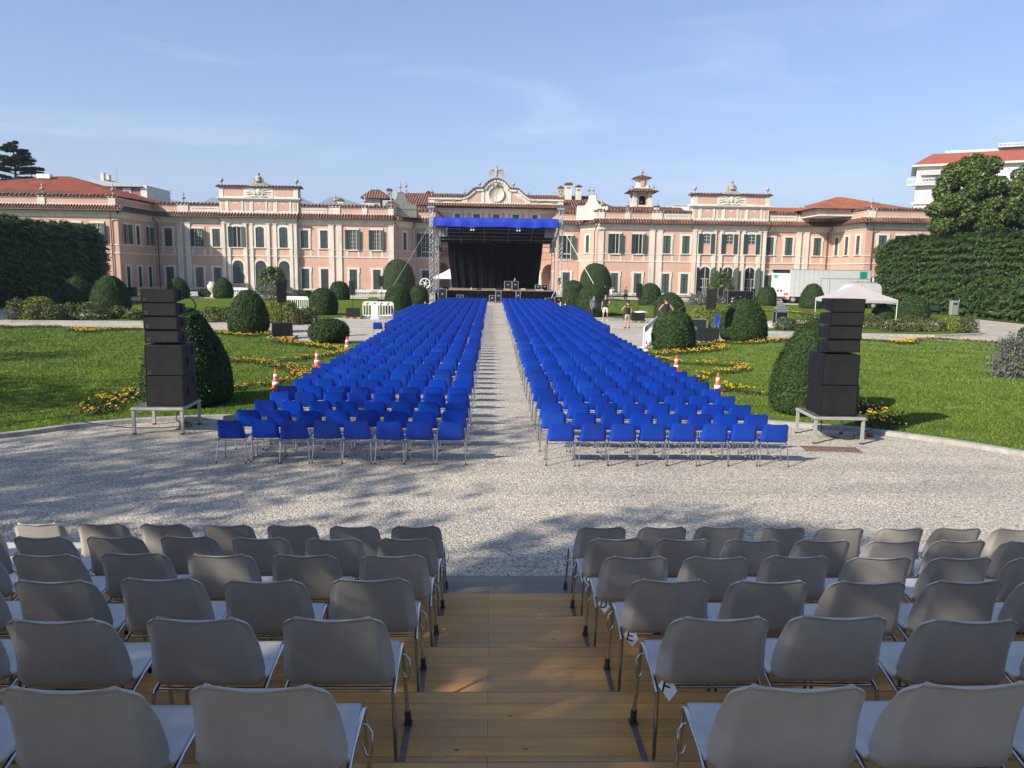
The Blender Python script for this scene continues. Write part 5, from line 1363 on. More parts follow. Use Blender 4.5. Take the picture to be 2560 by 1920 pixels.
chimney(1446, 1462, 507, 532, YI+2, M_white, 1); chimney(968, 978, 473, 485, YC+6, M_beige, 1); chimney(1067, 1082, 479, 486, YC+8, M_beige, 1)
chimney(845, 858, 497, 512, YM+4, M_white, 0); chimney(1637, 1648, 512, 521, YM+3, M_white, 0)
# little belvedere on the left and its dormer neighbour
m = MB(); x0 = WY(913, 505, YC-4)[0]-AX; x1 = WY(950, 505, YC-4)[0]-AX; m.box(x0, YC-4, 12.0, x1, YC-1.2, 14.3); pb(m, 'turret_wall', M_white)
m = MB(); e = 0.75; z = 14.3
m.add([(x0-e, YC-4-e, z), (x1+e+1.2, YC-4-e, z-0.1), (x1+e+1.2, YC-1.2+e, z), (x0-e, YC-1.2+e, z), ((x0+x1)/2-0.3, YC-2.6, z+1.45), ((x0+x1)/2+0.9, YC-2.6, z+1.45)], [(0, 1, 5, 4), (2, 3, 4, 5), (1, 2, 5), (3, 0, 4), (3, 2, 1, 0)]); pb(m, 'turret_roof', M_tile)
m = MB(); m.box((x0+x1)/2+0.3, YC-4.01, 13.0, (x0+x1)/2+0.9, YC-4.001, 13.35); pb(m, 'turret_window', M_dark)
x0 = WY(966, 505, YC-3)[0]-AX; x1 = WY(990, 505, YC-3)[0]-AX
m = MB(); m.prism([(x0, 12.0), (x1, 12.0), (x1, 13.2), ((x0+x1)/2, 14.0), (x0, 13.2)], YC-3, YC-1, 0, 'Y'); pb(m, 'dormer', M_beige)
m = MB(); c_ = (x0+x1)/2
for sg in (-1, 1): m.prism([(c_, 14.25), (c_+sg*(x1-x0)/2*1.25, 13.25), (c_+sg*(x1-x0)/2*1.25, 13.1), (c_, 14.05)], YC-3.3, YC-0.9, 0, 'Y')
pb(m, 'dormer_roof', M_tile)
# --- bell tower on the right
bx = WY(1602, 500, YM+8)[0]-AX; by = YM+8
m = MB(); w = 1.42
for sx in (-1, 1):
    for sy in (-1, 1): m.box(bx+sx*w-sx*0.62, by+sy*w-sy*0.62, 12, bx+sx*w, by+sy*w, 15.6)
m.box(bx-w+0.1, by-w+0.12, 12, bx+w-0.1, by+w-0.12, 13.3)
q = [(bx-w+0.3, 13.0), (bx-w+0.3, 15.6), (bx+w-0.3, 15.6), (bx+w-0.3, 13.0)]+[(bx+0.52*math.cos(a), 14.4+0.6*math.sin(a)) for a in [math.pi*k/8 for k in range(9)]]+[(bx-0.52, 13.0)]
q = [(bx-w+0.3, 13.0), (bx-w+0.3, 15.6), (bx+w-0.3, 15.6), (bx+w-0.3, 13.0), (bx+0.52, 13.0)]+[(bx+0.52*math.cos(a), 14.5+0.55*math.sin(a)) for a in [math.pi*k/8 for k in range(9)]]+[(bx-0.52, 13.0)]
m.v = [(v[0], v[1], v[2] if v[2] < 13.3 else 13.3+(v[2]-13.3)*0.76) for v in m.v]; bt = pb(m, 'bell_tower', M_white)
def pbt(mb, name, mats): 
    mb.v = [(v[0], v[1]-YM, v[2] if v[2] < 13.3 else (13.3+(v[2]-13.3)*0.76 if v[2] < 15.6 else 15.05+(v[2]-15.6)*0.60)) for v in mb.v]; o_ = mb.build(name, mats, bt); return o_
m = MB(); m.prism(q, by-w+0.15, by-w+0.3, 0, 'Y'); m.prism(q, by+w-0.3, by+w-0.15, 0, 'Y'); pbt(m, 'arched_wall', M_pink)
m = MB(); m.box(bx-w+0.31, by-0.3, 13.3, bx+w-0.31, by+0.3, 15.5); pbt(m, 'belfry_core', M_dark)
m = MB(); m.lathe([(0.42, 0), (0.34, 0.12), (0.25, 0.4), (0.2, 0.6), (0.05, 0.68)], (bx-0.1, by-w+0.7, 13.7), 12); pbt(m, 'bell', M_iron)
m = MB(); m.box(bx-w-0.25, by-w-0.25, 15.6, bx+w+0.25, by+w+0.25, 15.85); pbt(m, 'belfry_cornice', M_white)
m = MB(); e = w+0.85
m.lathe([(e*1.41, 15.85), (e*1.41, 15.95), (1.1*1.41, 16.75), (0.9*1.41, 16.8)], (bx, by, 0), 4, smooth=False); pbt(m, 'skirt_roof', M_tile)
m = MB(); m.lathe([(1.15*1.41, 16.7), (0.9*1.41, 16.95), (0.72*1.41, 17.6), (0.68*1.41, 18.6), (0.82*1.41, 18.95), (1.0*1.41, 19.1), (1.0*1.41, 19.25)], (bx, by, 0), 4, smooth=False); pbt(m, 'lantern', M_white)
m = MB(); m.box(bx-0.28, by-0.98, 17.2, bx+0.28, by-0.70, 18.6)
pbt(m, 'lantern_panel', M_pink)
m = MB(); m.lathe([(1.35*1.41, 19.25), (1.35*1.41, 19.33), (0.6*1.41, 19.85), (0.25, 20.1)], (bx, by, 0), 4, smooth=False); pbt(m, 'lantern_roof', M_tile)
m = MB(); m.lathe([(0.25, 20.0), (0.2, 20.3), (0.13, 20.6), (0.34, 20.8), (0.3, 20.9), (0.12, 21.1), (0.08, 21.6), (0.01, 22.1)], (bx, by, 0), 8); pbt(m, 'spire', M_stone)
for sx, sy in ((-1, -1), (1, -1), (-1, 1), (1, 1)): 
    u = link('urn', URN, bt); u.location = (bx+sx*1.55, by-YM+sy*1.55, 15.3); u.scale = (0.55,)*3

# ------------------------------------------------------------------ clipped bushes
def revolve_points(prof, n, seed):
    """random points and normals on a surface of revolution, unit size (radius 1, height 1)"""
    r_ = np.random.default_rng(seed); A = np.array(prof); seglen = np.hypot(np.diff(A[:, 0]), np.diff(A[:, 1])); area = seglen*(A[:-1, 0]+A[1:, 0])/2+1e-6
    i = r_.choice(len(area), n, p=area/area.sum()); t = r_.uniform(0, 1, n); rad = A[i, 0]*(1-t)+A[i+1, 0]*t; z = A[i, 1]*(1-t)+A[i+1, 1]*t
    an = r_.uniform(0, 2*math.pi, n); nr = np.diff(A[:, 1])[i]; nz = -np.diff(A[:, 0])[i]; L = np.hypot(nr, nz)+1e-9
    P = np.stack([rad*np.cos(an), rad*np.sin(an), z], 1); N = np.stack([nr/L*np.cos(an), nr/L*np.sin(an), nz/L], 1)
    return P, N
def egg(k=0.55, m=14, low=0.78, top=1.0):
    """profile from the ground to the tip; k sets how pointed it is"""
    out = [(0.0, 0.0), (low*0.97, 0.0), (0.94, 0.06)]
    for i in range(m+1):
        t = i/m; z = 0.12+0.88*t; r = (1-t**(1/k*1.0 if False else 1.9))**(0.5/k*0.5+0.25)
        out.append((max(r, 0.0), z))
    return out
PROFS = {
    'cone': [(0, 0.015), (0.80, 0.015), (0.93, 0.05), (0.99, 0.13), (1.0, 0.22), (0.97, 0.34), (0.90, 0.48), (0.79, 0.62), (0.65, 0.75), (0.48, 0.87), (0.30, 0.95), (0.14, 0.99), (0, 1.0)],
    'egg': [(0, 0.015), (0.80, 0.015), (0.92, 0.05), (0.99, 0.15), (1.0, 0.28), (0.97, 0.42), (0.90, 0.56), (0.79, 0.70), (0.64, 0.82), (0.46, 0.91), (0.26, 0.975), (0.1, 0.995), (0, 1.0)],
    'dome': [(0, 0.015), (0.84, 0.015), (0.93, 0.05), (0.99, 0.15), (1.0, 0.32), (0.98, 0.48), (0.92, 0.63), (0.80, 0.78), (0.63, 0.89), (0.42, 0.96), (0.2, 0.993), (0, 1.0)],
    'bun': [(0, 0.10), (0.55, 0.07), (0.82, 0.13), (0.96, 0.27), (1.0, 0.45), (0.96, 0.62), (0.85, 0.77), (0.66, 0.90), (0.42, 0.97), (0.2, 0.995), (0, 1.0)],
}
def bush_mesh(kind, rad, h, n, leaf, mats, seed=1, lump=0.03, lumpf=1.2, name='foliage', sprays=0.0):
    prof = PROFS[kind]; seg = 40; A = np.array(prof)
    V = []; F = []
    # densify the profile
    tt = np.linspace(0, len(A)-1, 26); pr = np.interp(tt, range(len(A)), A[:, 0]); pz = np.interp(tt, range(len(A)), A[:, 1])
    an = np.arange(seg)*2*math.pi/seg
    Vc = np.stack([np.outer(pr, np.cos(an)), np.outer(pr, np.sin(an)), np.outer(pz, np.ones(seg))], 2).reshape(-1, 3)
    def lumps(P): return 1+lump*fbm(P, lumpf, seed)+lump*0.5*fbm(P, lumpf*3.1, seed+5)
    Vc[:, :2] *= (lumps(Vc)*0.975)[:, None]; Vc[:, 2] *= 1+(lumps(Vc)-1)*0.5
    F = np.array([(i*seg+k, i*seg+(k+1) % seg, (i+1)*seg+(k+1) % seg, (i+1)*seg+k) for i in range(len(pr)-1) for k in range(seg)])
    S = np.array([rad, rad, h])
    P, N = revolve_points(prof, n, seed); l_ = lumps(P); P[:, :2] *= l_[:, None]; P[:, 2] *= 1+(l_-1)*0.5
    P = P*S; N = N/S; N /= np.linalg.norm(N, axis=1, keepdims=True)
    P += N*(rng.normal(-0.006, leaf*0.42, (n, 1))+(rng.uniform(0, 1, (n, 1)) > 0.985)*leaf*1.6); P[:, 2] = np.maximum(P[:, 2], 0.01)
    q = leaf_quads(P, N, leaf, 1.7, 0.75, 0.35)
    V, F, mi = join_np([(Vc*S, F, 0), (*q, 1)])
    return npmesh(name, V, F, mats, mi)
BUSHES = [  # photo px: left, right, base y, top y, kind, words
    (366, 578, 1027, 775, 'cone', 'tall dark conical yew right behind the left speaker tower', 'conical yew'),
    (1922, 2132, 1050, 803, 'cone', 'tall conical yew right behind the right speaker tower', 'conical yew'),
    (574, 671, 836, 728, 'egg', 'egg-shaped clipped yew left of the golden shrub', 'clipped yew'),
    (775, 843, 790, 722, 'dome', 'domed clipped yew between the golden shrub and the striped barrier', 'clipped yew'),
    (825, 874, 751, 705, 'dome', 'small round clipped yew in front of the palace, left of the white barrier', 'clipped yew'),
    (773, 872, 863, 800, 'bun', 'flattened bun-shaped clipped yew beside the farthest left cone', 'clipped yew'),
    (957, 1037, 737, 650, 'dome', 'very large round clipped yew left of the stage', 'large round yew'),
    (962, 1028, 785, 715, 'dome', 'rounded clipped yew at the left end of the blue rows', 'clipped yew'),
    (1023, 1071, 764, 715, 'dome', 'small clipped yew nearest the left stage tower', 'clipped yew'),
    (156, 231, 771, 695, 'egg', 'clipped yew before the dark hedge, left of its larger twin', 'clipped yew'),
    (233, 324, 786, 690, 'egg', 'large egg-shaped yew left of the left speaker tower', 'clipped yew'),
    (419, 473, 747, 695, 'cone', 'small pointed yew partly behind the left speaker tower', 'clipped yew'),
    (535, 582, 747, 695, 'egg', 'small pointed yew beside the arched palace window', 'clipped yew'),
    (1405, 1461, 767, 703, 'dome', 'clipped yew just right of the right stage tower', 'clipped yew'),
    (1448, 1528, 743, 659, 'dome', 'very large round clipped yew right of the stage', 'large round yew'),
    (1441, 1518, 793, 712, 'dome', 'rounded yew behind the man in the blue shirt', 'clipped yew'),
    (1597, 1652, 765, 710, 'dome', 'small domed yew right of a pole speaker before the palace', 'clipped yew'),
    (1635, 1711, 800, 733, 'egg', 'clipped yew behind the man in the black vest', 'clipped yew'),
    (1629, 1735, 880, 781, 'dome', 'round clipped yew right of the edge-on white barrier', 'clipped yew'),
    (1800, 1914, 857, 749, 'egg', 'egg-shaped yew with a pointed shadow on its face, right of the flight case', 'clipped yew'),
    (1893, 1939, 766, 718, 'dome', 'small domed yew left of the parked truck', 'clipped yew'),
    (1997, 2061, 773, 710, 'cone', 'pointed clipped yew in front of the parked truck', 'clipped yew'),
    (2242, 2320, 800, 742, 'egg', 'domed clipped yew before the right hedge, beside the green bench', 'clipped yew'),
    (2179, 2232, 806, 767, 'bun', 'low round yew under the pale gazebo', 'clipped yew'),
]
for i, (x0, x1, yb, yt, kind, lab, cat) in enumerate(BUSHES):
    # the visible foot is the near edge of the bush: step back by its radius
    cx, cy = G((x0+x1)/2, yb); rad = (x1-x0)/2/FPX*(cy+0.7); cy += rad*0.75; cx *= (cy)/(cy-rad*0.75); rad = (x1-x0)/2/FPX*cy*1.0
    h = WY((x0+x1)/2, yt, cy)[1]
    big = cy < 30; n = 62000 if big else (21000 if cy < 60 else 10000)
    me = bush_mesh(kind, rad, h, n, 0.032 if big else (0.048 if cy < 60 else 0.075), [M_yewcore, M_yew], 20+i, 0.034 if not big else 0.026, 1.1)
    tag(link('topiary_bush', me, None, (cx, cy, 0.04), rng.uniform(0, 6)), lab, cat, 'clipped yews on the lawns')

# looser shrubs
def shrub(x, y, rad, h, label, cat, mats, seed, n=5000, leaf=0.09, kind='dome', lump=0.12, flowers=None, nf=0, fs=0.06, name='shrub', sx=1.0):
    t = thing(name, label, cat, (x, y, 0.04))
    P, N = revolve_points(PROFS[kind], n, seed); l_ = 1+lump*fbm(P, 1.3, seed)+lump*0.8*fbm(P, 3.4, seed+3); dep = rng.uniform(0.55, 1.04, n)**0.6
    P[:, :2] *= (l_*dep)[:, None]; P[:, 2] *= (0.45+0.55*l_)*(0.35+0.65*dep); P = P*np.array([rad*sx, rad, h]); P[:, 2] = np.maximum(P[:, 2], 0.02)
    q = leaf_quads(P, N, leaf, 1.8, 1.0, 0.3)
    link('foliage', npmesh('foliage', *q, mats), t)
    m = MB()
    for k in range(7): a = k*0.9+seed; m.tube([(0.05*math.cos(a), 0.05*math.sin(a), 0), (rad*0.3*math.cos(a), rad*0.3*math.sin(a), h*0.4), (rad*0.55*math.cos(a), rad*0.55*math.sin(a), h*0.75)], [0.03, 0.022, 0.01], 5)
    m.build('stems', M_bark, t)
    if flowers:
        for fm, k in flowers:
            idx = rng.choice(n, k); Q = P[idx]*1.03; Q[:, 2] += 0.03; q2 = leaf_quads(Q, N[idx], fs, 1.0, 0.5, 0.6)
            link('flowers', npmesh('flowers', *q2, fm), t)
    return t
def shrub_px(x0, x1, yb, yt, *a, **k):
    cx, cy = G((x0+x1)/2, yb); rad = (x1-x0)/2/FPX*(cy+1); cy += rad*0.6; cx *= cy/(cy-rad*0.6); h = WY((x0+x1)/2, yt, cy)[1]
    return shrub(cx, cy, rad, max(h, 0.15), *a, **k)
shrub_px(656, 748, 808, 751, 'golden green rounded shrub behind the left pole speaker', 'shrub', M_gold, 101, 14000, 0.06, lump=0.05)
shrub_px(1722, 1822, 822, 764, 'yellow green rounded shrub left of the right egg-shaped yew', 'shrub', M_gold, 102, 14000, 0.06, lump=0.05)
shrub_px(62, 140, 800, 744, 'low olive green shrub at the left end of the rose bed', 'shrub', M_gold, 103, 8000, 0.07, lump=0.06)
shrub_px(2353, 2414, 833, 793, 'low olive green shrub at the right end of the rose bed', 'shrub', M_gold, 104, 7000, 0.06, lump=0.06)
shrub_px(2495, 2600, 797, 755, 'yellow green mound at the foot of the right hedge', 'shrub', M_gold, 105, 8000, 0.08, lump=0.06)
shrub_px(649, 716, 738, 667, 'dark glossy round small tree before the left pavilion door', 'small tree', M_magn, 106, 5200, 0.16, lump=0.10, name='small_tree')
shrub_px(1770, 1834, 748, 681, 'loose green small tree before the right pavilion door', 'small tree', M_magn, 107, 5200, 0.16, lump=0.16, name='small_tree')
shrub_px(2545, 2600, 860, 818, 'dark clipped shrub cut by the right edge of the picture', 'shrub', M_yew, 108, 6000, 0.06, lump=0.05)
# roses
for k, (x0, x1, yb, yt, fl, lab) in enumerate([
    (20, 75, 800, 748, [(M_pinkf, 30)], 'leftmost rose bush at the path corner'), (75, 112, 803, 762, [(M_whitef, 10)], 'low rose bush under the olive shrub'), (108, 160, 805, 765, [(M_whitef, 12)], 'yellowish rose bush right of the olive shrub'),
    (150, 200, 803, 760, [(M_whitef, 25)], 'dark rose bush before the left clipped yew'), (188, 256, 803, 757, [(M_whitef, 20)], 'wide rose bush between the two left yews'), (250, 300, 800, 772, [(M_whitef, 30)], 'low rose bush before the large egg-shaped yew'),
    (285, 318, 800, 766, [(M_whitef, 22)], 'pale spindly rose bush left of the left tower'), (318, 358, 802, 775, [(M_whitef, 25)], 'rose bush touching the left speaker tower'), (455, 505, 800, 775, [(M_whitef, 30)], 'sparse rose bush right of the left speaker tower'),
    (505, 560, 806, 767, [(M_whitef, 40)], 'bushy rose bed clump left of the egg-shaped yew'), (548, 588, 806, 770, [(M_whitef, 16)], 'dark rose bush against the egg-shaped yew'),
    (715, 765, 812, 770, [(M_pinkf, 55)], 'rose bush with pink blooms right of the golden shrub'), (750, 796, 810, 768, [(M_pinkf, 20), (M_whitef, 12)], 'leafy rose bush left of the domed yew'),
    (1935, 1985, 828, 795, [(M_whitef, 26)], 'rose bush right of the right egg-shaped yew'), (1985, 2052, 825, 780, [(M_pinkf, 14), (M_whitef, 30)], 'rose bush left of the right speaker tower'),
    (2145, 2200, 824, 785, [(M_pinkf, 45), (M_whitef, 30)], 'rose bush with pink blooms right of the right tower'), (2200, 2245, 832, 800, [(M_whitef, 45)], 'low rose bush with white blooms behind the tent pole'),
    (2235, 2300, 832, 790, [(M_pinkf, 40), (M_whitef, 10)], 'rose bush before the domed yew by the bench'), (2298, 2360, 832, 796, [(M_pinkf, 45)], 'reddish rose bush left of the right olive shrub'), (2392, 2442, 836, 790, [(M_pinkf, 40)], 'last rose bush at the right end of the bed'),
]):
    shrub_px(x0, x1, yb, yt, 'loose '+lab, 'rose bush', M_rose, 200+k, 1500, 0.075, lump=0.22, flowers=fl, fs=0.055, name='rose_bush')
# lavender and greys
for k, (x0, x1, yb, yt, lab) in enumerate([(640, 705, 752, 716, 'grey lavender clump in front of the left pavilion'), (700, 752, 752, 722, 'grey shrub right of the left small tree'), (1716, 1775, 765, 735, 'grey lavender clump left of the tall pole speaker'), (1795, 1850, 762, 735, 'grey lavender clump behind the man with the cap'), (2478, 2570, 950, 845, 'grey violet lavender bush at the right edge of the near lawn')]):
    shrub_px(x0, x1, yb, yt, lab, 'lavender', M_lav, 300+k, 5200 if k == 4 else 2200, 0.05 if k == 4 else 0.1, lump=0.3, flowers=[(M_violet, 700 if k == 4 else 160)], fs=0.035 if k == 4 else 0.07, name='lavender_bush')

# low clipped hedges before the palace
for k, (x0, x1, yb, h, lab) in enumerate([(318, 342, 741, 0.9, 'dark low hedge at the foot of the left wing'), (500, 542, 742, 0.8, 'low box hedge left of the small pointed yew'), (716, 782, 745, 0.8, 'low box hedge below the left pavilion windows'), (1760, 1890, 757, 0.7, 'low box hedge below the right pavilion')]):
    a = G(x0, yb); b_ = G(x1, yb); L = b_[0]-a[0]; n = int(900*L/3)
    P = np.stack([rng.uniform(0, L, n), rng.uniform(-0.6, 0.6, n), rng.uniform(0.05, h, n)], 1); f = rng.integers(0, 3, n)
    P[f == 0, 1] = -0.6; P[f == 1, 2] = h; N = np.zeros((n, 3)); N[f == 0, 1] = -1; N[f != 0, 2] = 1
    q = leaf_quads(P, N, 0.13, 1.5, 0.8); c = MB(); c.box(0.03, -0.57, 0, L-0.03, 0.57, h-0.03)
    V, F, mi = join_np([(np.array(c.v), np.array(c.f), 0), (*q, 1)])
    tag(link('box_hedge', npmesh('box_hedge', V, F, [M_yewcore, M_yew], mi), None, (a[0], a[1], 0.05)), lab, 'hedge')

# ------------------------------------------------------------------ tall hedges along the sides
def tall_hedge(x0, y0, x1, y1, th, h0, h1, label, seed, n, leafm, leaf=0.22):
    M, L = wallmat((x0, y0), (x1, y1)); t = thing('tall_hedge', label, 'hedge', (x0, y0, 0))
    nu, nv = 80, 22
    # profile across: front foot - belly - top - back
    sec = [(0.0, 0.0), (-0.25, 0.12), (-0.3, 0.4), (-0.05, 0.75), (0.25, 0.92), (0.8, 1.0), (1.6, 1.02), (th-0.6, 1.0), (th, 0.9), (th+0.1, 0.5), (th, 0.0)]
    S = np.array(sec); tt = np.linspace(0, len(S)-1, nv); sy = np.interp(tt, range(len(S)), S[:, 0]); sz = np.interp(tt, range(len(S)), S[:, 1])
    us = np.linspace(0, L, nu); A = np.zeros((nu, nv, 3)); A[..., 0] = us[:, None]; A[..., 1] = sy[None]; H = h0+(h1-h0)*us/L; A[..., 2] = sz[None]*H[:, None]
    e = 0.62+0.38*np.clip(np.minimum(us, L-us)/2.5, 0, 1)**0.5; A[..., 2] *= (0.80+0.20*e)[:, None]; A[..., 1] = th/2+(A[..., 1]-th/2)*e[:, None]
    P = A.reshape(-1, 3); d = fbm(P, 0.16, seed, 4)*0.42+fbm(P, 0.9, seed+9, 3)*0.14
    dt = np.gradient(A, axis=1); N = np.stack([0*dt[..., 0], -dt[..., 2], dt[..., 1]], 2).reshape(-1, 3); N /= np.linalg.norm(N, axis=1, keepdims=True)+1e-9
    ends = np.zeros((nu, nv, 3)); ends[0, :, 0] = -1; ends[-1, :, 0] = 1; N = np.where(np.abs(ends.reshape(-1, 3)).sum(1, keepdims=True) > 0, ends.reshape(-1, 3), N)
    P = P+N*d[:, None]; P[:, 2] = np.maximum(P[:, 2], 0)
    F = np.array([(i*nv+j, (i+1)*nv+j, (i+1)*nv+j+1, i*nv+j+1) for i in range(nu-1) for j in range(nv-1)])
    caps = []
    for i in (0, nu-1):
        for j in range(nv//2-1): caps.append((i*nv+j, i*nv+j+1, i*nv+nv-2-j, i*nv+nv-1-j))
    F = np.concatenate([F, np.array(caps)])
    rot = np.array(M.to_3x3()); Q = P @ rot.T
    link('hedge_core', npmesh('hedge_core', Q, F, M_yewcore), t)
    # sprays: leaf clumps in near-horizontal shelves
    fi = rng.integers(0, len(F), n); w = rng.dirichlet((1, 1, 1, 1), n); C = (P[F[fi]]*w[..., None]).sum(1); Nn = N[F[fi]].mean(1)
    Nn /= np.linalg.norm(Nn, axis=1, keepdims=True)+1e-9
    band = 0.5+0.5*np.sin(C[:, 2]*2*math.pi/0.75+1.7*fbm(C, 0.25, seed+3)*3+C[:, 0]*0.25)
    C = C+Nn*(band**1.6*0.42-0.05+rng.normal(0, 0.07, n))[:, None]; C[:, 2] -= (1-band)*0.05
    C[:, 2] = np.maximum(C[:, 2], 0.02); C2 = C @ rot.T; N2 = Nn @ rot.T
    q = leaf_quads(C2, N2, leaf, 2.0, 0.45, 0.9)
    link('foliage', npmesh('foliage', *q, leafm), t)
    m = MB()
    for k in range(int(L/2.2)): u_ = 1+k*2.2; p = M.to_3x3() @ Vector((u_, th*0.5, 0)); m.tube([(p.x, p.y, 0), (p.x, p.y, 4)], [0.12, 0.06], 6)
    m.build('trunks', M_bark, t)
tall_hedge(-38.0, 36, -40.3, 83.5, 5.0, 6.9, 6.9, 'tall dark hedge along the left side of the garden', 5, 110000, M_hedgeL, 0.15)
tall_hedge(41.6, 84, 40.4, 34, 5.0, 6.9, 6.9, 'tall green layered hedge along the right side of the garden', 8, 190000, M_hedgeL, 0.135)

# ------------------------------------------------------------------ trees
def crown_clusters(centres, radii, per, leaf, aspect=1.6, spread=0.8, flat=0.3, squash=0.8):
    Ps, Ns = [], []
    for c, r in zip(centres, radii):
        n = int(per*r*r); d = rng.normal(0, 1, (n, 3)); d /= np.linalg.norm(d, axis=1, keepdims=True)
        rr = r*rng.uniform(0.55, 1.08, n)**0.5; P = np.array(c)+d*rr[:, None]*np.array([1, 1, squash]); Ps.append(P); Ns.append(d)
    return leaf_quads(np.concatenate(Ps), np.concatenate(Ns), leaf, aspect, spread, flat)
def broad_tree(x, y, h, w, label, leafm, seed, name='tree', nclump=34, per=260, leaf=0.28, trunk=0.3, low=0.25, loc=0.0, cat='tree', kr=(0.13, 0.24), shape=1.0):
    r_ = np.random.default_rng(seed); t = thing(name, label, cat, (x, y, 0))
    cs, rs = [], []
    for k in range(nclump):
        u = r_.uniform(0, 1)**0.8; z = h*(low+(1-low)*u*0.95); ww = w/2*(math.sin(math.pi*min(1, 0.12+0.85*(u**shape)))**0.6); a = r_.uniform(0, 6.28); rad = ww*r_.uniform(0.35, 0.95)
        cs.append((rad*math.cos(a), rad*math.sin(a), z)); rs.append(w*r_.uniform(*kr))
    q = crown_clusters(cs, rs, per, leaf)
    link('crown', npmesh('crown', *q, leafm), t)
    m = MB(); m.tube([(0, 0, 0), (0.1, 0, h*0.3), (-0.1, 0.1, h*0.6), (0, 0, h*0.85)], [trunk, trunk*0.8, trunk*0.5, trunk*0.15], 9)
    for c in cs[::2]:
        m.tube([(0, 0, max(0.5, c[2]*0.55)), (c[0]*0.5, c[1]*0.5, c[2]*0.8), tuple(c)], [trunk*0.35, trunk*0.22, trunk*0.06], 5)
    m.build('trunk', M_bark, t)
    return t
broad_tree(47.6, 77, 14.9, 7.6, 'broad dark magnolia rising behind the right hedge', M_magn, 3, 'magnolia_tree', 75, 620, 0.21, low=0.42, kr=(0.09, 0.17), shape=1.3)
broad_tree(51.8, 74, 13.0, 7.4, 'bushy glossy tree between the magnolia and the right edge', M_magn, 4, 'magnolia_tree', 42, 560, 0.21, low=0.5, kr=(0.09, 0.17))
broad_tree(55.0, 80, 14.8, 8.0, 'sparse grey green tree against the apartment building', M_magn, 6, 'tree', 26, 120, 0.26, kr=(0.08, 0.16))
broad_tree(46.0, 90, 7.0, 4, 'low tree in the gap between palace and right hedge', M_magn, 9, 'tree', 16, 400, 0.2)
# cedar: level shelves of foliage
def cedar(x, y, h, label, seed):
    r_ = np.random.default_rng(seed); t = thing('cedar_tree', label, 'cedar', (x, y, 0)); Ps, Ns = [], []
    m = MB(); m.tube([(0, 0, 0), (0.1, 0, h*0.5), (0, 0, h)], [0.5, 0.35, 0.05], 9)
    for k in range(90):
        u = r_.uniform(0.25, 1); z = h*u; L = (1-u)**0.75*h*0.52+0.5; a = r_.uniform(0, 6.28); n = int(240*L)
        tpar = r_.uniform(0.25, 1, n); wd = (0.35+0.9*np.sin(tpar*3.0))*L*0.22; s_ = r_.uniform(-1, 1, n)*wd
        P = np.stack([np.cos(a)*tpar*L-np.sin(a)*s_, np.sin(a)*tpar*L+np.cos(a)*s_, z+0.10*L*tpar+0.06*L*np.sin(tpar*3)+r_.normal(0, 0.09, n)], 1)
        Ps.append(P); Ns.append(np.tile([0, 0, 1.0], (n, 1))); m.tube([(0, 0, z-0.1), (math.cos(a)*L*0.9, math.sin(a)*L*0.9, z+0.08*L)], [0.11, 0.02], 5)
    q = leaf_quads(np.concatenate(Ps), np.concatenate(Ns), 0.26, 1.8, 0.35)
    link('crown', npmesh('crown', *q, M_cedar), t); m.build('trunk', M_bark, t)
cedar(-76.0, 128, 22.5, 'tall dark cedar with level branches behind the palace roof', 5)
# unseen trees: left ones shade gravel and seats, rear row added to dim skylight
def shade_tree(x, y, h, w, label, seed, n=30, per=70, leaf=0.20, low=0.3, kr=(0.11, 0.2)): return broad_tree(x, y, h, w, label, M_magn, seed, 'plane_tree', n, per, leaf, 0.4, low, kr=kr)
for a in SHADE if 'SHADE' in globals() else [(-18.5, 2.6, 13.5, 10, 31, 58), (-27, -3, 17, 11, 32, 90), (-25, 10.5, 12.5, 9, 33, 60), (-13.4, -4.2, 13, 9, 34, 230), (-29, 20, 10.5, 5, 36, 70), (-9.4, -7.2, 13, 9, 41, 190), (-37, 22, 12, 9, 43, 60), (-5, -11, 12, 9, 44, 60), (4, -12, 13, 11, 45, 60), (14, -11, 14, 12, 39, 60), (24, -8, 13, 11, 46, 60)]:
    shade_tree(*a[:4], 'leafy plane tree beside or behind the grandstand, out of view, placed for its shade', a[4], per=a[5] if len(a) > 5 else 34)['group'] = 'plane trees around the grandstand'

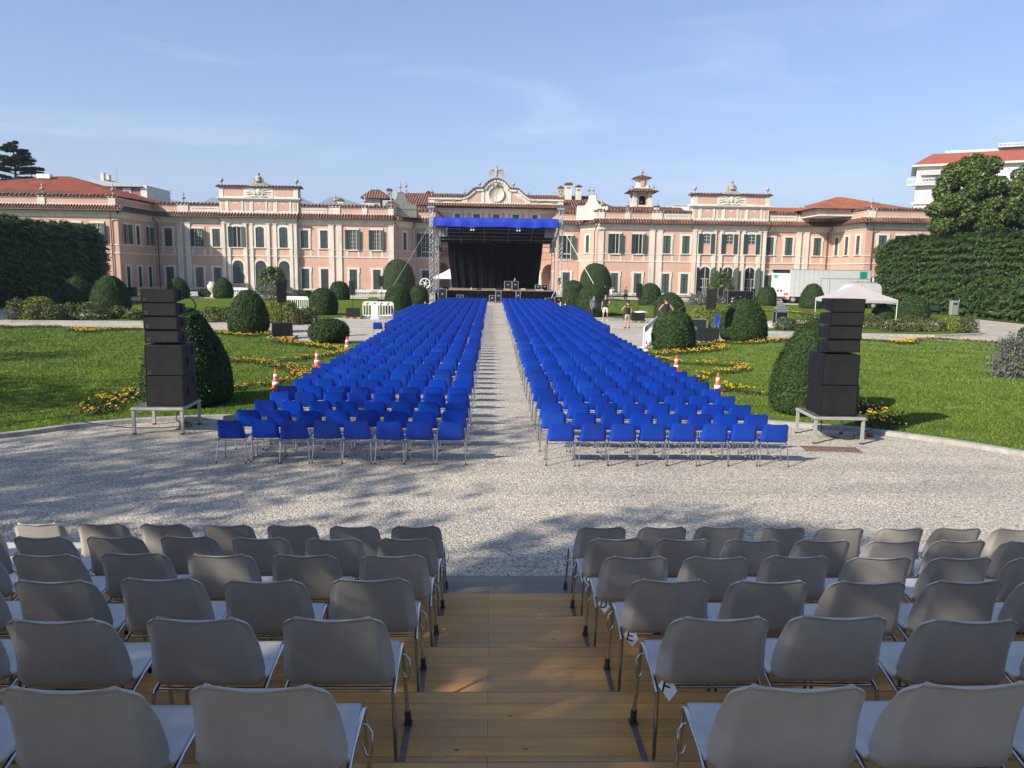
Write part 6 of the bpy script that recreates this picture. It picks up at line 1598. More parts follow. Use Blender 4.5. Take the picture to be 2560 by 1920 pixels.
# ------------------------------------------------------------------ marigold borders
def flower_border(pts, width, label, dens=90, z=0.05, hh=0.16, fl=1.0):
    pts = smoothpts(pts, 8); A = np.array(pts); seg = np.hypot(*np.diff(A, axis=0).T); L = seg.sum(); n = int(L*width*dens*5)
    i = rng.choice(len(seg), n, p=seg/seg.sum()); t = rng.uniform(0, 1, (n, 1)); C = A[i]*(1-t)+A[i+1]*t; d = (A[i+1]-A[i])/seg[i][:, None]; nr = np.stack([-d[:, 1], d[:, 0]], 1)
    off = rng.normal(0, 0.33, (n, 1)).clip(-0.6, 0.6)*width; Q = C+nr*off
    clump = fbm(np.c_[Q, 0*Q[:, :1]], 0.9, int(abs(A[0, 0])*7) % 97, 3); P = np.c_[Q, z+rng.uniform(0.0, 1, (n, 1))*hh*(0.75+0.4*clump[:, None])]
    N = np.tile([0, 0, 1.0], (n, 1)); q = leaf_quads(P, N, 0.05, 1.8, 0.9)
    k = int(n*0.085*fl); idx = rng.choice(n, k, p=np.clip(0.6+clump, 0.05, 2)/np.clip(0.6+clump, 0.05, 2).sum()); Pf = P[idx].copy(); Pf[:, 2] = z+hh*(0.8+0.45*rng.uniform(0, 1, k))
    # each bloom: two crossed little pom-pom faces
    c = Pf; r_ = rng.uniform(0.018, 0.036, (k, 1)); f = []
    for (u, v) in (((1, 0, 0), (0, 0.6, 0.6)), ((0.7, 0.7, 0), (0, 0, 1))):
        u = np.array(u, float); v = np.array(v, float); f.append(np.stack([c-u*r_-v*r_*0.3, c-v*r_+u*r_*0.3, c+u*r_+v*r_*0.3, c+v*r_-u*r_*0.3], 1).reshape(-1, 3))
    F = np.arange(4*k).reshape(-1, 4); cm = (fbm(Pf, 0.5, 4)+rng.normal(0, 0.45, k) > 0.55).astype(int)
    V, Fa, mi = join_np([(*q, 0), (f[0], F, 1), (f[1], F, 1)]); mi[len(q[1]):len(q[1])+k] = 1+cm; mi[len(q[1])+k:] = 1+cm
    tag(link('marigold_border', npmesh('marigold_border', V, Fa, [M_mari, M_yel, M_ora], mi)), label, 'flower border', kind='stuff')
def fb(pp, w, lab, **k): flower_border([G(a, b, 0.05) for a, b in pp], w, lab, **k)
fb([(238, 1040), (262, 1022), (292, 1000), (330, 990), (356, 984)], 0.85, 'marigolds in a rounded bed left of the left speaker table')
fb([(575, 978), (640, 966), (690, 962), (745, 950), (752, 938), (722, 925), (665, 912), (600, 905), (578, 908)], 0.55, 'yellow and orange marigolds curling round the nearest left cone')
fb([(690, 905), (740, 903), (775, 897), (815, 893), (850, 888)], 0.4, 'thin marigold line behind the middle left cone', fl=0.8)
fb([(856, 892), (870, 880), (820, 872), (760, 864), (712, 860), (700, 853), (740, 851)], 0.7, 'marigold line between the middle and far left cones')
fb([(515, 832), (560, 836), (620, 842), (680, 838)], 0.7, 'marigold strip below the egg-shaped left yew')
fb([(188, 823), (215, 832), (260, 828), (310, 826), (352, 824)], 0.8, 'marigold strip along the upper edge of the left lawn')
fb([(0, 822), (30, 820), (90, 819), (150, 820)], 0.6, 'sparse marigolds at the far left of the lawn edge', fl=0.35)
fb([(1636, 890), (1680, 886), (1740, 882), (1785, 878), (1795, 868), (1770, 866)], 0.8, 'marigolds at the foot of the round right yew')
fb([(1640, 898), (1680, 908), (1740, 912), (1800, 915), (1860, 922), (1850, 932), (1800, 935), (1752, 945), (1745, 958)], 0.45, 'wavy marigold line between the right cones')
fb([(1800, 968), (1830, 975), (1870, 985), (1918, 990)], 0.5, 'marigolds right of the nearest right cone')
fb([(1790, 858), (1850, 861), (1900, 858), (1960, 853), (1990, 850)], 0.7, 'marigold strip below the egg-shaped right yew')
fb([(2120, 1010), (2150, 1022), (2185, 1035), (2210, 1060), (2200, 1072)], 0.85, 'marigolds in a rounded bed right of the right speaker table')
fb([(2145, 851), (2190, 853), (2240, 858), (2268, 862), (2275, 855), (2310, 850), (2370, 851)], 0.7, 'marigold strip along the upper edge of the right lawn')
fb([(2370, 851), (2430, 855), (2500, 858), (2560, 862)], 0.6, 'marigolds at the far right of the lawn edge', fl=0.8)
fb([(325, 754), (345, 756), (365, 757)], 1.0, 'small marigold patch left of the left tower top')
fb([(2350, 782), (2400, 786), (2480, 790), (2560, 797)], 1.2, 'yellow flowers along the foot of the right hedge')
fb([(1900, 778), (1980, 782), (2060, 790), (2140, 796), (2230, 800)], 0.9, 'yellow flowers at the back of the right rose bed', fl=0.6)
fb([(1520, 786), (1545, 787), (1555, 790)], 0.9, 'yellow flowers behind the man in the grey shorts')
fb([(1035, 766), (1060, 768), (1085, 768)], 0.9, 'yellow flowers by the small left cone')
fb([(1425, 772), (1445, 772)], 0.9, 'yellow flowers by the far right cones')

# ------------------------------------------------------------------ the stage
def truss(mb, a, b, w=0.30, r=0.024, rd=0.013, step=0.5, tri=False):
    """box truss between a and b"""
    a, b = Vector(a), Vector(b); t = (b-a).normalized(); u = t.cross(Vector((0, 0, 1)));
    if u.length < 0.1: u = Vector((1, 0, 0))
    u.normalize(); v = t.cross(u).normalized(); L = (b-a).length; cs = [(-1, -1), (1, -1), (1, 1), (-1, 1)]; h = w/2
    for c in cs: mb.tube([a+u*c[0]*h+v*c[1]*h, b+u*c[0]*h+v*c[1]*h], r, 6)
    n = max(1, round(L/step))
    for i in range(n):
        p = a+t*(L*i/n); q = a+t*(L*(i+1)/n)
        for k in range(4):
            c0, c1 = cs[k], cs[(k+1) % 4]
            if i % 2: c0, c1 = c1, c0
            mb.tube([p+u*c0[0]*h+v*c0[1]*h, q+u*c1[0]*h+v*c1[1]*h], rd, 4, cap=False)
        for k in range(4): c0, c1 = cs[k], cs[(k+1) % 4]; mb.tube([p+u*c0[0]*h+v*c0[1]*h, p+u*c1[0]*h+v*c1[1]*h], rd, 4, cap=False)
SX0, SX1, SF, SB = -6.0, 6.9, 84.0, 93.0        # deck
st = thing('stage', 'open-air stage with blue roof, truss towers and black back drape in front of the palace', 'stage', (0.4, SF, 0))
def sp(mb, name, mats, parent=None):
    mb.v = [(v[0]-0.4, v[1]-SF, v[2]) for v in mb.v]; return mb.build(name, mats, parent or st)
m = MB(); m.box(SX0, SF, 1.12, SX1, SB, 1.25); sp(m, 'deck', M_deck)
m = MB(); n = 90
pts = [(SX0-0.1+(SX1-SX0+0.2)*i/n, SF-0.06+0.05*math.sin(i*2.1)+0.03*math.sin(i*0.7)) for i in range(n+1)]
for i in range(n): (xa, ya), (xb, yb) = pts[i], pts[i+1]; m.add([(xa, ya, 0.02), (xb, yb, 0.02), (xb, SF-0.03, 1.20), (xa, SF-0.03, 1.20)], [(0, 1, 2, 3)], 0, True)
for yy in range(10):
    for sx, xx in ((-1, SX0-0.06), (1, SX1+0.06)): m.add([(xx+0.05*(yy % 2), SF+yy*0.9, 0), (xx+0.05*((yy+1) % 2), SF+yy*0.9+0.9, 0), (xx, SF+yy*0.9+0.9, 1.2), (xx, SF+yy*0.9, 1.2)], [(0, 1, 2, 3)])
sp(m, 'skirt', M_cloth)
TX = (-6.55, 7.35); TXr = (-6.5, 7.2); YFt, YRt = 84.2, 92.0
for k, (xx, yy, zt) in enumerate([(TX[0], YFt, 9.9), (TX[1], YFt, 9.9), (TXr[0], YRt, 7.2), (TXr[1], YRt, 7.2)]):
    m = MB(); truss(m, (xx, yy, 0.05), (xx, yy, zt), 0.40, 0.028, 0.015, 0.5); tw = sp(m, 'truss_tower', M_alu)
    m = MB(); m.box(xx-0.34, yy-0.34, zt, xx+0.34, yy+0.34, zt+0.18); m.tube([(xx-0.45, yy, zt+0.1), (xx+0.45, yy, zt+0.1)], 0.06, 8); sp(m, 'tower_head', M_alu)
    zs = 8.35 if yy == YFt else 6.6
    m = MB(); 
    for q in (-1, 1): m.box(xx+q*0.27-0.03, yy-0.30, zs-0.5, xx+q*0.27+0.03, yy+0.30, zs+0.5); m.box(xx-0.30, yy+q*0.27-0.03, zs-0.5, xx+0.30, yy+q*0.27+0.03, zs+0.5)
    sp(m, 'tower_sleeve', M_alu)
    m = MB(); m.box(xx-0.75, yy-0.05, 0, xx+0.75, yy+0.05, 0.1); m.box(xx-0.05, yy-0.75, 0, xx+0.05, yy+0.75, 0.1)
    for sx, sy in ((-1, -0.9), (1, -0.9)) if yy == YFt else (): m.tube([(xx+sx*1.15, yy+sy*0.8, 0.05), (xx+sx*0.1, yy-0.1, 1.9)], 0.045, 8)
    sp(m, 'tower_base', M_alu)
# roof frame: front high, back low
RF, RB = (83.2, 8.35), (92.4, 6.25)
x0r, x1r = -6.15, 6.95
m = MB()
def ry(t): return (RF[0]+(RB[0]-RF[0])*t, RF[1]+(RB[1]-RF[1])*t)
for t in (0.03, 0.33, 0.64, 0.97): y_, z_ = ry(t); truss(m, (x0r, y_, z_), (x1r, y_, z_), 0.42, 0.026, 0.014, 0.6)
for xx in (x0r-0.1, x1r+0.1): truss(m, (xx, RF[0], RF[1]-0.05), (xx, RB[0], RB[1]-0.05), 0.42, 0.026, 0.014, 0.6)
for xx in (-3.6, -0.9, 1.8, 4.4): m.tube([(xx, RF[0], RF[1]+0.15), (xx, RB[0], RB[1]+0.15)], 0.04, 6)
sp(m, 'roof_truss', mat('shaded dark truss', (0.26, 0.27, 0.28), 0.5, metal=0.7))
# tarpaulin with a loose hanging front edge
nx, m = 60, MB(); vs, fs = [], []
xl, xr_ = x0r-0.06, x1r-0.02
for i in range(nx+1):
    u = i/nx; xx = xl+(xr_-xl)*u; wob = 0.025*math.sin(u*37)+0.03*math.sin(u*13+1)
    vs += [(xx, RB[0]+0.3, RB[1]+0.42), (xx, (RF[0]+RB[0])/2, (RF[1]+RB[1])/2+0.50+0.03*math.sin(u*24)), (xx, RF[0]-0.1, RF[1]+0.52), (xx, RF[0]-0.30, RF[1]+0.42), (xx, RF[0]-0.36+0.05*math.sin(u*50), RF[1]+0.1), (xx, RF[0]-0.33+0.05*math.sin(u*41+2), RF[1]-0.44+wob)]
for i in range(nx):
    for k in range(5): fs.append((6*i+k, 6*i+6+k, 6*i+7+k, 6*i+1+k))
m.add(vs, fs, 0, True)
for xx in (xl, xr_): m.add([(xx, RF[0]-0.33, RF[1]-0.50), (xx, RF[0]-0.3, RF[1]+0.42), (xx, RB[0]+0.3, RB[1]+0.42), (xx, RB[0]+0.3, RB[1]+0.2), (xx, RF[0]+1.4, RF[1]-0.1)], [(0, 1, 2, 3, 4)])
sp(m, 'tarpaulin', M_fabric)
m = MB()
for i in range(12): a = xl+0.06+(xr_-xl-0.12)*i/12; b_ = xl+0.06+(xr_-xl-0.12)*(i+1)/12; m.add([(a, RF[0]+0.0, RF[1]+0.44), (b_, RF[0]+0.0, RF[1]+0.44), (b_, RB[0]+0.2, RB[1]+0.33), (a, RB[0]+0.2, RB[1]+0.33)], [(3, 2, 1, 0)])
sp(m, 'roof_shade_sheet', mat('navy shade under the roof cover', (0.003, 0.006, 0.03), 0.9, spec=0.1, var=0.2, vscale=1))  # added sheet; its navy stands for the shade under the roof
# back drape in folds, hung a little askew
m = MB(); vs, fs = [], []; nx, nz = 150, 10; yd = 91.7
for i in range(nx+1):
    u = i/nx
    for j in range(nz+1):
        w = j/nz; xa = -5.2+0.55*(1-w)**1.4; xb = 5.95-0.55*(1-w)**1.2; z = 1.28+w*(6.55-1.28)
        vs.append((xa+(xb-xa)*u, yd+(0.10+0.12*(1-w))*math.sin(u*64+1.2*math.sin(u*9))*(0.4+0.6*abs(math.sin(u*7)))+0.05*math.sin(u*151), z))
for i in range(nx):
    for j in range(nz): a = i*(nz+1)+j; fs.append((a, a+nz+1, a+nz+2, a+1))
m.add(vs, fs, 0, True); sp(m, 'back_drape', M_cloth)
# lamps hanging under the roof
for k, (u, t) in enumerate([(0.08, .05), (0.26, .05), (0.36, .05), (0.50, .05), (0.56, .05), (0.66, .05), (0.74, .05), (0.85, .05), (0.2, .36), (0.33, .36), (0.62, .36), (0.78, .36), (0.24, .66), (0.3, .66), (0.44, .66), (0.68, .66), (0.75, .66)]):
    y_, z_ = ry(t); xx = x0r+(x1r-x0r)*u; m = MB()
    m.lathe([(0.11, -0.18), (0.15, -0.16), (0.15, 0.0), (0.09, 0.16), (0.04, 0.2)], (xx, y_-0.35, z_-0.35), 10); m.tube([(xx-0.17, y_-0.35, z_-0.3), (xx-0.17, y_-0.35, z_-0.1), (xx+0.17, y_-0.35, z_-0.1), (xx+0.17, y_-0.35, z_-0.3)], 0.015, 5)
    sp(m, 'stage_lamp', M_black)
for xx in (WY(1181, 568, 83.5)[0], WY(1296, 571, 83.5)[0]):
    m = MB(); zz = RF[1]-0.62
    for a in (-1, 1):
        for b_ in (-1, 1): m.box(xx+a*0.13-0.09, RF[0]-0.12, zz+b_*0.13-0.09, xx+a*0.13+0.09, RF[0]+0.05, zz+b_*0.13+0.09)
    bl = sp(m, 'blinder_lamp', M_black); g = MB()
    for a in (-1, 1):
        for b_ in (-1, 1): g.box(xx+a*0.13-0.07, RF[0]-0.135, zz+b_*0.13-0.07, xx+a*0.13+0.07, RF[0]-0.122, zz+b_*0.13+0.07)
    sp(g, 'lens', M_refl, st)
# clear sheeting at the upper corners
m = MB()
for a, b_ in ((x0r+0.25, x0r+1.35), (x1r-1.35, x1r-0.25)):
    for i in range(6): w = (b_-a)/6; m.add([(a+w*i, 84.1+0.08*(i % 2), 6.9), (a+w*(i+1), 84.1+0.08*((i+1) % 2), 6.9), (a+w*(i+1), 84.1+0.08*((i+1) % 2), 8.15), (a+w*i, 84.1+0.08*(i % 2), 8.15)], [(0, 1, 2, 3)], 0, True)
sp(m, 'corner_sheet', mat('grey translucent sheet', (0.17, 0.17, 0.18), 0.35))
# guy straps from the tower heads
def strap(name, label, a, b, r=0.03, m_=None): mb = MB(); mb.tube([a, b], r, 6); return tag(mb.build(name, m_ or M_wtent), label, 'strap')
l0 = Vector((TX[0], YFt, 8.3)); strap('guy_strap', 'long pale guy strap running from the left stage tower down past the big round bush', tuple(l0), (*G(963, 750), 0.1), 0.018, M_tent)
strap('guy_strap', 'long white guy strap running from the right stage tower down to the big round bush', (TX[1], YFt, 8.3), (*G(1514, 766), 0.1), 0.024)
strap('guy_cable', 'thin dark steel cable from the left tower head to its base', (TX[0]-0.1, YFt, 9.4), (TX[0]-1.2, YFt-1.2, 0.2), 0.014, M_iron)
strap('guy_cable', 'thin dark steel cable from the right tower head to its base', (TX[1]+0.1, YFt, 9.4), (TX[1]+1.3, YFt-1.2, 0.2), 0.014, M_iron)

# flight cases and kit
def flight_case(x, y, z, w, d, h, label, body=None, open_front=False, wheels=True, name='flight_case'):
    t = thing(name, label, 'flight case', (x, y, z), R(rng.normal(0, 3)))
    zb = 0.1 if wheels else 0
    m = MB(); m.box(-w/2+0.012, -d/2+0.012, zb+0.012, w/2-0.012, d/2-0.012, h-0.012); m.build('panels', body or M_black, t)
    m = MB(); e = 0.025
    for a in (-1, 1):
        for b_ in (-1, 1):
            m.box(a*w/2-e, b_*d/2-e, zb, a*w/2+e, b_*d/2+e, h); m.box(-w/2, b_*d/2-e, (zb if a < 0 else h-e), w/2, b_*d/2+e, (zb+e if a < 0 else h)); m.box(a*w/2-e, -d/2, (zb if b_ < 0 else h-e), a*w/2+e, d/2, (zb+e if b_ < 0 else h))
    m.build('edges', M_alu, t)
    m = MB(); m.box(-0.09, -d/2-0.006, h*0.55, 0.09, -d/2+0.011, h*0.55+0.14); m.build('latch', M_alu, t)
    if wheels:
        for a in (-1, 1):
            for b_ in (-1, 1):
                m = MB(); xx, yy = a*(w/2-0.08), b_*(d/2-0.08); m.tube([(xx-0.02, yy, 0.045), (xx+0.02, yy, 0.045)], 0.045, 10); m.box(xx-0.03, yy-0.03, 0.08, xx+0.03, yy+0.03, 0.105); m.build('caster', M_rubber, t)
    return t
def fc(px0, px1, pyb, pyt, z, Y, label, d=0.7, **k):
    x0, _ = WY(px0, pyb, Y); x1, zb = WY(px1, pyb, Y); _, zt = WY((px0+px1)/2, pyt, Y); return flight_case((x0+x1)/2, Y, z, x1-x0, d, zt-z, label, **k)
fc(1261, 1279, 722, 703, 1.252, 85.2, 'silver-edged open rack on the stage, left of the pair', wheels=False)
fc(1280, 1295, 722, 703, 1.252, 85.2, 'silver-edged rack on the stage, right of the pair with a bottle on top', wheels=False)
fc(1239, 1252, 756, 727, 0, 81.6, 'tall silver-edged case standing at the far end of the aisle')
fc(1223, 1238, 756, 738, 0, 81.9, 'low black case left of the tall one at the aisle end')
fc(1290, 1300, 740, 727, 0, 82.8, 'grey case against the stage skirt right of the aisle')
fc(1362, 1386, 757, 745, 0, 78.0, 'low silver-edged case at the right end of the far blue rows')
fc(1386, 1408, 758, 742, 0, 79.5, 'black case beside the low silver-edged one by the right tower')
fc(1142, 1158, 741, 737, 0, 82.9, 'flat silver case at the foot of the stage, left', wheels=False)
fc(1338, 1352, 724, 712, 1.252, 86.0, 'small silver-edged case at the right side of the stage deck', wheels=False)
fc(1354, 1368, 724, 711, 1.252, 87.0, 'dark case at the right rear of the stage deck', wheels=False)
fc(1096, 1116, 745, 722, 0, 83.0, 'black case beside the left tower foot')
def box_on(px0, px1, py, Y, z, h, mt, label, cat='box', name='box'):
    x0, _ = WY(px0, py, Y); x1, _ = WY(px1, py, Y); b = MB(); b.box(-(x1-x0)/2, -0.25, 0, (x1-x0)/2, 0.25, h, bev=0.02); b.box(-(x1-x0)/2+0.05, -0.2, h, (x1-x0)/2-0.05, 0.2, h+0.03); tag(b.build(name, mt, None, ((x0+x1)/2, Y, z)), label, cat)
box_on(1302, 1314, 724, 84.6, 1.252, 0.2, M_wood, 'brown cardboard box on the stage right of the racks')
box_on(1262, 1276, 724, 84.5, 1.252, 0.14, M_wood, 'pile of tan planks before the silver racks on stage')
box_on(1192, 1204, 724, 84.6, 1.252, 0.12, M_cloth, 'black bag left of centre on the stage deck')
box_on(1240, 1258, 724, 85.0, 1.252, 0.18, M_black, 'black monitor wedge left of the silver racks on stage')
box_on(1106, 1122, 724, 85.0, 1.252, 0.22, M_cloth, 'black bundle at the left end of the stage deck')
box_on(1340, 1360, 724, 84.8, 1.252, 0.10, M_tent, 'folded pale cloth at the right end of the stage deck')
x_, z_ = WY(1287, 702, 85.2); b = MB(); b.lathe([(0.035, 0), (0.04, 0.02), (0.04, 0.2), (0.015, 0.26), (0.015, 0.31)], seg=10); tag(b.build('bottle', M_wplastic, None, (x_, 85.2, z_)), 'small white bottle on top of the right silver rack', 'bottle')
x_, y_ = G(1178, 750); b = MB(); b.lathe([(0.035, 0), (0.04, 0.02), (0.04, 0.2), (0.015, 0.26), (0.015, 0.31)], (0, 0, 1.25), seg=10); tag(b.build('bottle', M_wplastic, None, (WY(1178, 724, 84.3)[0], 84.3, 0.0)), 'small pale bottle on the stage edge left of the aisle', 'bottle')
# white gazebo behind the left tower
def gazebo(x, y, w, h, hp, label, fab, legm, d=None):
    t = thing('gazebo', label, 'gazebo', (x, y, 0)); d = d or w
    m = MB(); a, b_ = w/2, d/2; v = 0.22; n = 8; vs, fs = [], []
    ring = [(-a, -b_), (a, -b_), (a, b_), (-a, b_)]
    # each face sags a little between peak and eaves
    for i in range(4):
        (x0, y0), (x1, y1) = ring[i], ring[(i+1) % 4]; o = len(vs)
        for r_ in range(n+1):
            f = r_/n; z = hp-(hp-h)*(f**0.86)
            for c in range(n+1):
                g = c/n; sag = -0.06*math.sin(math.pi*g)*f*f-0.03*math.sin(math.pi*f); vs.append(((x0+(x1-x0)*g)*f, (y0+(y1-y0)*g)*f, z+sag))
        for r_ in range(n):
            for c in range(n): q = o+r_*(n+1)+c; fs.append((q, q+n+1, q+n+2, q+1))
        o = len(vs)
        for c in range(n+1): g = c/n; s_ = -0.06*math.sin(math.pi*g); vs += [((x0+(x1-x0)*g), (y0+(y1-y0)*g), h+s_), ((x0+(x1-x0)*g), (y0+(y1-y0)*g), h-v+s_*0.6+0.02*(c % 2))]
        for c in range(n): q = o+2*c; fs.append((q, q+1, q+3, q+2))
    m.add(vs, fs, 0, True); m.build('canopy', fab, t)
    for (sx, sy) in ((-1, -1), (1, -1), (1, 1), (-1, 1)):
        m = MB(); m.tube([(sx*(a-0.04), sy*(b_-0.04), 0), (sx*(a-0.04), sy*(b_-0.04), h-0.02)], 0.025, 6); m.box(sx*(a-0.04)-0.05, sy*(b_-0.04)-0.05, 0, sx*(a-0.04)+0.05, sy*(b_-0.04)+0.05, 0.01); m.build('leg', legm, t)
    m = MB(); m.tube([(-a, -b_+0.04, h-0.1), (a, -b_+0.04, h-0.3)], 0.015, 5); m.tube([(-a, -b_+0.04, h-0.3), (a, -b_+0.04, h-0.1)], 0.015, 5); m.build('scissor_bars', legm, t)
gx0, gy0 = G(2241, 808)      # front right leg of the pale gazebo
gw = (2241-2049)/FPX*gy0*0.86
gazebo(gx0-gw/2, gy0+1.6, gw, WY(2241, 750, gy0)[1], WY(2145, 709, gy0+1.6)[1], 'pale grey pop-up gazebo in front of the van, behind the right speaker tower', M_tent, M_wplastic, 3.2)
gazebo(-4.9, 97, 4.4, 2.5, 3.75, 'white peaked tent behind the left truss tower', M_wtent, M_alu)

# folded gazebo frame (concertina of bars)
x0, y0 = G(1473, 800); x1, y1 = G(1717, 800); t = thing('folded_gazebo_frame', 'half-opened dark gazebo frame of crossed bars standing on the path', 'gazebo frame', (x0, y0, 0)); L = x1-x0
zt = WY(1540, 748, y0)[1]; zl = zt-1.25
m = MB(); n = 6
for i in range(n):
    a, b_ = L*i/n, L*(i+1)/n; yy = 0.15 if i % 2 else -0.15; y2 = -yy
    m.tube([(a, yy, zt), (b_, y2, zl+0.35)], 0.022, 6); m.tube([(a, yy+0.03, zl+0.35), (b_, y2+0.03, zt)], 0.022, 6)
m.build('scissor_bars', M_iron, t)
for i in (0, 2, 4, 6):
    a = L*i/n; m = MB(); m.tube([(a, -0.15, 0), (a, -0.15, zt+0.15)], 0.03, 6); m.box(a-0.06, -0.2, zt+0.05, a+0.06, -0.1, zt+0.16); m.build('leg', M_iron, t)

# ------------------------------------------------------------------ vehicles
# box truck, rear doors towards the left
tx0, ty0 = WY(1938, 760, 90.0)[0], 90.0
tx1 = WY(2172, 760, 90.0)[0]
t = thing('box_truck', 'long white box truck with its rear doors to the left, parked before the right wing', 'truck', (tx0, ty0, 0))
Lk = tx1-tx0; zb, ztt = WY(1980, 742, 90)[1], WY(1980, 674, 90)[1]
rear = WY(1976, 700, 90)[0]-tx0    # corner between tail and side
# body is turned slightly: the tail face shows on the left
yaw = R(-0); M_tr = Matrix.Identity(4)
m = MB(); m.prism([(0, 0.0+1.6), (rear, 0), (Lk, 0), (Lk, 2.45), (0.6, 2.45)], zb, ztt, 0, 'Z'); m.build('cargo_box', M_wpaint, t)
m = MB(); m.prism([(-0.75, 1.58), (rear+0.02, -0.03), (Lk+0.02, -0.03), (Lk+0.02, 2.5), (0, 2.5)], ztt+0.001, ztt+0.06, 0, 'Z'); m.build('roof_edge', M_alugrey, t)
def tailpt(u, z, off=0.0):     # u: 0 at far edge of the tail, 1 at the near corner
    a = Vector((0, 1.6, 0)); b = Vector((rear, 0, 0)); p = a.lerp(b, u); nn = Vector((-1.6, -rear, 0)).normalized(); p += nn*off; return (p.x, p.y, z)
def tailquad(m, u0, u1, z0, z1, off): m.add([tailpt(u0, z0, off), tailpt(u1, z0, off), tailpt(u1, z1, off), tailpt(u0, z1, off)], [(0, 1, 2, 3)])
m = MB(); tailquad(m, 0.03, 0.50, zb+0.1, ztt-0.45, 0.02); tailquad(m, 0.52, 0.97, zb+0.1, ztt-0.45, 0.02); m.build('rear_doors', M_wpaint, t)
m = MB(); tailquad(m, 0.05, 0.97, ztt-0.42, ztt-0.03, 0.012); m.build('open_header', M_dark, t)
m = MB(); tailquad(m, 0.05, 0.25, zb+0.15, zb+0.45, 0.03); tailquad(m, 0.70, 0.95, zb+0.15, zb+0.45, 0.03); m.build('rear_reflectors', M_orange, t)
m = MB(); tailquad(m, 0.32, 0.42, zb+0.55, zb+0.8, 0.03); tailquad(m, 0.5, 0.6, zb+0.55, zb+0.8, 0.03); m.build('door_locks', M_dark, t)
M_plate = mat('green square placard', (0.01, 0.32, 0.22), 0.5)
m = MB(); tailquad(m, 0.12, 0.32, ztt-1.0, ztt-0.6, 0.035); m.build('placard', M_plate, t)
m = MB(); m.box(Lk-1.35, -0.02, ztt-0.95, Lk-0.45, -0.004, ztt-0.12); pl = m.build('placard', M_plate, t)
m = MB(); m.tube([(Lk-0.9+0.20*math.cos(a), -0.03, ztt-0.53+0.20*math.sin(a)) for a in [0.5+k*0.6 for k in range(10)]], 0.03, 5); m.build('placard_emblem', M_dark, pl)
m = MB()
for i in range(1, 9): xx = rear+(Lk-rear)*i/9.0*0.52; m.box(xx-0.012, -0.012, zb, xx+0.012, -0.001, ztt)
xs0 = rear+(Lk-rear)*0.38
for xx in (xs0, xs0+(Lk-rear)*0.11, xs0+(Lk-rear)*0.46): m.box(xx-0.04, -0.022, zb, xx+0.04, -0.0015, ztt-0.95)
m.box(xs0, -0.02, ztt-1.02, Lk-0.1, -0.0016, ztt-0.92); m.box(rear, -0.015, zb, Lk, -0.0017, zb+0.06); m.box(Lk-0.12, -0.025, zb, Lk, -0.0018, ztt)
m.build('panel_seams', M_alugrey, t)
m = MB(); m.box(0.4, 0.3, zb-0.28, Lk-0.2, 2.2, zb-0.002); m.box(-0.35, 0.7, zb-0.55, 0.9, 2.0, zb-0.4); m.build('chassis', M_iron, t)
m = MB(); tailquad(m, 0.0, 1.0, zb-0.3, zb-0.02, 0.03); m.build('bumper', M_alugrey, t)
m = MB(); tailquad(m, 0.08, 0.28, zb-0.25, zb-0.08, 0.045); tailquad(m, 0.72, 0.92, zb-0.25, zb-0.08, 0.045); m.build('tail_lights', M_red, t)
for xx in (2.1, 3.3, Lk-1.4):
    for yy in (0.12, 2.1):
        m = MB(); m.tube([(xx, yy, 0.5), (xx, yy+0.28, 0.5)], 0.5, 20); wh = m.build('wheel', M_rubber, t); m = MB(); m.tube([(xx, yy-0.02, 0.5), (xx, yy+0.02, 0.5)], 0.26, 16); m.build('rim', M_alugrey, wh)
m = MB(); m.box(Lk+0.25, 0.05, 0.7, Lk+2.2, 2.35, 3.2, bev=0.15); m.build('cab', M_wpaint, t)
m = MB(); m.box(Lk+0.9, 0.02, 1.8, Lk+1.8, 0.045, 2.6); m.build('cab_window', M_glass, t)
# van seen from the back, behind the gazebo
vx0 = WY(2118, 740, 78.0)[0]; vx1 = WY(2205, 740, 78.0)[0]; vy = 78.0; Lv = vx1-vx0
t = thing('delivery_van', 'white high-roof van with a roof rack, half hidden by the pale gazebo', 'van', (vx0, vy, 0))
zt = WY(2160, 708, 78)[1]
prof = [(0, 0.42), (Lv, 0.42), (Lv+0.02, 1.1), (Lv-0.12, zt-0.35), (Lv-0.3, zt-0.1), (Lv-0.6, zt), (1.0, zt), (0.55, zt-0.15), (-0.5, 1.45), (-1.35, 1.2), (-1.5, 0.8), (-1.5, 0.42)]
m = MB(); m.prism(prof, 0, 1.95, 0, 'Y'); m.build('body', M_wpaint, t)
m = MB(); m.prism([(0.1, 1.5), (0.75, 1.5), (0.75, 2.15), (0.6, 2.15)], -0.012, -0.002, 0, 'Y'); m.prism([(0.9, 1.5), (1.5, 1.5), (1.5, 2.2), (0.9, 2.2)], -0.012, -0.002, 0, 'Y'); m.build('side_windows', M_glass, t)
m = MB(); m.box(-1.5, -0.015, 0.42, Lv, -0.003, 0.62); m.box(1.6, -0.012, 1.2, Lv-0.1, -0.003, 1.28); m.box(Lv-0.02, -0.02, 0.5, Lv+0.06, 1.9, 0.75); m.build('trim', M_black, t)
m = MB(); m.box(Lv-0.10, -0.014, 1.0, Lv-0.0, -0.002, 1.6); m.build('tail_light', M_red, t)
m = MB()
for i in range(5): xx = 1.0+(Lv-1.6)*i/4; m.box(xx-0.03, 0.05, zt+0.06, xx+0.03, 1.9, zt+0.12); m.box(xx-0.02, 0.08, zt, xx+0.02, 0.12, zt+0.06); m.box(xx-0.02, 1.8, zt, xx+0.02, 1.84, zt+0.06)
m.tube([(0.7, 0.1, zt+0.14), (Lv-0.3, 0.1, zt+0.14)], 0.02, 6); m.build('roof_rack', M_alu, t)
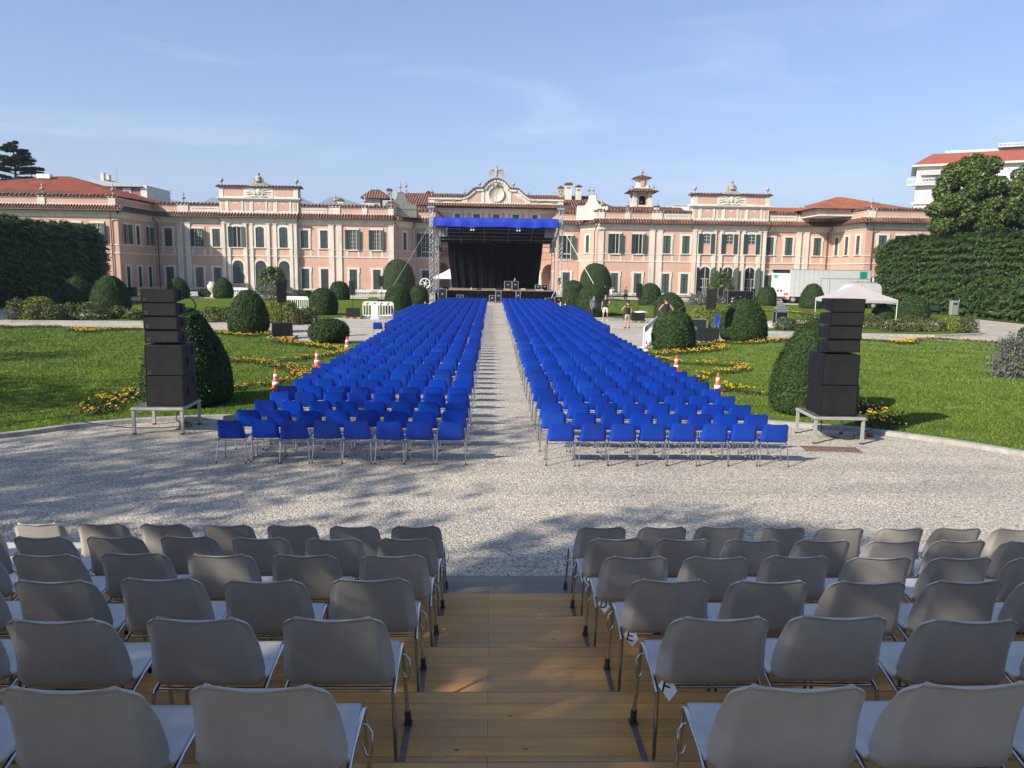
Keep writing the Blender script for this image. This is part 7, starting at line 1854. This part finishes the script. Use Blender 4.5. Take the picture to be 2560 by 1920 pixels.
for xx in (-0.75, Lv-0.85):
    for yy in (-0.02, 1.75): m = MB(); m.tube([(xx, yy, 0.36), (xx, yy+0.22, 0.36)], 0.36, 18); wh = m.build('wheel', M_rubber, t); m = MB(); m.tube([(xx, yy-0.015, 0.36), (xx, yy+0.01, 0.36)], 0.2, 14); m.build('rim', M_alugrey, wh)

# ------------------------------------------------------------------ benches, bins, loose kit
def bench(px0, px1, py, rz, label):
    x0, y = G((px0+px1)/2, py); w = (px1-px0)/FPX*y; t = thing('park_bench', label, 'bench', (x0, y, 0), rz)
    m = MB(); 
    for i in range(4): m.box(-w/2, -0.2+i*0.12, 0.42, w/2, -0.2+i*0.12+0.1, 0.45)
    m.build('seat', M_green_bench, t)
    m = MB()
    for i in range(3): m.box(-w/2, 0.27+i*0.03, 0.50+i*0.14, w/2, 0.30+i*0.03, 0.62+i*0.14)
    m.build('backrest', M_green_bench, t)
    for sx in (-1, 1): m = MB(); m.box(sx*w*0.42-0.03, -0.2, 0, sx*w*0.42+0.03, -0.15, 0.42); m.box(sx*w*0.42-0.03, 0.2, 0, sx*w*0.42+0.03, 0.25, 0.9); m.build('leg', M_iron, t)
bench(2314, 2352, 788, 0, 'dark green park bench before the right hedge'); bench(132, 158, 757, R(20), 'green park bench before the left hedge where a person sits')
def bin_(px, py, h, label):
    x, y = G(px, py); t = thing('litter_bin', label, 'litter bin', (x, y, 0))
    m = MB(); m.box(-0.3, -0.2, 0.25, 0.3, 0.2, h, bev=0.03); m.build('bin_body', mat('grey steel sheet', (0.30, 0.31, 0.31), 0.5, metal=0.3, var=0.1), t)
    m = MB(); m.box(-0.18, -0.206, h-0.35, 0.18, -0.201, h-0.2); m.build('opening', M_hole, t)
    m = MB(); m.tube([(0.42, 0, 0), (0.42, 0, h+0.1)], 0.035, 8); m.tube([(-0.2, 0, 0), (-0.2, 0, 0.26)], 0.03, 6); m.build('post', M_alugrey, t)
bin_(2382, 795, 1.45, 'grey steel litter bin on a post right of the green bench'); bin_(90, 750, 1.2, 'grey litter bin before the left hedge')
# kit on the right lawn: small drone-like case pile, blue bag
x, y = G(1949, 820); t = flight_case(x, y, 0.05, 0.75, 0.6, 1.0, 'open silver-edged rack with mixing gear on the right lawn')
m = MB()
for i, (w_, zz) in enumerate(((0.5, 1.0), (0.7, 1.16), (0.42, 1.30), (0.3, 1.42))): m.box(-w_/2, -0.22, zz, w_/2, 0.22, zz+0.10, bev=0.01)
m.box(-0.5, -0.03, 1.24, 0.55, 0.0, 1.27); tag(m.build('mixing_gear', M_alu, None, (x, y, 0.06)), 'stack of grey audio units on the silver rack on the right lawn', 'audio gear')
x, y = G(1981, 820); b = MB(); b.lathe([(0.18, 0), (0.2, 0.03), (0.21, 0.5), (0.22, 0.52)], seg=14); tag(b.build('bucket', M_black, None, (x, y, 0.06)), 'black bucket beside the blue sheet on the right lawn', 'bucket')
P, N = revolve_points(PROFS['bun'], 400, 3); mt_ = mat('light blue plastic sheet', (0.05, 0.22, 0.5), 0.5)
b = MB(); pr = [(0.7, 0), (0.66, 0.12), (0.5, 0.32), (0.3, 0.42), (0.05, 0.46)]; b.lathe(pr, seg=11, sx=1, sy=0.6); b.v = [(a+0.06*math.sin(7*c+b_*9), b_+0.05*math.sin(5*a), c) for a, b_, c in b.v]; x, y = G(1966, 822); tag(b.build('plastic_sheet', mt_, None, (x, y+0.5, 0.06)), 'crumpled light blue sheet on the right lawn', 'sheet')
for k, (px_, py_, s_, lab) in enumerate([(1925, 822, 0.8, 'white and grey bundle of cloth left of the silver rack'), (2000, 822, 0.7, 'dark folded bag right of the black bucket')]):
    b = MB(); b.lathe([(0.8, 0), (0.75, 0.1), (0.45, 0.35), (0.1, 0.42)], seg=9, sy=0.6); b.v = [(a+0.1*math.sin(9*c+b_*7), b_+0.08*math.sin(6*a), c) for a, b_, c in b.v]; x, y = G(px_, py_); b.v = [(a*s_, b_*s_, c*s_) for a, b_, c in b.v]
    tag(b.build('cloth_bundle', M_tent if k == 0 else M_cloth, None, (x, y, 0.06)), lab, 'bundle')
x, y = G(1735, 858); flight_case(x, y+0.3, 0, 1.15, 0.8, WY(1735, 798, y)[1], 'large dark flight case behind the round right yew', body=mat('dark green case', (0.015, 0.03, 0.028), 0.5))
x, y = G(1593, 806)
b = MB(); b.lathe([(0.55, 0), (0.5, 0.05), (0.2, 0.08)], seg=9, sy=0.7); b.v = [(a+0.08*math.sin(9*b_), b_, c-0.12*abs(a)) for a, b_, c in b.v]; tag(b.build('plastic_sheet', M_wtent, None, (x+0.2, y-0.05, 0.125+0.6)), 'white plastic sheet draped over the subwoofer behind the gazebo frame', 'sheet')
x, y = G(1845, 762); flight_case(x, y, 0, 2.9, 1.2, WY(1845, 727, y)[1], 'big black cabinet behind the man with the cap', body=M_black, wheels=False, name='black_cabinet')
# bicycle-like ring stand by the left tower, white
def wheel_ring(px, py, r, label):
    x, y = G(px, py); t = thing('bicycle', label, 'bicycle', (x, y, 0), R(20))
    for sx in (-0.52, 0.52):
        m = MB(); m.tube([(sx+r*math.cos(a), 0, r+r*math.sin(a)) for a in [k*math.pi/10 for k in range(21)]], 0.025, 6)
        for k in range(5): a = k*math.pi/5; m.tube([(sx-r*math.cos(a), 0, r-r*math.sin(a)), (sx+r*math.cos(a), 0, r+r*math.sin(a))], 0.006, 4)
        m.build('wheel', M_wplastic if r > 0.4 else M_iron, t)
    m = MB(); m.tube([(-0.52, 0, r), (-0.2, 0, r+0.45), (0.35, 0, r+0.45), (0.52, 0, r)], 0.02, 6); m.tube([(-0.2, 0, r+0.45), (0, 0, r), (0.35, 0, r+0.5), (0.38, 0, r+0.65)], 0.02, 6); m.tube([(-0.24, 0, r+0.6), (-0.1, 0, r+0.6)], 0.03, 6); m.build('frame', M_iron, t)
wheel_ring(1534, 742, 0.34, 'bicycle leaning by the palace wall right of the big round bush'); wheel_ring(1556, 743, 0.34, 'second bicycle parked further right along the palace wall')
wheel_ring(902, 737, 0.34, 'dark bicycle by the palace wall left of the stage')
x, z = WY(1063, 707, 83.0); t = thing('cable_reel', 'white upright cable reel beside the left stage tower', 'cable reel', (x, 83.0, 0))
for yy in (-0.25, 0.25):
    m = MB(); r_ = 0.52; m.tube([(r_*math.cos(a), yy, 1.9+r_*math.sin(a)) for a in [k*math.pi/14 for k in range(29)]], 0.05, 6)
    for k in range(3): a = k*math.pi/3+0.3; m.tube([(-r_*math.cos(a), yy, 1.9-r_*math.sin(a)), (r_*math.cos(a), yy, 1.9+r_*math.sin(a))], 0.02, 5)
    m.build('reel_ring', M_wplastic, t)
m = MB(); m.tube([(0, -0.25, 1.9), (0, 0.25, 1.9)], 0.14, 12); m.build('reel_core', M_wplastic, t)
m = MB()
for sx in (-1, 1): m.tube([(sx*0.6, 0, 0), (0, 0, 1.9)], 0.04, 6)
m.build('reel_stand', M_alu, t)
x, y = G(533, 743); b = MB(); b.lathe([(0.3, 0), (0.3, 0.15), (0.14, 0.3), (0.2, 0.5), (0.55, 0.9), (0.6, 1.3), (0.35, 1.55), (0.4, 1.7)], seg=14); tag(b.build('white_urn', M_white, None, (x, y, 0)), 'white garden urn left of the small pointed yew', 'urn')

# ------------------------------------------------------------------ people
def rot2(x, y, a): return (x*math.cos(a)-y*math.sin(a), x*math.sin(a)+y*math.cos(a))
def skin_obj(name, verts, edges, radii, mats, parent, root=0, sub=1):
    me = bpy.data.meshes.new(name); me.from_pydata(verts, edges, []); me.materials.append(mats); o = link(name, me, parent)
    md = o.modifiers.new('skin', 'SKIN'); md.use_smooth_shade = True
    sv = me.skin_vertices[0].data if me.skin_vertices else None
    if sv is None:
        bpy.context.view_layer.objects.active = o; bpy.ops.mesh.customdata_skin_add(); sv = me.skin_vertices[0].data
    for i, r_ in enumerate(radii): sv[i].radius = r_ if isinstance(r_, tuple) else (r_, r_); sv[i].use_root = (i == root)
    s2 = o.modifiers.new('sub', 'SUBSURF'); s2.levels = sub; s2.render_levels = sub
    return o
def person(px, py, top_py, face, label, shirt, shorts, pose='stand', arms='down', hat=None, sleeve=0.5, shoes=M_rubber, z0=0.0, legs_bare=True, trousers_to=0.52, mark=False, xyz=None, stride=0.06):
    """face: heading of the chest, radians, 0 = looking away from the viewer (+Y)"""
    x, y = xyz or G(px, py, z0); H = WY(px, top_py, y)[1]-z0 if top_py else 1.75
    if pose == 'sit': H = 1.74
    H = min(max(H, 1.60), 1.95)
    t = thing('person', label, 'person', (x, y, z0), face, 'people setting up the garden'); k = H/1.76
    sit = pose == 'sit'
    hip = 0.93 if not sit else 0.50
    J = {'pelvis': (0, 0, hip), 'waist': (0, 0.0, hip+0.16), 'chest': (0, 0.01, hip+0.38), 'neck0': (0, 0.0, hip+0.53), 'neck': (0, 0.015, hip+0.60), 'chin': (0, 0.035, hip+0.66), 'head': (0, 0.03, hip+0.74), 'crown': (0, 0.02, hip+0.80)}
    rad = {'pelvis': (0.155, 0.105), 'waist': (0.13, 0.09), 'chest': (0.155, 0.105), 'neck0': (0.085, 0.07), 'neck': 0.054, 'chin': 0.066, 'head': 0.083, 'crown': 0.062}
    E = [('pelvis', 'waist'), ('waist', 'chest'), ('chest', 'neck0'), ('neck0', 'neck'), ('neck', 'chin'), ('chin', 'head'), ('head', 'crown')]
    for s, n in ((-1, 'l'), (1, 'r')):
        J['sh'+n] = (s*0.18, 0, hip+0.48); rad['sh'+n] = 0.058; E.append(('chest', 'sh'+n) if False else ('neck0', 'sh'+n))
        a = arms if isinstance(arms, str) else arms[0 if s < 0 else 1]
        if a == 'down': el, wr, hd = (s*0.235, -0.02, hip+0.20), (s*0.24, 0.06, hip-0.04), (s*0.235, 0.085, hip-0.12)
        elif a == 'hip': el, wr, hd = (s*0.40, -0.06, hip+0.24), (s*0.22, 0.05, hip+0.09), (s*0.16, 0.08, hip+0.06)
        elif a == 'out': el, wr, hd = (s*0.30, 0.14, hip+0.26), (s*0.22, 0.36, hip+0.20), (s*0.20, 0.44, hip+0.19)
        elif a == 'up': el, wr, hd = (s*0.38, 0.06, hip+0.44), (s*0.30, 0.12, hip+0.66), (s*0.24, 0.12, hip+0.73)
        else: el, wr, hd = (s*0.24, 0.02, hip+0.22), (s*0.06, 0.22, hip+0.20), (s*-0.02, 0.24, hip+0.22)
        J['el'+n], J['wr'+n], J['pm'+n] = el, wr, hd; rad['el'+n] = 0.041; rad['wr'+n] = 0.027; rad['pm'+n] = (0.036, 0.022)
        E += [('sh'+n, 'el'+n), ('el'+n, 'wr'+n), ('wr'+n, 'pm'+n)]
        d = (Vector(hd)-Vector(wr)).normalized(); q = d.cross(Vector((0, 1, 0.2)));
        q = q.normalized() if q.length > 0.1 else Vector((1, 0, 0)); c = d.cross(q)
        for f, (o_, L) in enumerate(((-0.026, 0.062), (-0.009, 0.075), (0.009, 0.07), (0.026, 0.055))):
            b0 = Vector(hd)+d*0.022+q*o_; b1 = b0+d*L*0.55+c*0.006; b2 = b1+d*L*0.35+c*0.02
            for w_, bb in enumerate((b0, b1, b2)): J[f'f{n}{f}{w_}'] = tuple(bb); rad[f'f{n}{f}{w_}'] = 0.009-0.001*w_
            E += [('pm'+n, f'f{n}{f}0'), (f'f{n}{f}0', f'f{n}{f}1'), (f'f{n}{f}1', f'f{n}{f}2')]
        b1 = Vector(wr)+d*0.03-q*0.04*s*1.0; b2 = b1+d*0.035-q*0.012*s
        J['t'+n+'0'], J['t'+n+'1'] = tuple(b1), tuple(b2); rad['t'+n+'0'] = 0.011; rad['t'+n+'1'] = 0.009; E += [('pm'+n, 't'+n+'0'), ('t'+n+'0', 't'+n+'1')]
        yo = s*stride
        if sit: kn, an, to = (s*0.12, 0.42, 0.50), (s*0.12, 0.44, 0.09), (s*0.13, 0.60, 0.035)
        else: kn, an, to = (s*0.115, yo*0.7+0.02, 0.49), (s*0.13, yo-0.02, 0.09), (s*0.15, yo+0.15, 0.03)
        J['hp'+n] = (s*0.095, 0.0, hip-0.05 if not sit else hip); rad['hp'+n] = 0.09; J['kn'+n], J['an'+n], J['to'+n] = kn, an, to
        mid = tuple((Vector(J['hp'+n])*0.5+Vector(kn)*0.5)); J['th'+n] = mid; rad['th'+n] = 0.074; rad['kn'+n] = 0.053
        cf = tuple(Vector(kn)*0.65+Vector(an)*0.35+Vector((0, -0.02, 0))); J['cf'+n] = cf; rad['cf'+n] = 0.054; rad['an'+n] = 0.036; rad['to'+n] = 0.03
        E += [('pelvis', 'hp'+n), ('hp'+n, 'th'+n), ('th'+n, 'kn'+n), ('kn'+n, 'cf'+n), ('cf'+n, 'an'+n), ('an'+n, 'to'+n)]
    names = list(J); idx = {n: i for i, n in enumerate(names)}
    body = skin_obj('body', [tuple(Vector(J[n])*k) for n in names], [(idx[a], idx[b]) for a, b in E], [tuple(r_*k for r_ in rad[n]) if isinstance(rad[n], tuple) else rad[n]*k for n in names], M_skin, t)
    def garment(name, chain, edges, mt, grow=1.16, add=0.008):
        ids = {n: i for i, n in enumerate(chain)}
        def P(n):
            if isinstance(n, tuple): return Vector(J[n[0]]).lerp(Vector(J[n[1]]), n[2])
            return Vector(J[n])
        def Rr(n):
            r_ = rad[n] if not isinstance(n, tuple) else rad[n[0]]
            if isinstance(n, tuple):
                ra, rb = (rad[q] if isinstance(rad[q], tuple) else (rad[q],)*2 for q in n[:2]); f_ = max(n[2], 0); r_ = (ra[0]+(rb[0]-ra[0])*f_, ra[1]+(rb[1]-ra[1])*f_)
            r_ = r_ if isinstance(r_, tuple) else (r_, r_); return tuple((q*grow+add)*k for q in r_)
        return skin_obj(name, [tuple(P(n)*k) for n in chain], [(ids[a], ids[b]) for a, b in edges], [Rr(n) for n in chain], mt, t)
    sl, sr = ('shl', 'ell', sleeve), ('shr', 'elr', sleeve)
    hem = ('pelvis', 'waist', -0.35); ch = [hem, 'pelvis', 'waist', 'chest', 'neck0', 'shl', 'shr']; ed = [(hem, 'pelvis'), ('pelvis', 'waist'), ('waist', 'chest'), ('chest', 'neck0'), ('neck0', 'shl'), ('neck0', 'shr')]
    if sleeve > 0: ch += [sl, sr]; ed += [('shl', sl), ('shr', sr)]
    sh_ = garment('shirt', ch, ed, shirt)
    a_, b_ = ('thl', 'knl', trousers_to), ('thr', 'knr', trousers_to)
    wb = ('pelvis', 'waist', 0.45); sc_ = ['pelvis', wb, 'hpl', 'hpr', 'thl', 'thr']; se = [('pelvis', wb), ('pelvis', 'hpl'), ('pelvis', 'hpr'), ('hpl', 'thl'), ('hpr', 'thr')]
    if trousers_to > 0.95:
        for q in 'lr': e_ = ('cf'+q, 'an'+q, 0.8); sc_ += ['kn'+q, 'cf'+q, e_]; se += [('th'+q, 'kn'+q), ('kn'+q, 'cf'+q), ('cf'+q, e_)]
    else: sc_ += [a_, b_]; se += [('thl', a_), ('thr', b_)]
    garment('trousers' if trousers_to > 0.95 else 'shorts', sc_, se, shorts, 1.17, 0.008)
    hm = MB(); c = Vector(J['head'])*k
    hp = [(0.0, 0.108), (0.05, 0.10), (0.08, 0.07), (0.092, 0.025), (0.088, -0.02), (0.062, -0.055)]
    hm.lathe([(r_*k, z*k) for r_, z in hp[::-1]], (c.x, c.y-0.040*k, c.z+0.020*k), 14, sy=1.12); hm.build('hair', M_hair, t)
    fm = MB(); fm.tube([(c.x, c.y+0.078*k, c.z+0.01*k), (c.x, c.y+0.10*k, c.z-0.025*k), (c.x, c.y+0.085*k, c.z-0.03*k)], [0.008*k, 0.013*k, 0.008*k], 6)
    for s in (-1, 1):
        fm.lathe([(0.004, -0.026*k), (0.013*k, -0.01*k), (0.015*k, 0.012*k), (0.005, 0.028*k)], (c.x+s*0.088*k, c.y, c.z-0.008*k), 6)
    fm.box(c.x-0.022*k, c.y+0.07*k, c.z-0.054*k, c.x+0.022*k, c.y+0.078*k, c.z-0.047*k); fm.build('face', M_skin, t)
    em = MB()
    for s in (-1, 1): em.lathe([(0.003, -0.005), (0.008, 0), (0.003, 0.005)], (c.x+s*0.03*k, c.y+0.076*k, c.z+0.012*k), 6)
    em.build('eyes', M_hair, t)
    for s, n in ((-1, 'l'), (1, 'r')):
        an, to = Vector(J['an'+n])*k, Vector(J['to'+n])*k; sm = MB(); sm.tube([an+Vector((0, -0.045, -0.035)), an+Vector((0, 0.02, -0.03)), to+Vector((0, 0.02, 0.01)), to+Vector((0, 0.08, 0.005))], [0.042, 0.05, 0.043, 0.025], 8); sm.v = [(a, b, max(0.0, c_)) for a, b, c_ in sm.v]; sm.build('shoe', shoes, t)
    if hat is not None:
        hm = MB(); hm.lathe([(0.104*k, 0.02*k), (0.106*k, 0.05*k), (0.09*k, 0.10*k), (0.05*k, 0.128*k), (0.01, 0.135*k)], (c.x, c.y-0.01*k, c.z), 14, sy=1.1); hm.prism([(-0.08*k, 0.06*k), (0.08*k, 0.06*k), (0.06*k, 0.19*k), (-0.06*k, 0.19*k)], c.z+0.03*k, c.z+0.04*k, 0, 'Z'); hm.build('cap', hat, t)
    if mark:
        mm = MB(); z = (hip+0.42)*k
        for i in range(6): mm.box(-0.085*k+i*0.028*k, -0.150*k, z, -0.085*k+i*0.028*k+0.021*k, -0.146*k, z+0.045*k)
        mm.build('shirt_print', mat('yellow print', (0.75, 0.62, 0.02), 0.6), sh_)
    return t
M_teal = mat('teal blue shirt cloth', (0.10, 0.19, 0.27), 0.85, var=0.15); M_blk = mat('black shirt cloth', (0.014, 0.014, 0.016), 0.85, var=0.2); M_drk = mat('dark trouser cloth', (0.03, 0.028, 0.026), 0.85)
M_gsh = mat('grey shorts cloth', (0.36, 0.33, 0.29), 0.85, var=0.1); M_wsh = mat('white shorts cloth', (0.74, 0.74, 0.74), 0.85, var=0.1); M_psh = mat('pale pink shirt cloth', (0.66, 0.52, 0.60), 0.85, var=0.1); M_jean = mat('grey trouser cloth', (0.12, 0.13, 0.15), 0.85)
M_cream_sh = mat('cream shirt cloth', (0.6, 0.5, 0.34), 0.85)
person(1483, 799, 739, R(205), 'man in a teal blue shirt and dark trousers facing the rows behind the crossed bars', M_teal, M_drk, arms=('front', 'down'), sleeve=0.55, trousers_to=0.98)
person(1513, 802, 736, R(165), 'man in a black and white printed shirt and white shorts walking beside the blue rows', M_blk, M_wsh, arms=('out', 'down'), sleeve=0.5, trousers_to=0.85, shoes=M_wplastic, stride=0.14)
person(1568, 821, 752, 0.0, 'man seen from behind in a black vest with yellow print and grey shorts', M_blk, M_gsh, arms=('hip', 'down'), sleeve=0.0, trousers_to=0.8, mark=True, hat=mat('beige cap cloth', (0.4, 0.34, 0.25), 0.8) if False else None)
person(1663, 830, 745, 0.05, 'man in a black vest with hands on hips behind the round right yew', M_blk, M_drk, arms=('hip', 'hip'), sleeve=0.0, trousers_to=0.8)
person(1528, 757, 717, R(150), 'man in a pale pink shirt with an arm raised near the big round bush', M_psh, M_jean, arms=('up', 'down'), sleeve=0.9, trousers_to=0.98)
person(1564, 752, 718, R(180), 'person in a cream top standing by the bicycles near the palace', M_cream_sh, M_drk, arms='down', sleeve=0.4, trousers_to=0.98)
person(1827, 800, 746, R(-60), 'man in a white cap and black shirt behind the egg-shaped right yew', M_blk, M_drk, arms='front', sleeve=0.5, hat=mat('pale cap cloth', (0.6, 0.56, 0.48), 0.8), trousers_to=0.9)
bx_, by_ = G(132, 757); person(127, 757, None, R(165), 'person in a pink top sitting on the bench before the left hedge', M_psh, M_gsh, pose='sit', arms='front', sleeve=0.5, xyz=(bx_-0.4, by_+0.02), trousers_to=0.9)
person(1512, 748, 714, R(200), 'person in black standing behind the pole speaker by the big round bush', M_blk, M_drk, arms='front', sleeve=0.5, trousers_to=0.98)

# ------------------------------------------------------------------ town behind
def bldg_box(t, x0, x1, y0, y1, z0, z1, m_, name='wall'): b = MB(); b.box(x0, y0, z0, x1, y1, z1); return b.build(name, m_, t)
# pale apartment block at upper right
Y = 150.0
ax0 = WY(2292, 430, Y)[0]; ztop = WY(2290, 418, Y)[1]; t = thing('apartment_building', 'large pale apartment block with red tiled roof above the trees at the right', 'building', (ax0, Y, 0), R(-28))
W_ = 40; m = MB(); m.box(0, 0, 0, W_, 14, ztop); 
m.build('wall', M_concrete, t)
m = MB(); m.box(-0.9, -1.0, ztop, W_, 15, ztop+0.35)
for zz in (ztop-3.4, ztop-6.8, ztop-10.2, ztop-13.6, ztop-17): m.box(-0.6, -0.35, zz-0.18, W_, -0.002, zz+0.18)
m.build('cornice', M_white, t)
m = MB(); m.prism([(-0.8, ztop+0.35), (W_, ztop+0.35), (W_, ztop+2.3), (2.4, ztop+2.2)], -0.9, 14, 0, 'Y'); m.build('roof', mat('brick red roof', (0.30, 0.085, 0.06), 0.85, var=0.12, vscale=1.5), t)
m = MB(); m.box(4.5, 1, ztop+2.2, W_, 12, ztop+2.9); m.box(13, -0.5, ztop+2.9, W_, 12, ztop+3.1); m.build('roof_terrace', M_white, t)
m = MB()
for i in range(40): m.box(13+i*0.65, -0.45, ztop+3.1, 13+i*0.65+0.06, -0.4, ztop+3.5)
m.box(13, -0.47, ztop+3.5, W_, -0.38, ztop+3.6); m.build('railing', M_wplastic, t)
for r_ in range(5):
    for c in range(8):
        zz = ztop-2.9-3.4*r_; xx = 1.7+c*4.6; m = MB(); m.box(xx-0.15, -0.06, zz-0.15, xx+2.0, -0.001, zz+2.0); m.box(xx, -0.08, zz, xx+1.85, -0.061, zz+1.85, 1); m.build('window', [M_white, mat('pale blinds', (0.45, 0.46, 0.48), 0.6, var=0.1)], t)
m = MB(); m.box(-1.6, -1.2, ztop-3.5, 3.2, -0.36, ztop-3.3); 
for i in range(16): m.box(-1.55+i*0.3, -1.18, ztop-3.3, -1.5+i*0.3, -1.14, ztop-2.3)
m.box(-1.6, -1.2, ztop-2.3, 3.2, -1.1, ztop-2.2); m.build('balcony', M_wplastic, t)
m = MB(); m.add([(0.4, -0.1, ztop-0.6), (4.8, -0.1, ztop-0.6), (4.8, -1.5, ztop-1.7), (0.4, -1.5, ztop-1.7)], [(0, 3, 2, 1)]); m.build('awning', M_tent, t)
# pale houses behind the left wing
Y = 150.0
x0 = WY(260, 470, Y)[0]; x1 = WY(352, 470, Y)[0]; x2 = WY(368, 470, Y)[0]; zt = WY(300, 464, Y)[1]; zr = WY(300, 458, Y)[1]
t = thing('town_house', 'pale house with brown panels and a flat grey roof behind the left wing', 'house', (x0, Y, 0)); L = x1-x0
m = MB(); m.box(0, 0, 0, L, 10, zt-0.2); m.build('wall', mat('brown red wall panel', (0.28, 0.13, 0.10), 0.85, var=0.1), t)
m = MB(); m.box(L, -0.2, 0, L+(x2-x1), 10, zt+0.1); m.box(0, -0.1, zt-1.0, 2.2, -0.001, zt-0.2); m.box(3.5, -0.12, zt-3.4, 5.0, -0.001, zt-0.4); m.build('white_wall', M_concrete, t)
m = MB(); m.prism([(-1.8, zt-0.2), (L+0.4, zt-0.2), (L+0.4, zt), (-1.8, zt+1.0)], -0.8, 10, 0, 'Y'); m.build('roof', mat('grey metal roof', (0.38, 0.40, 0.42), 0.5, metal=0.2), t)
m = MB(); m.box(3.8, -0.14, zt-2.6, 4.7, -0.121, zt-1.0); m.build('window', M_glass, t)
xa, xb = WY(204, 450, Y)[0], WY(248, 450, Y)[0]; za = WY(220, 452, Y)[1]; zbm = WY(220, 458, Y)[1]
t = thing('town_house', 'small white rooftop house with two chimneys and an aerial behind the left roof', 'house', (xa, Y+6, 0)); L = xb-xa
m = MB(); m.box(0.2, 0, 0, L, 6, zbm); m.build('wall', M_concrete, t)
m = MB(); m.prism([(-0.1, zbm), (L+0.1, zbm), (L+0.1, zbm+0.15), (L*0.55, za+0.9), (0.4, za+0.2)], -0.3, 6, 0, 'Y'); m.build('roof', mat('slate roof', (0.16, 0.16, 0.15), 0.8), t)
for i, xx in enumerate((0.1, 1.15)): m = MB(); m.box(xx, 1, zbm-1, xx+0.6, 1.8, za+2.2-0.4*i); m.box(xx-0.06, 0.94, za+2.2-0.4*i, xx+0.66, 1.86, za+2.35-0.4*i); m.build('chimney', M_concrete, t)
m = MB(); xx = L*0.85; m.tube([(xx, 2, zbm), (xx, 2, za+3.4)], 0.04, 6)
for q in range(4): m.tube([(xx-0.7, 2, za+1.9+q*0.35), (xx+0.5, 2, za+2.0+q*0.35)], 0.025, 5)
m.build('aerial', M_alugrey, t)
for k, (px_, pyt, Y_, lab) in enumerate([(424, 470, 160, 'thin tall aerial against the sky left of the left pavilion'), (1486, 481, 150, 'thin aerial above the centre roof on the right')]):
    x_, z1 = WY(px_, pyt, Y_); m = MB(); m.tube([(0, 0, 0), (0, 0, z1)], 0.06, 6)
    for q in range(3): m.tube([(-0.6, 0, z1-0.3-q*0.4), (0.6, 0, z1-0.3-q*0.4)], 0.03, 5)
    tag(m.build('roof_aerial', M_alugrey, None, (x_, Y_, 0)), lab, 'aerial')
t = thing('town_house', 'white flat-roofed houses just showing behind the right palace roof', 'house', (WY(1684, 515, 170)[0], 170, 0)); zt = WY(1700, 514, 170)[1]
m = MB(); m.box(0, 0, 0, 3.4, 8, zt); m.box(3.6, 0, 0, 6.6, 8, zt+0.2); m.build('wall', M_wtent, t)
m = MB(); m.box(-0.2, -0.2, zt+0.001, 3.5, 8, zt+0.15); m.box(3.55, -0.2, zt+0.201, 6.8, 8, zt+0.4); m.build('roof', M_concrete, t)

# ------------------------------------------------------------------ hills on the horizon
def hills(name, pts, Y, depth, m_, seed):
    """ridge line read from the photograph, given real distance and depth"""
    A = np.array([(WY(px, py, Y)) for px, py in pts]); xs = np.linspace(A[0, 0], A[-1, 0], 260); zs = np.interp(xs, A[:, 0], A[:, 1])
    zs += 14*np.interp(xs, xs, np.sin(xs/Y*90)*0.5+np.sin(xs/Y*211+1)*0.3)*0.6
    nv = 14; V = []
    for j in range(nv):
        f = j/(nv-1); y = Y-depth*(1-f)
        V.append(np.stack([xs, np.full_like(xs, y)+40*np.sin(xs/90+j), np.maximum(zs*(f**1.25)*(1+0.10*(1-f)*np.sin(xs/70+j*1.7)), -1)], 1))
    V.append(np.stack([xs, np.full_like(xs, Y+depth*0.6), 0*xs], 1)); nv += 1; V = np.concatenate(V); n = len(xs)
    F = np.array([(j*n+i, j*n+i+1, (j+1)*n+i+1, (j+1)*n+i) for j in range(nv-1) for i in range(n-1)])
    o = link(name, npmesh(name, V, F, m_, None, True)); o['kind'] = 'structure'; return o
M_hill = mat('wooded hillside', (0.045, 0.075, 0.04), 0.95, var=0.35, vscale=0.006)
HY = 4200.0
hills('hills', [(300, 520), (392, 506), (400, 492), (412, 490), (425, 500), (470, 506), (500, 500), (540, 492), (566, 490), (600, 480), (632, 463), (660, 452), (700, 474), (745, 490), (765, 500), (790, 506), (830, 495), (842, 492), (880, 506), (920, 512), (1000, 512), (1300, 520), (2000, 530)], HY, 1400, M_hill, 1)

# ------------------------------------------------------------------ the air
air = MB(); air.box(-3600, -450, -1.06, 3600, HY+500, 520)
hz = bpy.data.materials.new('haze air'); hz.use_nodes = True; hn, hl = hz.node_tree.nodes, hz.node_tree.links
for nd in list(hn):
    if nd.type == 'BSDF_PRINCIPLED': hn.remove(nd)
pv = hn.new('ShaderNodeVolumePrincipled'); pv.inputs['Color'].default_value = (0.72, 0.82, 1.0, 1); pv.inputs['Density'].default_value = 0.00021; pv.inputs['Anisotropy'].default_value = 0.0
hl.new(pv.outputs[0], hn['Material Output'].inputs['Volume'])
tag(air.build('haze', hz), kind='stuff')
